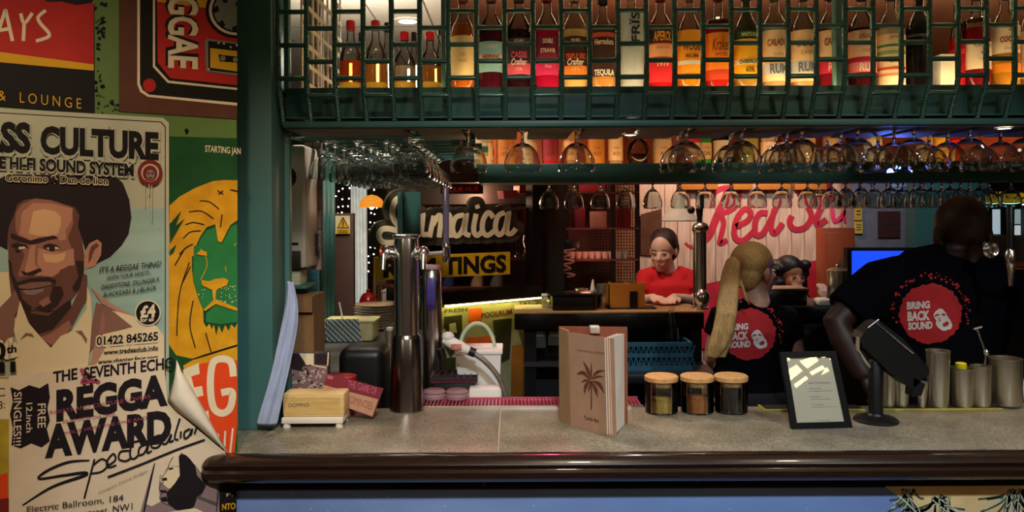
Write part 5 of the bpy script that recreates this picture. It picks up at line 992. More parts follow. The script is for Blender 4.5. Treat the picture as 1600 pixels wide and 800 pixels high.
# ================================================================ right hand side behind the bar
o = MB().box(PX(1332, 5.3), PX(1433, 5.3), 5.3, 5.4, 0, 2.75).build('wall_grey', mat('grey_wall', '#7a7480', .7, var=.1)); o['kind'] = 'structure'
o = MB().box(PX(1429, 4.9), PX(1545, 4.9), 4.9, 5.0, 0, 2.75).build('wall_teal', TEALD); o['kind'] = 'structure'
a, b = P(1288, 520, 5.15), P(1336, 356, 5.15); t = thing('wooden_cabinet', 'orange brown wooden cabinet beside the blue screen', 'cabinet', ((a.x + b.x) / 2, 5.2, 0)); OW2 = mat('orange_brown_wood', '#8a3c1c', .45, var=.2, stretch=(20, 20, 2))
MB().bbox(a.x, b.x, 5.15, 5.29, 0, b.z, .004).build('carcass', OW2, t); MB().bbox(a.x + .02, b.x - .01, 5.142, 5.15, .3, b.z - .03, .003).build('door_panel', OW2, t)
for (x0_, x1_, y0_, y1_, c_, lab, cat) in ((1373, 1407, 330, 371, '#4a2420', 'dark brown notice on the grey wall', 'notice'), (1392, 1424, 286, 311, '#9ab4d8', 'pale blue paper high on the grey wall', 'notice'), (1336, 1347, 317, 344, '#d8a83a', 'upper yellow warning label at the edge of the painted sign', 'label'), (1336, 1348, 346, 365, '#d8b24a', 'lower yellow warning label at the edge of the painted sign', 'label')):
    a, b = P(x0_, y1_, 5.285), P(x1_, y0_, 5.285); t = thing('wall_notice', lab, cat, ((a.x + b.x) / 2, 5.29, a.z)); MB().box(a.x, b.x, 5.286, 5.2995, a.z, b.z).build('plate', mat('notice' + c_, c_, .5), t)
    q = MB()
    for k in range(3): z = a.z + (b.z - a.z) * (.3 + .2 * k); q.box(a.x + (b.x - a.x) * .2, a.x + (b.x - a.x) * .8, 5.2845, 5.2858, z, z + (b.z - a.z) * .06)
    q.build('printed_lines', mat('notice_ink', '#3a2a20', .6), t, kind='stuff')
# till monitor
MD = 3.62; t = thing('till_monitor', 'till monitor showing a bright blue screen beside the bald man', 'monitor', P(1377, 450, MD)); mp2 = Plane((0, MD, 0), (-.10, -1, 0)); q = lambda x, y, o=0.0: mp2.px(x, y, o)
MB().prism([q(1324, 387), q(1430, 387), q(1430, 470), q(1324, 470)], (0, .04, 0)).build('casing', BLACK, t, smooth=0)
SCR = mat('screen_blue', '#0b35e0', .3, emit='#1440ff', estr=.85); MB().prism([q(1331, 392, .001), q(1424, 392, .001), q(1424, 462, .001), q(1331, 462, .001)], (0, .0005, 0)).build('screen', SCR, t, smooth=0)
pr = Print(lambda x, y, o: q(x, y, .002 + o), .0004, .0005); PM['scrw'] = mat('print_scrw', '#dfe6ff', .4, emit='#dfe6ff', estr=.8); pr.text('scrw', 'WELCOME', (1370, 416), (1382, 416), 2.2); pr.text('scrw', 'PLEASE SIGN ON', (1359, 420.5), (1388, 420.5), 2.4); pr.text('scrw', 'LOGO', (1367, 426), (1376, 426), 2.2); pr.build(t, {'scrw': 'lettering'})
a = P(1377, 470, MD + .03); FZ_M = PZ(478, 3.5, 1180) + .001; MB().lathe([(.06, FZ_M - a.z), (.06, FZ_M - a.z + .01), (.02, FZ_M - a.z + .02), (.02, .05)], a, 16).build('stand', BLACK, t)
# far side counter with canister, tub and seated guests
fc = thing('side_counter', 'black side counter behind the blonde woman', 'counter', (1.35, 3.6, 0)); a = P(1180, 478, 3.5); FZ = a.z
MB().bbox(PX(1190, 3.46), PX(1620, 3.46), 3.46, 3.85, FZ - .05, FZ, .004).build('top', mat('black_top', '#141213', .35), fc); MB().box(PX(1190, 3.46), PX(1620, 3.46), 3.55, 3.85, 0, FZ - .05).build('cabinet', mat('cabinet_black', '#161416', .6), fc)
for x in (1262, 1330, 1410): a = P(x, 560, 3.54); MB().bbox(a.x - .07, a.x + .06, 3.535, 3.55, .3, FZ - .12, .004).build('door', mat('cabinet_panel', '#2a2622', .5), fc)
c = Vector((PX(1308, 3.55), 3.55, FZ)); t = thing('steel_urn', 'brushed steel urn with lid left of the blue screen', 'urn', c); hh = PZ(427, 3.55) - FZ
MB().lathe([(.044, 0), (.046, .004), (.046, hh)], c, 24).build('body', STEEL, t); MB().lathe([(.048, hh), (.048, hh + .006), (.03, hh + .016), (.006, hh + .02), (.008, hh + .03), (.004, hh + .034)], c, 24).build('lid', STEEL, t)
a, b = P(1196, 474, 3.52), P(1262, 452, 3.52); t = thing('steel_tub', 'steel tub on the side counter in front of the seated woman', 'tub', ((a.x + b.x) / 2, 3.59, FZ)); MB().bbox(a.x, b.x, 3.52, 3.67, FZ, b.z, .008).build('tub_body', mat('dull_steel', '#5a5652', .35, .9), t); MB().bbox(a.x - .008, b.x + .008, 3.512, 3.678, b.z - .004, b.z + .004, .002).build('rim', STEEL, t)
a = P(1285, 474, 3.5); o = MB().bbox(a.x - .03, a.x + .03, 3.47, 3.54, FZ, FZ + .035, .012).build('folded_napkins', mat('napkin', '#d8d0c4', .9), smooth=60); tag(o, 'crumpled white napkins beside the steel urn', 'napkins')
# right edge: banner, bright windows
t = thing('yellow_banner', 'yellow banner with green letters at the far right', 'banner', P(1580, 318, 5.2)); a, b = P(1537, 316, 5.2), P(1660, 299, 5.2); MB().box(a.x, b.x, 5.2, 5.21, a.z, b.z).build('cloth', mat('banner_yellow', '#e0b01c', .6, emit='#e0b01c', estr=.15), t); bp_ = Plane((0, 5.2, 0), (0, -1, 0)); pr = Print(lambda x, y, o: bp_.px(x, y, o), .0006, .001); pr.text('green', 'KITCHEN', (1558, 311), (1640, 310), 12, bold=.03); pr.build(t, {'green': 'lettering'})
a, b = P(1537, 321, 5.25), P(1660, 318, 5.25); o = MB().box(a.x, b.x, 5.22, 5.24, a.z, b.z).build('light_strip', emat('led_green', '#a8e8b0', 1.2)); tag(o, 'pale green light strip below the yellow banner', 'light strip')
wn = structe('window_1', P(1570, 370, 5.6), 'window with bright posters beyond, at the far right'); 
for x in (1541, 1574, 1606): a = P(x, 300, 5.55); MB().box(a.x - .02, a.x + .02, 5.55, 5.6, 1.0, 1.75).build('window_frame', FR, wn)
for k, (x0_, x1_, y0_, y1_, c_) in enumerate(((1552, 1572, 327, 366, '#b8ccd8'), (1583, 1600, 327, 350, '#8fa8a8'), (1580, 1600, 352, 372, '#cfd6d8'), (1590, 1640, 372, 392, '#9cc4e4'))): a, b = P(x0_, y1_, 5.7), P(x1_, y0_, 5.7); MB().box(a.x, b.x, 5.7, 5.71, a.z, b.z).build('pane', mat('lit_pane' + c_, c_, .5, emit=c_, estr=.35), wn)
a, b = P(1535, 400, 5.3), P(1660, 368, 5.3); o = MB().bbox(a.x, b.x, 5.3, 5.5, 0, b.z, .005).build('wall_low_right', mat('brown_low', '#4a3a34', .6)); o['kind'] = 'structure'
# hung blue pennants near the right rack
for k, (x, c_) in enumerate(((1578, '#7fc8d8'), (1560, '#3a9aa0'))): a = P(x, 262, 4.2); o = MB().prism([P(x - 9, 262, 4.2), P(x + 10, 262, 4.2), P(x + 6, 276, 4.2), P(x, 280, 4.2), P(x - 6, 274, 4.2)], (0, .01, 0)).build('cloth', mat('pennant' + c_, c_, .5), t_p := thing('pennant', ('pale blue', 'teal')[k] + ' shield shaped pennant above the yellow banner', 'pennant', a), smooth=0); MB().tube([a, (a.x, a.y, 2.75)], .002, 6).build('cord', BLACK, t_p)
t = thing('wooden_sign', 'short orange wooden board above the right glass rack', 'board', (PX(1528, 4.3), 4.32, PZ(282, 4.3))); MB().bbox(PX(1500, 4.3), PX(1556, 4.3), 4.3, 4.34, PZ(282, 4.3), PZ(267, 4.3), .003).build('board', mat('orange_wood', '#b8702c', .5), t)
for x in (1508, 1548): MB().tube([(PX(x, 4.3), 4.32, PZ(268, 4.3)), (PX(x, 4.3), 4.32, 2.75)], .002, 6).build('cord', BLACK, t)
# ================================================================ things on the bar
def onbar(x, y, z=BAR_Z): return floorpt(x, y, z)
S = lambda c: c.y / F          # metres per pixel at that depth
# --- domino set on a small white stand
c = onbar(489, 668); s = S(c); d = c.y
t = thing('card_stand', 'low white stand with round feet under the domino box', 'stand', c); IV = mat('ivory', '#e8dcc8', .45, var=.05)
MB().bbox(c.x - 48 * s, c.x + 48 * s, d - .01, d + .075, BAR_Z + .012, BAR_Z + .028, .003).build('plate', IV, t)
for dx in (-41, 41):
    for dy in (.002, .062): MB().lathe([(.010, 0), (.0105, .002), (.009, .013)], (c.x + dx * s, d + dy, BAR_Z), 14).build('foot', IV, t)
t = thing('domino_box', 'pale wooden box lettered DOMINO on the white stand', 'box', (c.x, d, BAR_Z + .028)); DW = mat('pale_box_wood', '#dcb878', .5, var=.12, scale=10, stretch=(2, 20, 20)); z0 = BAR_Z + .0285; z1 = z0 + 36 * s
MB().bbox(c.x - 47 * s, c.x + 49 * s, d, d + .066, z0, z1, .004).build('case', DW, t); MB().box(c.x - 46 * s, c.x + 42 * s, d - .0012, d + .001, z0 + .007, z1 - .010).build('sliding_lid', mat('lid_wood', '#d2ac68', .5, var=.12, scale=10, stretch=(2, 20, 20)), t)
pl = Plane((0, d - .0013, 0), (0, -1, 0)); pr = Print(lambda x, y, o: pl.px(x, y, o), .0002, .0002); pr.text('ink', 'DOMINO', (451, 636), (483, 635.5), 6, bold=-.005); pr.build(t, {'ink': 'lettering'})
# --- sepia photo box behind
d = 2.135; a, b = P(446, 617, d), P(512, 551.5, d); t = thing('photo_box', 'upright box printed with a sepia photograph behind the domino box', 'box', ((a.x + b.x) / 2, d, BAR_Z)); MB().box(a.x, b.x, d, d + .03, BAR_Z, b.z).build('carton', mat('sepia_dark', '#4a3436', .5), t)
pl = Plane((0, d, 0), (0, -1, 0)); pr = Print(lambda x, y, o: pl.px(x, y, o), .0002, .0003); PM['sep1'] = mat('print_sep1', '#8a6a68', .5, var=.2); PM['sep2'] = mat('print_sep2', '#c8aca0', .5, var=.1); PM['sep3'] = mat('print_sep3', '#2a1c1e', .5)
z7 = zc(5.716, 430, 540); pr.poly('sep1', [(447, 575), (511, 570), (511, 614), (447, 614)]); pr.poly('cream', z7([(215, 70), (345, 70), (345, 165), (280, 175)])); pr.polys('sep3', [z7([(100, 80), (200, 70), (260, 150), (230, 230), (110, 200)]), z7([(360, 75), (465, 75), (465, 175), (360, 160)])])
rnd = random.Random(4); pr.polys('sep3', [z7([(x + rnd.uniform(-22, 22), y + rnd.uniform(-18, 18)) for q in range(4)]) for x, y in [(rnd.uniform(120, 440), rnd.uniform(200, 390)) for k in range(26)]]); pr.polys('sep2', [z7([(x, y), (x + rnd.uniform(15, 40), y - rnd.uniform(5, 30)), (x + rnd.uniform(20, 46), y + rnd.uniform(0, 16))]) for x, y in [(rnd.uniform(110, 420), rnd.uniform(210, 400)) for k in range(30)]]); pr.strokes('cream', [z7([(475, 60), (468, 180)]), z7([(320, 170), (460, 200)])], 2, 0); pr.build(t, {'sep1': 'printed_photo'})
# --- red game box leaning
d = 2.085; pl = Plane((PX(545, d), d, BAR_Z), (.1, -1, .15)); q = lambda x, y, o=0.0: pl.px(x, y, o)
t = thing('game_box', 'crimson and tan game box leaning against the domino box', 'box', q(560, 652)); MB().prism([q(511, 584), q(599, 607.5), q(582.5, 652.5), q(500, 621)], pl.n * -.022).build('carton', mat('crimson_card', '#7a1526', .5), t, smooth=0)
pr = Print(q, .0002, .0003); PM['tan'] = mat('print_tan', '#b88a68', .6); PM['crim'] = mat('print_crim', '#8a1a2c', .5); PM['crim2'] = mat('print_crim2', '#b8566a', .5)
pr.poly('tan', z7([(430, 350), (920, 480), (868, 632), (600, 540), (425, 425)])); pr.polys('crim2', [z7([(465, 262), (520, 276), (512, 302), (466, 296)])]); 
pr.text('crim2', 'THE GAME OF', (543, 605), (588, 617), (1.2, -12), bold=.01); pr.text('crim', 'DOMINOES', (540, 628), (581, 641), (2, -13), bold=-.015); pr.build(t, {'crim2': 'lettering', 'crim': 'lettering'})
c = onbar(534, 640); c = Vector((PX(533, 2.175), 2.175, BAR_Z)); t = thing('red_tin', 'glossy red tin behind the game box', 'tin', c); MB().lathe([(.038, 0), (.040, .004), (.040, .088), (.036, .094)], c, 24).build('tin_body', RG, t); MB().lathe([(.041, .088), (.042, .09), (.042, .104), (.03, .108)], c, 24).build('lid', RG, t)
t = MB(); 
for k in range(4): t.tube([tuple(p) for p in spline([tuple(onbar(539 + k * 2.5, 640 - k) + Vector((0, .0, .02 - .003 * k))), tuple(onbar(545 + k, 650) + Vector((0, 0, .006))), tuple(onbar(538 - k * 2, 662 + k) + Vector((0, 0, .003))), tuple(onbar(528, 664 + k) + Vector((0, 0, .003)))], 5)], .0022, 6)
o = t.build('twine', mat('twine', '#a89878', .9)); tag(o, 'loose beige twine beside the white stand', 'twine', kind='stuff')
# black bin behind the bar
d = 2.38; a, b = P(551, 630, d), P(599, 545, d); t = thing('black_bin', 'rounded black plastic bin behind the red tin', 'bin', ((a.x + b.x) / 2, d + .06, .976)); mb = MB()
mb.bbox(P(527, 600, d).x, b.x, d, d + .16, .985, b.z, .03, seg=5); mb.build('shell', BLACK, t); MB().bbox(P(527, 600, d).x - .006, b.x + .006, d - .006, d + .166, .976, .99, .006).build('base', BLACK, t)
# --- tall chrome beer font
c = onbar(634, 645); c.y += .045; s = 2.17 / F; d = 2.21
c = Vector((PX(634.5, d), d, BAR_Z))
t = thing('beer_font', 'tall chrome beer tap column with two side taps on the bar', 'beer tap', c)
MB().lathe([(.050, 0), (.050, .004), (.0485, .008), (.0475, .06), (.0468, .064), (.0462, .12), (.0425, .205), (.0395, .212), (.0378, .216)], c, 40).build('base_sleeve', mat('sleeve_steel', '#8f8983', .22, 1.0, var=.06, scale=30, stretch=(30, 30, 1)), t)
zt = PZ(372, d); MB().lathe([(.0355, .21), (.0350, .24), (.0350, zt - BAR_Z - .06), (.0365, zt - BAR_Z - .03), (.034, zt - BAR_Z)], c, 40).build('column', CHROME, t)
MB().lathe([(.034, zt - BAR_Z), (.040, zt - BAR_Z + .004), (.040, zt - BAR_Z + .010), (.034, zt - BAR_Z + .013), (.028, zt - BAR_Z + .013)], c, 36).build('cap_ring', CHROME, t)
for sgn, xe in ((-1, 605), (1, 662)):
    pz = PZ(394, d); e = Vector((PX(xe, d), d - .01, pz)); MB().tube([Vector(v) for v in spline([(c.x, d, pz - .06), (c.x + sgn * .012, d, pz - .03), (c.x + sgn * .03, d - .004, pz - .004), tuple(e)], 5)], [.020] * 5 + [.018] * 5 + [.015] * 6, 16).build('side_arm', CHROME, t)
    MB().ell(e, .018, .018, .020, 18, 12).build('tap_body', CHROME, t); MB().tube([e, e + Vector((sgn * .004, -.035, -.008)), e + Vector((sgn * .004, -.045, -.045))], [.010, .009, .007], 12).build('spout', CHROME, t)
e = Vector((PX(605, d), d - .012, PZ(394, d))); MB().lathe([(.021, 0), (.022, .004), (.015, .008)], e + Vector((-.012, 0, 0)), 20, Matrix.Rotation(-math.pi / 2, 3, 'Y')).build('badge', mat('badge_orange', '#a8482a', .25, .6), t)
a, b = P(660, 397, d), P(694, 394, d); MB().tube([a, b], .006, 12).build('tap_rod', CHROME, t); e = P(697, 396, d); MB().lathe([(.008, -.028), (.011, -.02), (.013, -.006), (.011, .012), (.013, .02), (.008, .03)], e, 18).build('tap_body', CHROME, t)
MB().lathe([(.009, .03), (.0085, .05), (.0095, .13), (.009, .19), (.004, .195)], e, 14).build('tap_handle', mat('handle_smoke', '#8a7f98', .15, trans=.6), t)
# --- second chrome column with purple badge behind
d = 2.62; c = Vector((PX(674, d), d, .9)); t = thing('second_font', 'shorter chrome dispenser with a purple panel right of the tall tap', 'dispenser', c); MB().lathe([(.034, 0), (.034, PZ(470, d) - .9), (.032, PZ(425, d) - .9), (.026, PZ(420, d) - .9)], c, 28).build('body', CHROME, t); MB().bbox(c.x - .014, c.x + .016, d - .040, d - .03, PZ(482, d), PZ(432, d), .006).build('purple_panel', mat('purple', '#5a4a9a', .3), t); MB().bbox(c.x - .03, c.x + .03, d - .03, d + .03, PZ(420, d), PZ(413, d), .004).build('lid', mat('lid_rose', '#c8a0a0', .5), t)
# --- drip tray strip along the back of the bar
t = thing('drip_tray', 'long red slatted drip tray along the back of the bar', 'drip tray', (PX(830, 2.25), 2.25, BAR_Z)); a, b = PX(655, 2.25), PX(1002, 2.25); PK = mat('red_tray', '#c0566a', .3, .5, var=.15)  # steel tray; the pink glow is put into its base colour
MB().box(a, b, 2.225, 2.34, BAR_Z - .04, BAR_Z - .032).build('pan', PK, t); MB().bbox(a, b, 2.225, 2.232, BAR_Z - .04, BAR_Z + .004, .001).build('lip', STEEL, t); MB().bbox(a, b, 2.33, 2.34, BAR_Z - .04, BAR_Z + .004, .001).build('lip', PK, t); sl = None
for k in range(60):
    x = a + (b - a) * (k + .5) / 60
    if sl is None: sl = MB().box(x - .0028, x + .0028, 2.233, 2.33, BAR_Z - .004, BAR_Z).build('slat', PK, t); x_ = x
    else: o = sl.copy(); COL.objects.link(o); o.parent = t; o.location.x = x - x_
# back bar shelf (speed rail) that carries the tubs
sr_ = thing('speed_rail', 'steel shelf behind the bar carrying the tub and tray', 'shelf', (.16, 2.5, 0)); MB().bbox(-.62, .95, 2.36, 2.66, .955, .975, .003).build('shelf_plate', mat('dull_steel2', '#55504a', .4, .8), sr_)
for x in (-.55, .2, .9): MB().box(x - .015, x + .015, 2.5, 2.53, 0, .955).build('leg', FR, sr_)
SR = .976
d = 2.45; a, b = P(713, 620, d), P(783, 549, d); t = thing('white_tub', 'white square tub with a looped handle behind the drip tray', 'tub', ((a.x + b.x) / 2, d + .06, SR)); WT = mat('tub_white', '#e9e6dc', .4, var=.03)
mb = MB(); h0, h1 = SR, b.z; xa, xb = a.x + .012, b.x - .012
mb.add([(xa, d + .012, h0), (xb, d + .012, h0), (xb, d + .12, h0), (xa, d + .12, h0), (a.x, d, h1), (b.x, d, h1), (b.x, d + .135, h1), (a.x, d + .135, h1)], [(0, 3, 2, 1), (0, 1, 5, 4), (1, 2, 6, 5), (2, 3, 7, 6), (3, 0, 4, 7), (4, 5, 6, 7)]).build('tub_body', WT, t); MB().bbox(a.x - .005, b.x + .005, d - .005, d + .14, h1 - .01, h1 + .004, .004).build('rim', WT, t)
hp = [P(719, 545, d + .06), P(722, 525, d + .06), P(733, 510, d + .06), P(746, 505, d + .06), P(760, 511, d + .06), P(770, 528, d + .06), P(774, 548, d + .06)]; MB().tube([Vector(p) for p in spline([tuple(p) for p in hp], 4)], .006, 10).build('loop_handle', mat('handle_green', '#bcd0b0', .4), t)
# soda gun and hose
d = 2.36; t = thing('soda_gun', 'white soda gun with a braided hose arching over the white tub', 'soda gun', P(705, 560, d)); g0, g1 = P(692, 530, d), P(733, 548, d); ax = (g1 - g0).normalized()
MB().tube([g0, g0 + ax * .03, g0 + ax * .06, g1], [.012, .019, .018, .012], 16).build('gun_body', WHITEP, t); MB().ell(P(700, 526, d), .02, .018, .016, 14, 10).build('gun_head', WHITEP, t); MB().tube([P(688, 545, d), P(692, 560, d)], .013, 12).build('nozzle', BLACK, t); MB().bbox(P(705, 540, d).x, P(722, 540, d).x, d - .021, d - .016, P(705, 545, d).z, P(705, 536, d).z, .002).build('sticker', mat('sticker_rose', '#c87a6a', .5, var=.5, scale=80), t); MB().tube([g1, g1 + ax * .02], .014, 12).build('collar', BLACK, t)
hp = [P(738, 551, d), P(756, 563, d), P(772, 580, d), P(783, 598, d), P(791, 622, d)]; MB().tube([Vector(p) for p in spline([tuple(p) for p in hp], 6)], .0085, 12).build('hose', mat('braided_hose', '#8a8578', .35, .6, var=.3, scale=200), t)
# black ice tray on small base
d = 2.40; a, b = P(673, 606, d), P(745, 590, d); t = thing('ice_tray', 'black plastic ice cube tray with square cells behind the drip tray', 'tray', ((a.x + b.x) / 2, d + .05, SR)); IT = mat('tray_plum', '#33202a', .35)
MB().bbox(a.x + .006, b.x - .006, d, d + .10, SR, a.z + .015, .004).build('base', BLACK, t); zt = b.z; xs_ = [a.x + (b.x - a.x) * k / 7 for k in range(8)]
for x in xs_: MB().box(x - .0018, x + .0018, d - .004, d + .11, zt - .012, zt + .002).build('cell_wall', IT, t)
for k in range(4): y = d - .004 + .038 * k; MB().box(a.x, b.x, y - .0018, y + .0018, zt - .012, zt + .002).build('cell_wall', IT, t)
MB().box(a.x, b.x, d - .004, d + .11, zt - .016, zt - .012).build('tray_floor', mat('tray_red', '#6a2a34', .4), t)
for k, (x, d) in enumerate(((677, 2.345), (713, 2.345), (830, 2.39), (905, 2.39))):
    c = Vector((PX(x, d), d, BAR_Z + .0005)); 
    if k > 1: c.z = SR
    t = MB().lathe([(.036, 0), (.037, .004), (.037, .012), (.034, .016), (.036, .020), (.03, .026), (.022, .028)], c, 24).build('glass_dish', mat('rose_glass', '#e0b0b4', .08, trans=.6), smooth=40); tag(t, ('upturned rose tinted dish beside the tall tap', 'upturned rose tinted dish left of the white tub', 'upturned rose dish behind the drip tray left of the menu', 'upturned rose dish behind the menu')[k], 'dish', 'rose tinted dishes')  # upturned glasses; pink reflections are put into the glass colour
a = Vector((PX(757, 2.36), 2.36, SR)); o = MB().bbox(a.x - .05, a.x + .05, 2.355, 2.42, SR, PZ(607, 2.36), .004).build('white_box', WT); tag(o, 'low white carton in front of the tub', 'box')
# tins beneath the left edge (dim)
# --- menu holder: kraft cover standing open with pages and back board
t = thing('menu_book', 'kraft paper drinks menu with a palm tree standing open on the bar', 'menu', onbar(925, 668)); KR = mat('kraft', '#b58a6c', .7, var=.06, scale=30); KD = mat('kraft_dark', '#8a4a2c', .6, var=.08)
HM = .245
A, B = onbar(892, 665.5), onbar(963, 683.5); nrm = Vector((B.y - A.y, -(B.x - A.x), 0)).normalized(); up = Vector((0, 0, HM)); lean = Vector((-.004, .012, 0))
MB().prism([A, B, B + up + lean, A + up + lean], nrm * -.0016).build('cover', KR, t, smooth=0)
C_, D_ = onbar(874, 657.5), onbar(981, 661); MB().prism([C_, D_, D_ + up * 1.045, C_ + up * 1.04], (0, .006, 0)).build('back_board', KD, t, smooth=0)
MB().prism([C_ + Vector((0, -.001, 0)), A + Vector((-.002, .004, 0)), A + up + lean + Vector((-.002, .004, .004)), C_ + up * 1.03 + Vector((0, -.001, 0))], Vector((.004, .003, 0))).build('spine', mat('kraft_spine', '#a8835c', .7), t, smooth=0)
E_ = onbar(976, 663); f_ = Vector((-.002, .003, .004))
for k in range(4): o_ = Vector((-.006 * k, .0, 0)); MB().prism([B + f_ + o_ + Vector((-.001, .006, 0)), E_ + o_, E_ + o_ + up * .985, B + up * .985 + lean + f_ + o_ + Vector((-.001, .006, 0))], Vector((-.0008, 0, 0))).build('page', mat('page_cream', '#eee0d0', .7, var=.03), t, smooth=0)
a, b = P(922, 523, 2.05), P(937, 513, 2.05); zc1 = (C_ + up * 1.045).z; MB().bbox(a.x, b.x, 2.045, 2.075, zc1 - .016, zc1 + .003, .002).build('clip', mat('clip_pale', '#d8cdb8', .3, .4), t)
mpl = Plane(A, nrm); 
def msurf(x, y, o=0.0):
    r = ray(x, y); nn = (up + lean).cross(B - A).normalized()
    if nn.y > 0: nn = -nn
    oo = A + nn * o; cc = Vector((0, 0, EYE)); return cc + r * ((oo - cc).dot(nn) / r.dot(nn))
pr = Print(msurf, .0002, .0003); PM['sepia'] = mat('print_sepia', '#6a3a22', .6); zk = zc(4.21, 865, 505)
pr.text('sepia', 'DRINKS & DISHES', (902, 549), (944, 554), 3.6, bold=-.01); pr.text('sepia', 'Turtle Bay', (912.5, 655), (936, 660.5), 6, bold=.02)
pr.strokes('sepia', [zk([(248, 568), (249, 380)])], 1.8, 0)
def leaf(p0, p1, p2, w): pr.strokes('sepia', [zk([p0, p1, p2])], [.6, w, .4], 5)
for L in (((245, 370), (225, 310), (193, 247), 4.5), ((248, 370), (248, 310), (247, 258), 2.5), ((252, 365), (285, 322), (338, 310), 4), ((255, 368), (290, 350), (325, 352), 3), ((240, 372), (195, 325), (150, 335), 5), ((240, 378), (210, 375), (182, 388), 3), ((240, 380), (212, 410), (203, 465), 5), ((255, 378), (300, 400), (332, 458), 5), ((250, 382), (275, 430), (290, 485), 5), ((245, 380), (235, 420), (228, 450), 3)): leaf(*L)
pr.build(t, {'sepia': 'printed_palm'})
# --- glass jars with cork lids
CORK = mat('cork', '#c8935a', .8, var=.2, scale=120)
for k, (x, col_, fill, lab) in enumerate(((1032, '#e0b04c', .36, 'glass jar of pale yellow sugar with cork lid beside the menu'), (1088, '#d07628', .42, 'middle glass jar of orange spice with cork lid'), (1141, '#1c120e', .80, 'glass jar full of dark brown beans with cork lid'))):
    d = 2.165; c = Vector((PX(x, d), d, BAR_Z)); t = thing('storage_jar', lab, 'jar', c, 'three cork lidded jars on the bar'); r = .0455; H = .088
    MB().lathe([(r * .9, .0002), (r, .004), (r, H), (r - .002, H), (r - .002, .005), (0, .004)], c, 36).build('glass_wall', thinglass('jar_glass', (.95, .96, .94), (.45, .48, .45)), t); MB().lathe([(r - .0028, .0055), (r - .0028, .005 + H * fill), (r * .6, .005 + H * fill + .003)], c, 30).build('contents', mat('contents' + col_, col_, .8, var=.25, scale=250, bump=.4), t); MB().lathe([(r - .003, H - .012), (r - .0028, H + .0005), (r + .001, H + .002), (r + .0015, H + .013), (r - .002, H + .016)], c, 36).build('cork_lid', CORK, t)
# --- black picture frame leaning back
A, B = onbar(1238, 671), onbar(1332.5, 668.5); d0 = A.y; wv_ = B - A; Tp = P(1219.5, 550, d0 + .044); Tq = P(1306, 548, B.y + .044)
t = thing('picture_frame', 'black picture frame with a printed notice leaning back on the bar', 'picture frame', (A + B) / 2)
H_ = (Tp - A); ex = (B - A).normalized(); nF = ex.cross((Tp + Tq) / 2 - (A + B) / 2).normalized()
if nF.y > 0: nF = -nF
def fq(u, v, o=0.0): return A + (B - A) * u + ((Tp - A) * (1 - u) + (Tq - B) * u) * v + nF * o
def bar4(u0, u1, v0, v1, name, m, o0=-.012, o1=0.0): MB().prism([fq(u0, v0, o1), fq(u1, v0, o1), fq(u1, v1, o1), fq(u0, v1, o1)], nF * (o0 - o1)).build(name, m, t, smooth=0)
FB = mat('frame_black', '#0a0909', .5, spec=.2); bar4(0, 1, 0, .082, 'frame_rail', FB); bar4(0, 1, .925, 1, 'frame_rail', FB); bar4(0, .095, .082, .925, 'frame_rail', FB); bar4(.905, 1, .082, .925, 'frame_rail', FB); bar4(.03, .97, .03, .97, 'back_board', FB, -.016, -.010); bar4(.08, .92, .06, .94, 'notice_paper', mat('notice_paper', '#d8c7ac', .7, var=.03), -.0098, -.0075)
bar4(.09, .91, .07, .93, 'glass_pane', thinglass('pane_glass', (.98, .98, .97), (.9, .9, .9), .0), -.0055, -.0035)
pr = MB(); s0 = lambda u, v, o: fq(u, v, o); 
for (tx, v, u0, u1, hh) in (('FAMILY STYLE SHARING', .575, .42, .80, .022), ('Welcome drinks', .505, .42, .62, .016), ('two cocktails each and a punch', .475, .40, .82, .014), ('Small plates', .40, .42, .58, .016), ('jerk pit prawns, plantain', .37, .41, .76, .014), ('Large plates', .30, .42, .62, .016), ('slow cooked curry with rice', .27, .40, .82, .014), ('Turtle Bay', .096, .46, .66, .014)):
    vs, fs = text2d(tx); pr.add([s0(u0 + (u1 - u0) * u, v + hh * w, -.0072) for u, w in vs], fs)
pr.build('lettering', PM['greyd'], t, smooth=0)
MB().prism([fq(.45, .75, -.016), fq(.55, .75, -.016), fq(.55, .75, -.016) + Vector((0, .07, BAR_Z - fq(.5, .75).z)), fq(.45, .75, -.016) + Vector((0, .07, BAR_Z - fq(.5, .75).z))], (0, .003, 0)).build('strut', FB, t, smooth=0)
# --- black card terminal on round stand
c = onbar(1367, 655); c = Vector((PX(1367, 2.06), 2.06, BAR_Z)); t = thing('card_terminal', 'black card terminal tilted on a post with a round foot', 'card terminal', c); s = 2.06 / F
MB().lathe([(.056, 0), (.057, .004), (.050, .010), (.022, .016), (.018, .022)], c, 32).build('foot', BLACK, t); zt = PZ(570, 2.06) - BAR_Z; MB().lathe([(.0185, .018), (.0185, zt), (.014, zt + .01)], c, 20).build('post', BLACK, t)
zt2 = zc(3.81, 1180, 480); d = 2.03; out = zt2([(645, 150), (715, 92), (745, 85), (870, 178), (960, 275), (1035, 365), (1035, 400), (1000, 425), (960, 470), (930, 480), (890, 455), (790, 380), (700, 290), (640, 235), (628, 190)]); MB().prism([P(x, y, d) for x, y in out], (0, .055, 0)).build('terminal_body', BLACK, t, smooth=25)
e0, e1 = P(1368, 503, d - .002), P(1427, 552, d - .002); MB().tube([e0, e1], .003, 8).build('silver_edge', CHROME, t); MB().tube([P(1356, 512, d - .002), P(1373, 499, d - .002)], .002, 8).build('silver_edge', CHROME, t); MB().tube([P(1341, 525, d), P(1340, 545, d + .01), P(1350, 560, d + .02), P(1360, 575, d + .03)], .006, 10).build('bracket', CHROME, t); MB().prism([P(1428, 590, d), P(1446, 600, d), P(1440, 618, d), P(1426, 620, d)], (0, .04, 0)).build('terminal_foot', BLACK, t, smooth=0)
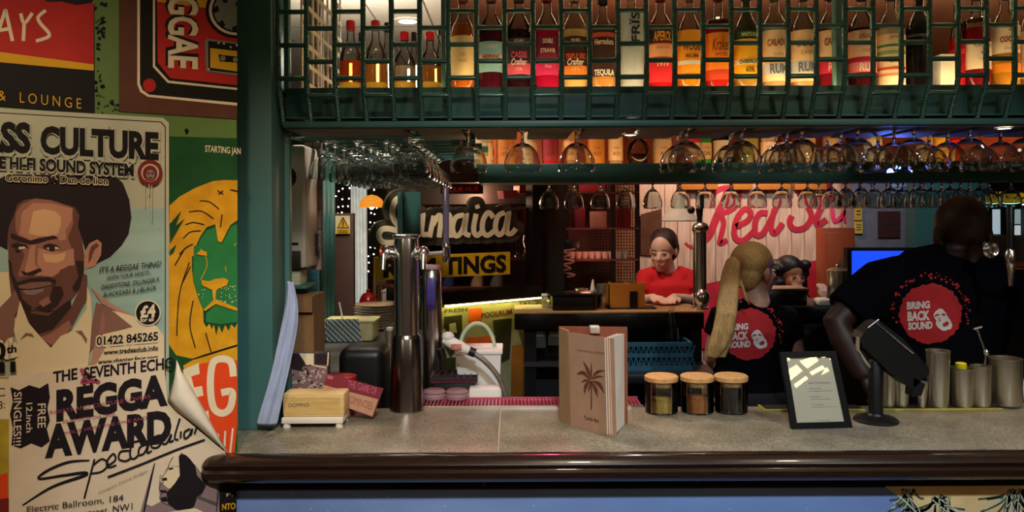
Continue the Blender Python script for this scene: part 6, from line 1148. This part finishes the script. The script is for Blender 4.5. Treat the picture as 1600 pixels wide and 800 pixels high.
# --- mat with yellow edge and steel tins
MATB = mat('mat_black', '#1a1816', .6); MATY = mat('mat_yellow', '#a8983a', .5)
for k, (x0_, x1_, lab) in enumerate(((1192, 1346, 'black rubber bar mat with yellow edge behind the picture frame'), (1376, 1560, 'black rubber bar mat with yellow edge under the steel tins'))):
    a, b = PX(x0_, 2.18), PX(x1_, 2.18); t = thing('bar_mat', lab, 'bar mat', ((a + b) / 2, 2.2, BAR_Z)); MB().bbox(a, b, 2.165, 2.222, BAR_Z, BAR_Z + .005, .002).build('rubber', MATB, t); MB().bbox(a, b, 2.162, 2.168, BAR_Z, BAR_Z + .006, .001).build('yellow_edge', MATY, t); MB().bbox(a - .004, a + .002, 2.162, 2.222, BAR_Z, BAR_Z + .006, .001).build('yellow_edge', MATY, t)
def tin(x, w, y0, y1, lab, taper=.94, name='steel_tin', d=2.195):
    r = w / 2 * d / F; z0 = BAR_Z + .006; z1 = PZ(y0, d, x); h = z1 - z0; c = Vector((PX(x, d), d, z0)); t = thing(name, lab, 'tin', c, 'steel bar tins on the mat'); MB().lathe([(r * taper * .97, 0), (r * taper, .003), (r, h - .004), (r - .0012, h - .004), (r * taper - .001, .004), (0, .004)], c, 32).build('tin_body', STEEL, t); MB().lathe([(r, h - .005), (r + .0012, h - .0035), (r + .001, h), (r - .0015, h - .001)], c, 32, cap=False).build('rolled_rim', STEEL, t); tin.t = t; return c, r, h
tin(1387, 20, 560, 640, 'steel tin partly behind the card terminal, leftmost', .9); tin(1407, 24, 592, 640, 'short steel tin under the card terminal', .85); tin(1439, 18, 596, 640, 'small steel jigger right of the card terminal', .6, 'jigger', 2.18)
tin(1464.5, 34, 547, 638, 'tallest slim steel shaker tin on the mat', .9); c, r, h = tin(1502.5, 31, 574, 638, 'steel tin with a yellow lid on the mat', .97)
MB().lathe([(r * .5, h - .004), (r * .52, h), (r * .52, h + .012), (r * .4, h + .014)], c + Vector((-.004, 0, 0)), 20).build('lid', mat('yellow_plastic', '#d8c21c', .4), tin.t, label='round yellow lid')
tin(1531, 29, 571, 637, 'plain steel tin between the yellow lidded one and the wide pot', .97)
d = 2.2; tin(1570, 46, 559, 634, 'wide steel pot at the right end of the row', .99, 'steel_pot', 2.215)
t = thing('bar_spoon', 'long handled steel muddler with a flat T end in the plain tin', 'muddler', P(1536, 570, 2.2)); MB().tube([P(1527, 514, 2.2), P(1541, 552, 2.2), P(1536, 590, 2.2)], .003, 8).build('shaft', CHROME, t); MB().tube([P(1521, 514.5, 2.2), P(1534, 511, 2.2)], .0032, 8).build('t_end', CHROME, t); MB().ell(P(1541, 551, 2.2), .008, .008, .010, 12, 8).build('knob', CHROME, t)
# --- tap handle and chrome tap at the right edge
d = 2.30; t = thing('beer_font', 'black and chrome beer tap hanging at the far right edge', 'beer tap', Vector((PX(1640, d), d, BAR_Z)))
MB().lathe([(.034, 0), (.034, .012), (.026, .02), (.026, PZ(405, d) - BAR_Z)], (PX(1640, d), d, BAR_Z), 24).build('column', CHROME, t); a = P(1640, 416, d); b = P(1584, 416, d); MB().tube([a, b], .012, 14).build('cross_arm', mat('copper', '#a8704a', .2, 1.0), t); c = P(1579, 400, d); MB().lathe([(.010, -.03), (.015, -.02), (.015, .012), (.010, .02)], c, 18).build('tap_body', CHROME, t); MB().lathe([(.006, -.09), (.011, -.03), (.0105, -.028)], c, 14).build('spout', CHROME, t); MB().lathe([(.008, .02), (.010, .06), (.011, .14), (.008, .148)], c, 14).build('tap_handle', BLACK, t)
M2 = Matrix.Rotation(math.pi / 2, 3, 'X'); MB().lathe([(.026, 0), (.027, .004), (.02, .01), (.012, .006), (.006, .012)], P(1548, 390, d + .1), 24, M2).build('dial', CHROME, t)
# folded striped towel and bottles at the right edge
d = 2.30; ss_ = thing('side_shelf', 'narrow steel shelf under the striped towel at the right edge', 'shelf', (1.85, 2.38, 0)); MB().bbox(PX(1560, d), 2.25, 2.29, 2.46, SR - .02, SR, .003).build('shelf_plate', STEEL, ss_)
for x in (PX(1566, d), 2.2): MB().box(x - .012, x + .012, 2.36, 2.385, 0, SR - .02).build('leg', FR, ss_)
a = P(1590, 556, d); t = thing('folded_towel', 'folded striped towel stack at the right edge behind the steel pot', 'towel', (PX(1592, d), d, SR)); TW = mat('towel', '#c9c4b4', .95, col2='#7fa8a0', scale=14, stretch=(8, 1, 1), bump=.3)
for k in range(3): MB().bbox(PX(1582 + 2 * k, d), PX(1640, d), d, d + .14, SR + k * .055 + .001, SR + k * .055 + .052, .02, seg=4).build('fold', TW, t)
c = Vector((PX(1570, 2.31), 2.31, SR)); t = thing('glass_bottle', 'slim pale bottle leaning by the striped towel', 'bottle', c); MB().lathe([(.012, 0), (.013, .14), (.007, .19), (.007, .23), (.005, .232)], c, 14).build('body', mat('pale_bottle', '#a8a48c', .15, trans=.4), t); MB().lathe([(.008, .225), (.009, .23), (.009, .25), (.006, .252)], c, 14).build('cap', STEEL, t)
# tap tower on the back counter right (behind the blonde)
d = 3.78; c = Vector((PX(1093, d), d, BZ - .09)); t = thing('tap_tower', 'slim chrome tap tower on the back counter left of the blonde woman', 'beer tap', Vector((PX(1093, d), d, BZ))); c = Vector((PX(1093, 3.95), 3.95, BZ)); zt = PZ(360, 3.95) - BZ
MB().lathe([(.045, 0), (.045, .006), (.036, .012), (.034, .02), (.034, zt - .02), (.040, zt), (.036, zt + .02)], c, 28).build('column', CHROME, t); MB().ell(c + Vector((0, -.02, zt + .01)), .042, .036, .03, 18, 12).build('tap_body', CHROME, t); MB().lathe([(.014, zt + .03), (.013, zt + .06), (.019, zt + .10), (.02, zt + .19), (.012, zt + .2)], c, 16).build('tap_handle', BLACK, t); MB().ell(c + Vector((0, -.045, .06)), .038, .03, .045, 18, 12).build('lower_joint', CHROME, t); MB().ell(c + Vector((-.05, -.03, zt + .10)), .02, .02, .02, 12, 8).build('knob', BLACK, t)

# unseen glowing patches added behind the viewer, giving highlights in the frame's glass
refl_glow = structe('window_2', (1.0, -1.59, 2.2), 'lit diamond paned window on the wall behind the viewer'); zf = zc(3.81, 1180, 480); YEL = emat('lit_yellow_pane', '#fff6b0', 9.0)
for L in ([(295, 325), (390, 292), (405, 325), (340, 370)], [(200, 395), (275, 345), (310, 385), (240, 440)], [(180, 295), (215, 295), (240, 318), (190, 340)], [(355, 390), (430, 350), (445, 370), (370, 410)], [(260, 465), (330, 415), (345, 430), (275, 485)], [(420, 290), (447, 290), (450, 304), (430, 306)], [(222, 505), (240, 495), (240, 512)]):  # highlight outlines on the frame glass in image pixels, traced back below
    pts = []
    for x, y in zf(L):
        r = ray(x, y); o_ = fq(.5, .5, -.0035); cc = Vector((0, 0, EYE)); h = cc + r * ((o_ - cc).dot(nF) / r.dot(nF)); rd = r - nF * 2 * r.dot(nF); pts.append((h, rd))
    hh_ = sum((h.z + rd.z * (-1.59 - h.y) / rd.y) for h, rd in pts) / len(pts)
    if hh_ < 2.72: MB().prism([h + rd * ((-1.59 - h.y) / rd.y) for h, rd in pts], (0, -.008, 0)).build('pane', YEL, refl_glow, smooth=0)  # an added glow patch, not a window pane
    else: MB().prism([h + rd * ((2.742 - h.z) / rd.z) for h, rd in pts], (0, 0, .006)).build('pane', YEL, refl_glow, smooth=0)  # same kind of added patch, laid on the ceiling
    print('W2', round(hh_, 2))
# ================================================================ people
def blob(name, mb, voxel, m, parent, it=6, fac=.5):
    tmp = mb.build('tmp', m, None, smooth=0, loc=(0, 0, 0))
    r = tmp.modifiers.new('r', 'REMESH'); r.mode = 'VOXEL'; r.voxel_size = voxel
    s = tmp.modifiers.new('s', 'SMOOTH'); s.factor = fac; s.iterations = it
    me = bpy.data.meshes.new_from_object(tmp.evaluated_get(bpy.context.evaluated_depsgraph_get()))
    old = tmp.data; bpy.data.objects.remove(tmp); bpy.data.meshes.remove(old)
    o0 = org(parent); me.transform(Matrix.Translation(-o0)); me.name = name
    me.polygons.foreach_set('use_smooth', [True] * len(me.polygons)); me.materials.clear(); me.materials.append(m)
    o = bpy.data.objects.new(name, me); COL.objects.link(o); o.parent = parent; ORG[o.name] = o0
    bv = BVHTree.FromPolygons([v.co + o0 for v in me.vertices], [tuple(p.vertices) for p in me.polygons])
    return o, bv
def hand(mb, w, dirv, nrm, side, curl=.5, L=.18):
    """palm and five fingers from wrist w along dirv; nrm is the back of the hand; side +1/-1 puts the thumb"""
    f = Vector(dirv).normalized(); n = Vector(nrm); n = (n - f * n.dot(f)).normalized(); a = f.cross(n).normalized() * side
    k = L / .18
    mb.tube([w, w + f * .03 * k, w + f * .085 * k], [.026 * k, .036 * k, .038 * k], 12, flat=.45) if abs(f.z) > .9 else mb.tube([w, w + f * .03 * k, w + f * .09 * k], [.024 * k, .030 * k, .030 * k], 12, flat=.7)
    for i, (off, ln) in enumerate(((-.028, .070), (-.010, .080), (.009, .076), (.027, .060))):
        b = w + f * .085 * k + a * off * k; p = [b - f * .02 * k, b]; d = f.copy()
        for j in range(3):
            d = (d - n * curl * (.55 if j else .3)).normalized(); p.append(p[-1] + d * ln * k * (.42, .32, .26)[j])
        mb.tube(p, [.0095 * k, .0095 * k, .009 * k, .0085 * k, .007 * k], 8)
    b = w + f * .03 * k - a * .03 * k; mb.tube([b + a * .012 * k, b - a * .014 * k + f * .022 * k, b - a * .02 * k + f * .05 * k - n * .008 * k, b - a * .014 * k + f * .075 * k - n * .014 * k], [.012 * k, .012 * k, .0105 * k, .008 * k], 8)
def headm(yaw, pitch=0.0, tilt=0.0): return Matrix.Rotation(yaw, 3, 'Z') @ Matrix.Rotation(pitch, 3, 'X') @ Matrix.Rotation(tilt, 3, 'Y')
def head(mb, c, M, k=1.0, bulk=1.0):
    """face towards local -Y; c is the centre of the head"""
    t = lambda v: c + M @ (Vector(v) * k)
    mb.ell(t((0, .015, .035)), .076 * k * bulk, .096 * k, .088 * k, 24, 16, M); mb.ell(t((0, -.028, -.035)), .060 * k * bulk, .066 * k, .080 * k, 20, 14, M); mb.ell(t((0, -.05, -.085)), .036 * k * bulk, .034 * k, .030 * k, 14, 10, M)
    mb.tube([t((0, -.088, .012)), t((0, -.100, -.012)), t((0, -.108, -.030))], [.008 * k, .011 * k, .014 * k], 10); mb.ell(t((0, -.094, -.032)), .019 * k, .013 * k, .010 * k, 10, 8, M)
    for s in (-1, 1): mb.ell(t((s * .078 * bulk, .018, -.008)), .010 * k, .022 * k, .034 * k, 12, 10, M); mb.ell(t((s * .035, -.07, -.02)), .022 * k, .02 * k, .02 * k, 10, 8, M)
    mb.ell(t((0, -.086, -.062)), .026 * k, .012 * k, .012 * k, 12, 8, M)
def face(par, c, M, k=1.0, lips='#a8584c', brow='#2a1a14', down=False):
    t = lambda v: c + M @ (Vector(v) * k); e = MB(); ir = MB(); lid = MB()
    for s in (-1, 1):
        e.ell(t((s * .031, -.0845, .004)), .013 * k, .007 * k, (.0035 if down else .007) * k, 12, 8, M); ir.ell(t((s * .031, -.0905, .003)), .006 * k, .002 * k, (.003 if down else .006) * k, 10, 6, M)
        lid.tube([t((s * .016, -.088, .009)), t((s * .031, -.0925, .0125)), t((s * .046, -.084, .007))], .0022 * k, 6); lid.tube([t((s * .013, -.090, .024)), t((s * .032, -.092, .031)), t((s * .052, -.080, .022))], [.003 * k, .0035 * k, .002 * k], 6)
    e.build('eyes', mat('eye_white', '#d8ccc4', .3), par, kind='stuff'); ir.build('irises', mat('iris_dark', '#1c120e', .2), par, kind='stuff'); lid.build('brows_and_lashes', mat('brow' + brow, brow, .8), par, kind='stuff')
    m = MB(); m.ell(t((0, -.098, -.057)), .020 * k, .005 * k, .005 * k, 12, 8, M); m.ell(t((0, -.0965, -.067)), .018 * k, .005 * k, .006 * k, 12, 8, M); m.build('lips', mat('lips' + lips, lips, .45), par)
def decal(par, bv, dname, L, keymats, base=.0015):
    """print laid on a garment: L is a list of (key, kind, data, width)"""
    def surf(x, y, o):
        r = ray(x, y).normalized(); h = bv.ray_cast(Vector((0, 0, EYE)), r)
        p = h[0] if h[0] is not None else Vector((0, 0, EYE)) + r * surf.last; surf.last = (p - Vector((0, 0, EYE))).length
        return p - r * o
    surf.last = 3.0
    pr = Print(surf, .0004, base)
    for (key, kind, data, *w) in L:
        if kind == 'grid':      # disc as rings so that it follows the cloth
            cx, cy, rx, ry, jag = data; off = pr.off(); mb = pr.mb(key); vs = [surf(cx, cy, off)]; n = 72; R = 7
            rr = random.Random(9); edge = [1 + (rr.uniform(-jag, jag)) for k in range(n)]
            for i in range(1, R + 1):
                for k in range(n):
                    q = i / R * (edge[k] if i == R else 1); vs.append(surf(cx + rx * q * math.cos(2 * math.pi * k / n), cy + ry * q * math.sin(2 * math.pi * k / n), off))
            fs = [(0, 1 + k, 1 + (k + 1) % n) for k in range(n)] + [(1 + i * n + k, 1 + (i + 1) * n + k, 1 + (i + 1) * n + (k + 1) % n, 1 + i * n + (k + 1) % n) for i in range(R - 1) for k in range(n)]
            mb.add(vs, fs)
        elif kind == 'poly': pr.poly(key, data)
        elif kind == 'polys': pr.polys(key, data)
        elif kind == 'text': pr.text(key, data[0], data[1], data[2], data[3], bold=.05)
    pr.build(par, dname, keymats)
def SKIN(name, c): return mat(name, c, .5, var=.08, scale=25, spec=.4)
def logo(ox, oy, k):
    f = lambda L: [(ox + x * k, oy + y * k) for x, y in L]; rr = random.Random(6)
    dots = [circ(ox + (50 + rr.uniform(.8, 1.25)) * k * 0 + k * 56 * math.cos(a) * rr.uniform(.95, 1.12), oy - 5 * k + k * 52 * math.sin(a) * rr.uniform(.95, 1.15), k * rr.uniform(1, 2.4), None, 6) for a in [rr.uniform(math.pi * .9, math.pi * 2.15) for q in range(60)]]
    return [('lred', 'grid', (ox, oy, 49 * k, 47 * k, .035)), ('lred', 'polys', dots), ('lwhite', 'text', ('BRING', f([(-37, -7)])[0], f([(-1, -9)])[0], 11 * k)), ('lwhite', 'text', ('BACK', f([(-36, 11)])[0], f([(-1, 9)])[0], 14 * k)), ('lwhite', 'text', ('SOUND', f([(-35, 25)])[0], f([(3, 23)])[0], 11 * k)),
            ('lwhite', 'poly', f([(4.6, 1.5), (8, -4), (14, -8), (19, -7), (24, -1), (27, 5), (31, 10), (34, 18), (32, 24), (27, 25), (22, 27), (17, 26), (11, 21), (8, 16), (9, 11), (6, 7)])), ('lred', 'polys', [f([(6, 3), (11, 0), (15, 2), (11, 3.5), (7, 5)]), f([(17, 0), (22, 0), (24, 3), (19, 3)]), f([(13, 5), (16, 11), (12, 13), (14, 10)]), f([(19, 16), (25, 12), (29, 14), (27, 19), (21, 20)])])]
LM_ = {'lred': mat('tee_red', '#b01c24', .8, var=.15), 'lwhite': mat('tee_white', '#d8cdc4', .8)}
LN = {'lred': 'afro_print', 'lwhite': 'lettering'}
NAVY = mat('navy_cotton', '#06070d', 1.0, spec=.1, var=.2, scale=30, bump=.25, bscale=12)
TROU = mat('black_trousers', '#101014', .9)
# ---------------------------------------------------------------- bald man, back to the bar
d = 2.62; k_ = d / F
t = thing('person', 'bald man in a navy printed tee shirt seen from behind, reaching right', 'person', (PX(1462, d), d, 0))
def Q(x, y, dd=d): return P(x, y, dd)
cx = PX(1468, d); nb = Q(1508, 412); hc = Q(1500, 366); Mh = headm(math.pi - .12, .06)
body = MB(); body.tube([(cx, d + .02, .88), (cx, d + .03, 1.05), (cx + .01, d + .02, 1.22), (cx + .03, d + .01, 1.38), (cx + .06, d + .02, 1.47)], [.17, .165, .20, .21, .12], 20, flat=.62)
head(body, hc, Mh, 1.06, 1.02); body.tube([nb + Vector((-.01, .02, -.06)), nb + Vector((0, .01, .0)), hc + Vector((.0, .01, -.02))], [.085, .074, .066], 18)
body.ell(Q(1502, 398, d - .035), .062, .03, .022, 14, 10); body.ell(Q(1503, 388, d - .04), .056, .03, .018, 14, 10)
shL, elL, wrL = Q(1366, 448), Q(1306, 505, d - .02), Q(1352, 590, d - .10)
shR, elR, wrR = Q(1556, 440), Q(1612, 468, d - .03), Q(1660, 440, d - .10)
body.tube([shL + Vector((.06, 0, .0)), shL, (shL + elL) / 2, elL, (elL * .7 + wrL * .3), wrL], [.075, .068, .056, .046, .048, .032], 16); body.tube([shR + Vector((-.06, 0, 0)), shR, (shR + elR) / 2, elR, (elR * .7 + wrR * .3), wrR], [.075, .068, .056, .046, .046, .032], 16)
hand(body, wrL, wrL - elL, (-.4, -1, .2), 1, .7); hand(body, wrR, wrR - elR, (0, -.3, 1), -1, .7)
for sx in (-1, 1): body.tube([(cx + sx * .09, d + .02, .95), (cx + sx * .10, d + .02, .5), (cx + sx * .10, d + .03, .09)], [.095, .07, .045], 14); body.tube([(cx + sx * .10, d + .05, .035), (cx + sx * .11, d + .22, .03)], [.042, .036], 10)
o, _ = blob('body', body, .0062, SKIN('skin_deep', '#301b15'), t)
sh = MB(); sh.tube([(cx - .005, d + .02, .86), (cx, d + .03, 1.0), (cx, d + .03, 1.14), (cx + .012, d + .02, 1.28), (cx + .03, d + .015, 1.40), (cx + .055, d + .02, 1.475), (cx + .075, d + .02, 1.515)], [.205, .200, .210, .232, .240, .165, .088], 24, flat=.64)
sh.tube([shL + Vector((.10, .0, .01)), shL + Vector((.02, 0, .0)), shL + (elL - shL) * .45, shL + (elL - shL) * .72], [.10, .092, .082, .080], 18); sh.tube([shR + Vector((-.10, 0, .01)), shR, shR + (elR - shR) * .5, shR + (elR - shR) * .95], [.10, .092, .082, .08], 18); sh.ell(Q(1440, 425), .13, .075, .055, 16, 10); sh.ell(Q(1530, 425), .09, .07, .05, 16, 10)
o, bv = blob('tee_shirt', sh, .010, NAVY, t, 5); decal(o, bv, LN, logo(1454, 490, 1.0), LM_)
o, _ = blob('trousers', MB().tube([(cx, d + .02, .96), (cx, d + .02, .84)], [.195, .20], 18, flat=.66).tube([(cx - .09, d + .02, .88), (cx - .10, d + .02, .5), (cx - .10, d + .03, .06)], [.11, .095, .08], 14).tube([(cx + .09, d + .02, .88), (cx + .10, d + .02, .5), (cx + .10, d + .03, .06)], [.11, .095, .08], 14), .014, TROU, t)
# ---------------------------------------------------------------- blonde woman, back to the bar
d = 3.12; t = thing('person', 'blonde woman with a long ponytail in a black printed tee shirt', 'person', (PX(1172, d), d, 0)); cx = PX(1174, d); hc = Q(1180, 424, d); Mh = headm(math.pi * .5 + .62, .03)
body = MB(); nb = Q(1184, 472, d); zn = nb.z
body.tube([(cx, d + .01, .86), (cx, d + .02, 1.0), (cx, d + .01, 1.12), (cx + .01, d, 1.22), (cx + .02, d + .01, zn - .02)], [.155, .13, .135, .15, .075], 20, flat=.6); head(body, hc, Mh, .93, .97); body.tube([nb + Vector((-.01, .01, -.06)), nb, hc + Vector((-.01, .02, -.03))], [.062, .050, .048], 16)
shL, elL, wrL = Q(1128, 498, d), Q(1112, 560, d + .02), Q(1150, 600, d + .10); shR, elR, wrR = Q(1228, 500, d), Q(1246, 560, d + .04), Q(1235, 600, d + .12)
for (a, b, c, sd) in ((shL, elL, wrL, 1), (shR, elR, wrR, -1)): body.tube([a + (Vector((cx, d, a.z)) - a) * .3, a, (a + b) / 2, b, b * .6 + c * .4, c], [.052, .046, .040, .034, .033, .024], 14); hand(body, c, c - b, (0, 0, 1), sd, .5, .165)
for sx in (-1, 1): body.tube([(cx + sx * .08, d + .01, .92), (cx + sx * .085, d + .01, .5), (cx + sx * .085, d + .03, .08)], [.088, .06, .038], 14); body.tube([(cx + sx * .085, d + .04, .03), (cx + sx * .09, d + .18, .027)], [.036, .03], 10)
o, _ = blob('body', body, .0058, SKIN('skin_fair', '#cf9c84'), t); face(o, hc, Mh, .93)
sh = MB(); sh.tube([(cx, d + .01, .86), (cx, d + .02, .98), (cx, d + .015, 1.09), (cx + .005, d + .005, 1.2), (cx + .015, d + .008, zn - .065), (cx + .025, d + .01, zn - .02), (cx + .028, d + .01, zn + .012)], [.170, .150, .160, .178, .165, .098, .060], 24, flat=.62)
for (a, b) in ((shL, elL), (shR, elR)): sh.tube([a + (Vector((cx, d, a.z)) - a) * .45, a, a + (b - a) * .42], [.075, .062, .060], 16)
o, bv = blob('tee_shirt', sh, .009, mat('black_cotton', '#07070b', 1.0, spec=.1, var=.2, bump=.2, bscale=14), t, 5); decal(o, bv, LN, logo(1170, 522, .86), LM_)
blob('trousers', MB().tube([(cx, d + .01, .95), (cx, d + .01, .82)], [.165, .175], 18, flat=.66).tube([(cx - .08, d + .01, .86), (cx - .085, d + .01, .5), (cx - .085, d + .03, .06)], [.10, .08, .06], 14).tube([(cx + .08, d + .01, .86), (cx + .085, d + .01, .5), (cx + .085, d + .03, .06)], [.10, .08, .06], 14), .014, TROU, t)
HAIR = mat('blonde_hair', '#d8b070', .45, col2='#9a7040', scale=60, stretch=(6, 6, .35), bump=.4, bscale=90, detail=5)
hr = MB(); hr.ell(hc + Mh @ Vector((0, .026, .040)), .078, .096, .083, 24, 16, Mh); hr.ell(hc + Mh @ Vector((0, .055, -.005)), .062, .06, .07, 20, 14, Mh); tie = Q(1153, 402, d - .03); hr.ell(tie, .03, .03, .03, 12, 10)
blob('hair', hr, .006, HAIR, t, 4)
pt = MB(); pth = [Q(1154, 401, d - .03), Q(1146, 408, d - .05), Q(1141, 430, d - .065), Q(1138, 460, d - .10), Q(1135, 490, d - .125), Q(1131, 515, d - .130), Q(1124, 540, d - .128), Q(1118, 560, d - .12)]
pt.tube(pth, [.024, .036, .042, .046, .047, .042, .030, .008], 18, flat=.45)
for j in range(7):
    of = (j - 3) * .012; pt.tube([p + Vector((of * (i / 7) ** .7, -.010 * math.sin(j), 0)) for i, p in enumerate(pth)], [.012, .018, .02, .02, .018, .016, .012, .004], 8)
pt.tube([Q(1154, 402, d - .035), Q(1157, 440, d - .07), Q(1166, 468, d - .09), Q(1172, 476, d - .10)], [.012, .010, .007, .002], 8)
blob('ponytail', pt, .006, HAIR, t, 4); MB().ell(tie, .024, .024, .02, 14, 8).build('hair_tie', BLACK, t)
MB().ell(hc + Mh @ Vector((-.078, .002, -.042)), .005, .005, .007, 10, 8).build('earring', CHROME, t)
# ---------------------------------------------------------------- woman in red behind the back counter
d = 4.5; t = thing('person', 'dark haired woman in a red tee shirt looking down behind the counter', 'person', (PX(1042, d), d, 0)); cx = PX(1044, d); hc = Q(1036, 393, d - .03); Mh = headm(-.45, .20)
nb = Q(1042, 424, d); zn = nb.z; body = MB(); body.tube([(cx, d, .9), (cx, d, 1.1), (cx, d, zn - .12), (cx, d, zn - .03)], [.15, .14, .16, .07], 20, flat=.6); head(body, hc, Mh, .98, .96); body.tube([nb + Vector((0, 0, -.05)), nb, hc + Vector((.012, .03, -.02))], [.06, .05, .048], 16)
shR, elR, wrR = Q(1074, 434, d), Q(1082, 470, d - .06), Q(1052, 474, d - .30); shL, elL, wrL = Q(1010, 434, d), Q(1000, 472, d - .04), Q(1022, 474, d - .30)
for (a, b, c, sd) in ((shL, elL, wrL, -1), (shR, elR, wrR, 1)): c.z = BZ + .03; body.tube([a + (Vector((cx, d, a.z)) - a) * .3, a, (a + b) / 2, b, b * .6 + c * .4, c], [.05, .045, .040, .036, .033, .024], 14); hand(body, c, (-.35 if sd > 0 else .3, -1, -.02), (0, 0, 1), sd, .35, .165)
for sx in (-1, 1): body.tube([(cx + sx * .08, d, .95), (cx + sx * .085, d, .5), (cx + sx * .085, d + .02, .06)], [.09, .06, .04], 12); body.tube([(cx + sx * .085, d, .03), (cx + sx * .09, d - .16, .027)], [.036, .03], 10)
o, _ = blob('body', body, .0065, SKIN('skin_light', '#e2b098'), t); face(o, hc, Mh, .98, '#c0706a', '#4a3024', True)
sh = MB(); sh.tube([(cx, d, .9), (cx, d, 1.1), (cx, d, zn - .2), (cx, d, zn - .075), (cx, d, zn - .025), (cx, d, zn + .006)], [.165, .16, .172, .165, .10, .062], 24, flat=.64)
for (a, b) in ((shL, elL), (shR, elR)): sh.tube([a + (Vector((cx, d, a.z)) - a) * .45, a, a + (b - a) * .6], [.075, .064, .062], 16)
blob('tee_shirt', sh, .010, mat('red_cotton', '#d0141c', .85, var=.08, bump=.2, bscale=12), t, 5)
blob('trousers', MB().tube([(cx, d, .95), (cx, d, .85)], [.16, .17], 16, flat=.66).tube([(cx - .08, d, .88), (cx - .085, d, .06)], [.1, .06], 12).tube([(cx + .08, d, .88), (cx + .085, d, .06)], [.1, .06], 12), .016, TROU, t)
DHAIR = mat('dark_brown_hair', '#38201a', .4, var=.3, scale=60, stretch=(6, 6, 1), bump=.4)
hr = MB(); hr.ell(hc + Mh @ Vector((0, .030, .050)), .083, .095, .085, 24, 16, Mh); hr.ell(hc + Mh @ Vector((0, .044, .012)), .086, .066, .094, 20, 14, Mh); hr.tube([hc + Mh @ Vector((0, .11, .03)), hc + Mh @ Vector((.01, .135, -.01)), hc + Mh @ Vector((.015, .135, -.08))], [.024, .03, .014], 12)
blob('hair', hr, .007, DHAIR, t, 4)
# ---------------------------------------------------------------- seated guests in front of the painted sign
bn = thing('bench', 'dark bench in front of the painted sign', 'bench', (PX(1255, 5.1), 5.1, 0)); MB().bbox(PX(1180, 5.1), PX(1340, 5.1), 4.80, 5.13, .64, .70, .01).build('seat', DARKW, bn)
for x in (1190, 1330): MB().box(PX(x, 5.1) - .03, PX(x, 5.1) + .03, 4.85, 5.1, 0, .64).build('leg', DARKW, bn)
def guest(x, y, d, lab, skin, top, hairc, yaw, wild, hx):
    t = thing('person', lab, 'person', (PX(x, d), d, 0)); cx = PX(x, d); hc = Q(x, y, d); Mh = headm(yaw, .05); body = MB(); zn = hc.z - .14
    body.tube([(cx, d, .76), (cx, d, .95), (cx, d - .02, zn - .12), (cx, d - .01, zn)], [.16, .15, .17, .06], 18, flat=.62); head(body, hc, Mh, .98); body.tube([(cx, d, zn - .04), hc + Vector((0, .02, -.03))], [.055, .05], 14)
    a = Vector((cx + .16, d - .02, zn - .07)); b = Vector((cx + .165, d - .2, zn - .25)); c = hc + Vector((hx, -.11, -.13)); body.tube([a, (a + b) / 2, b, b * .5 + c * .5, c], [.05, .045, .038, .033, .024], 12); hand(body, c, (-.4, .1, .8), (.3, -1, 0), 1, .9, .16)
    a = Vector((cx - .16, d - .02, zn - .07)); b = Vector((cx - .165, d - .18, zn - .3)); c = Vector((cx - .05, d - .38, zn - .33)); body.tube([a, (a + b) / 2, b, c], [.05, .045, .038, .024], 12); hand(body, c, (.5, -.5, 0), (0, 0, 1), -1, .4, .16)
    for sx in (-1, 1): body.tube([(cx + sx * .08, d, .80), (cx + sx * .1, d - .4, .82), (cx + sx * .1, d - .42, .45), (cx + sx * .1, d - .42, .05)], [.085, .07, .055, .04], 12); body.tube([(cx + sx * .1, d - .42, .03), (cx + sx * .1, d - .58, .028)], [.036, .03], 10)
    o, _ = blob('body', body, .008, skin, t); face(o, hc, Mh, .98)
    sh = MB(); sh.tube([(cx, d, .76), (cx, d, .95), (cx, d - .02, zn - .1), (cx, d - .01, zn - .02)], [.175, .165, .185, .08], 18, flat=.66)
    for sx in (-1, 1): a = Vector((cx + sx * .15, d - .02, zn - .07)); b = Vector((cx + sx * .165, d - .19, zn - .26)); sh.tube([a, (a + b) / 2, b], [.064, .058, .052], 12)
    blob('top', sh, .012, top, t, 4)
    hr = MB(); hr.ell(hc + Mh @ Vector((0, .024, .056)), .086, .098, .084, 20, 14, Mh)
    if wild:
        rr = random.Random(1)
        for s in (-1, 1):
            for j in range(9): hr.ell(hc + Mh @ Vector((s * (.084 + .022 * j / 8 + rr.uniform(-.01, .02)), .02 + rr.uniform(-.03, .04), .075 - j * .028)), .042, .042, .036, 10, 8)
        for j in range(8): hr.ell(hc + Mh @ Vector((rr.uniform(-.07, .07), .06, .08 - j * .03)), .04, .04, .04, 10, 8)
    blob('hair', hr, .009, mat('hair' + hairc, hairc, .5, var=.3, scale=60, bump=.6, bscale=60), t, 2)
guest(1235, 432, 5.0, 'dark curly haired woman seated before the red wave, hand at chin', SKIN('skin_olive', '#b5785c'), mat('dark_top', '#1a1416', .9), '#1c100e', .25, True, .05)
guest(1328, 436, 4.97, 'seated guest half hidden behind the steel urn, hand raised', SKIN('skin_light', '#e2b098'), mat('brown_top', '#3a2a26', .9), '#3a2a1e', -.2, False, -.17)
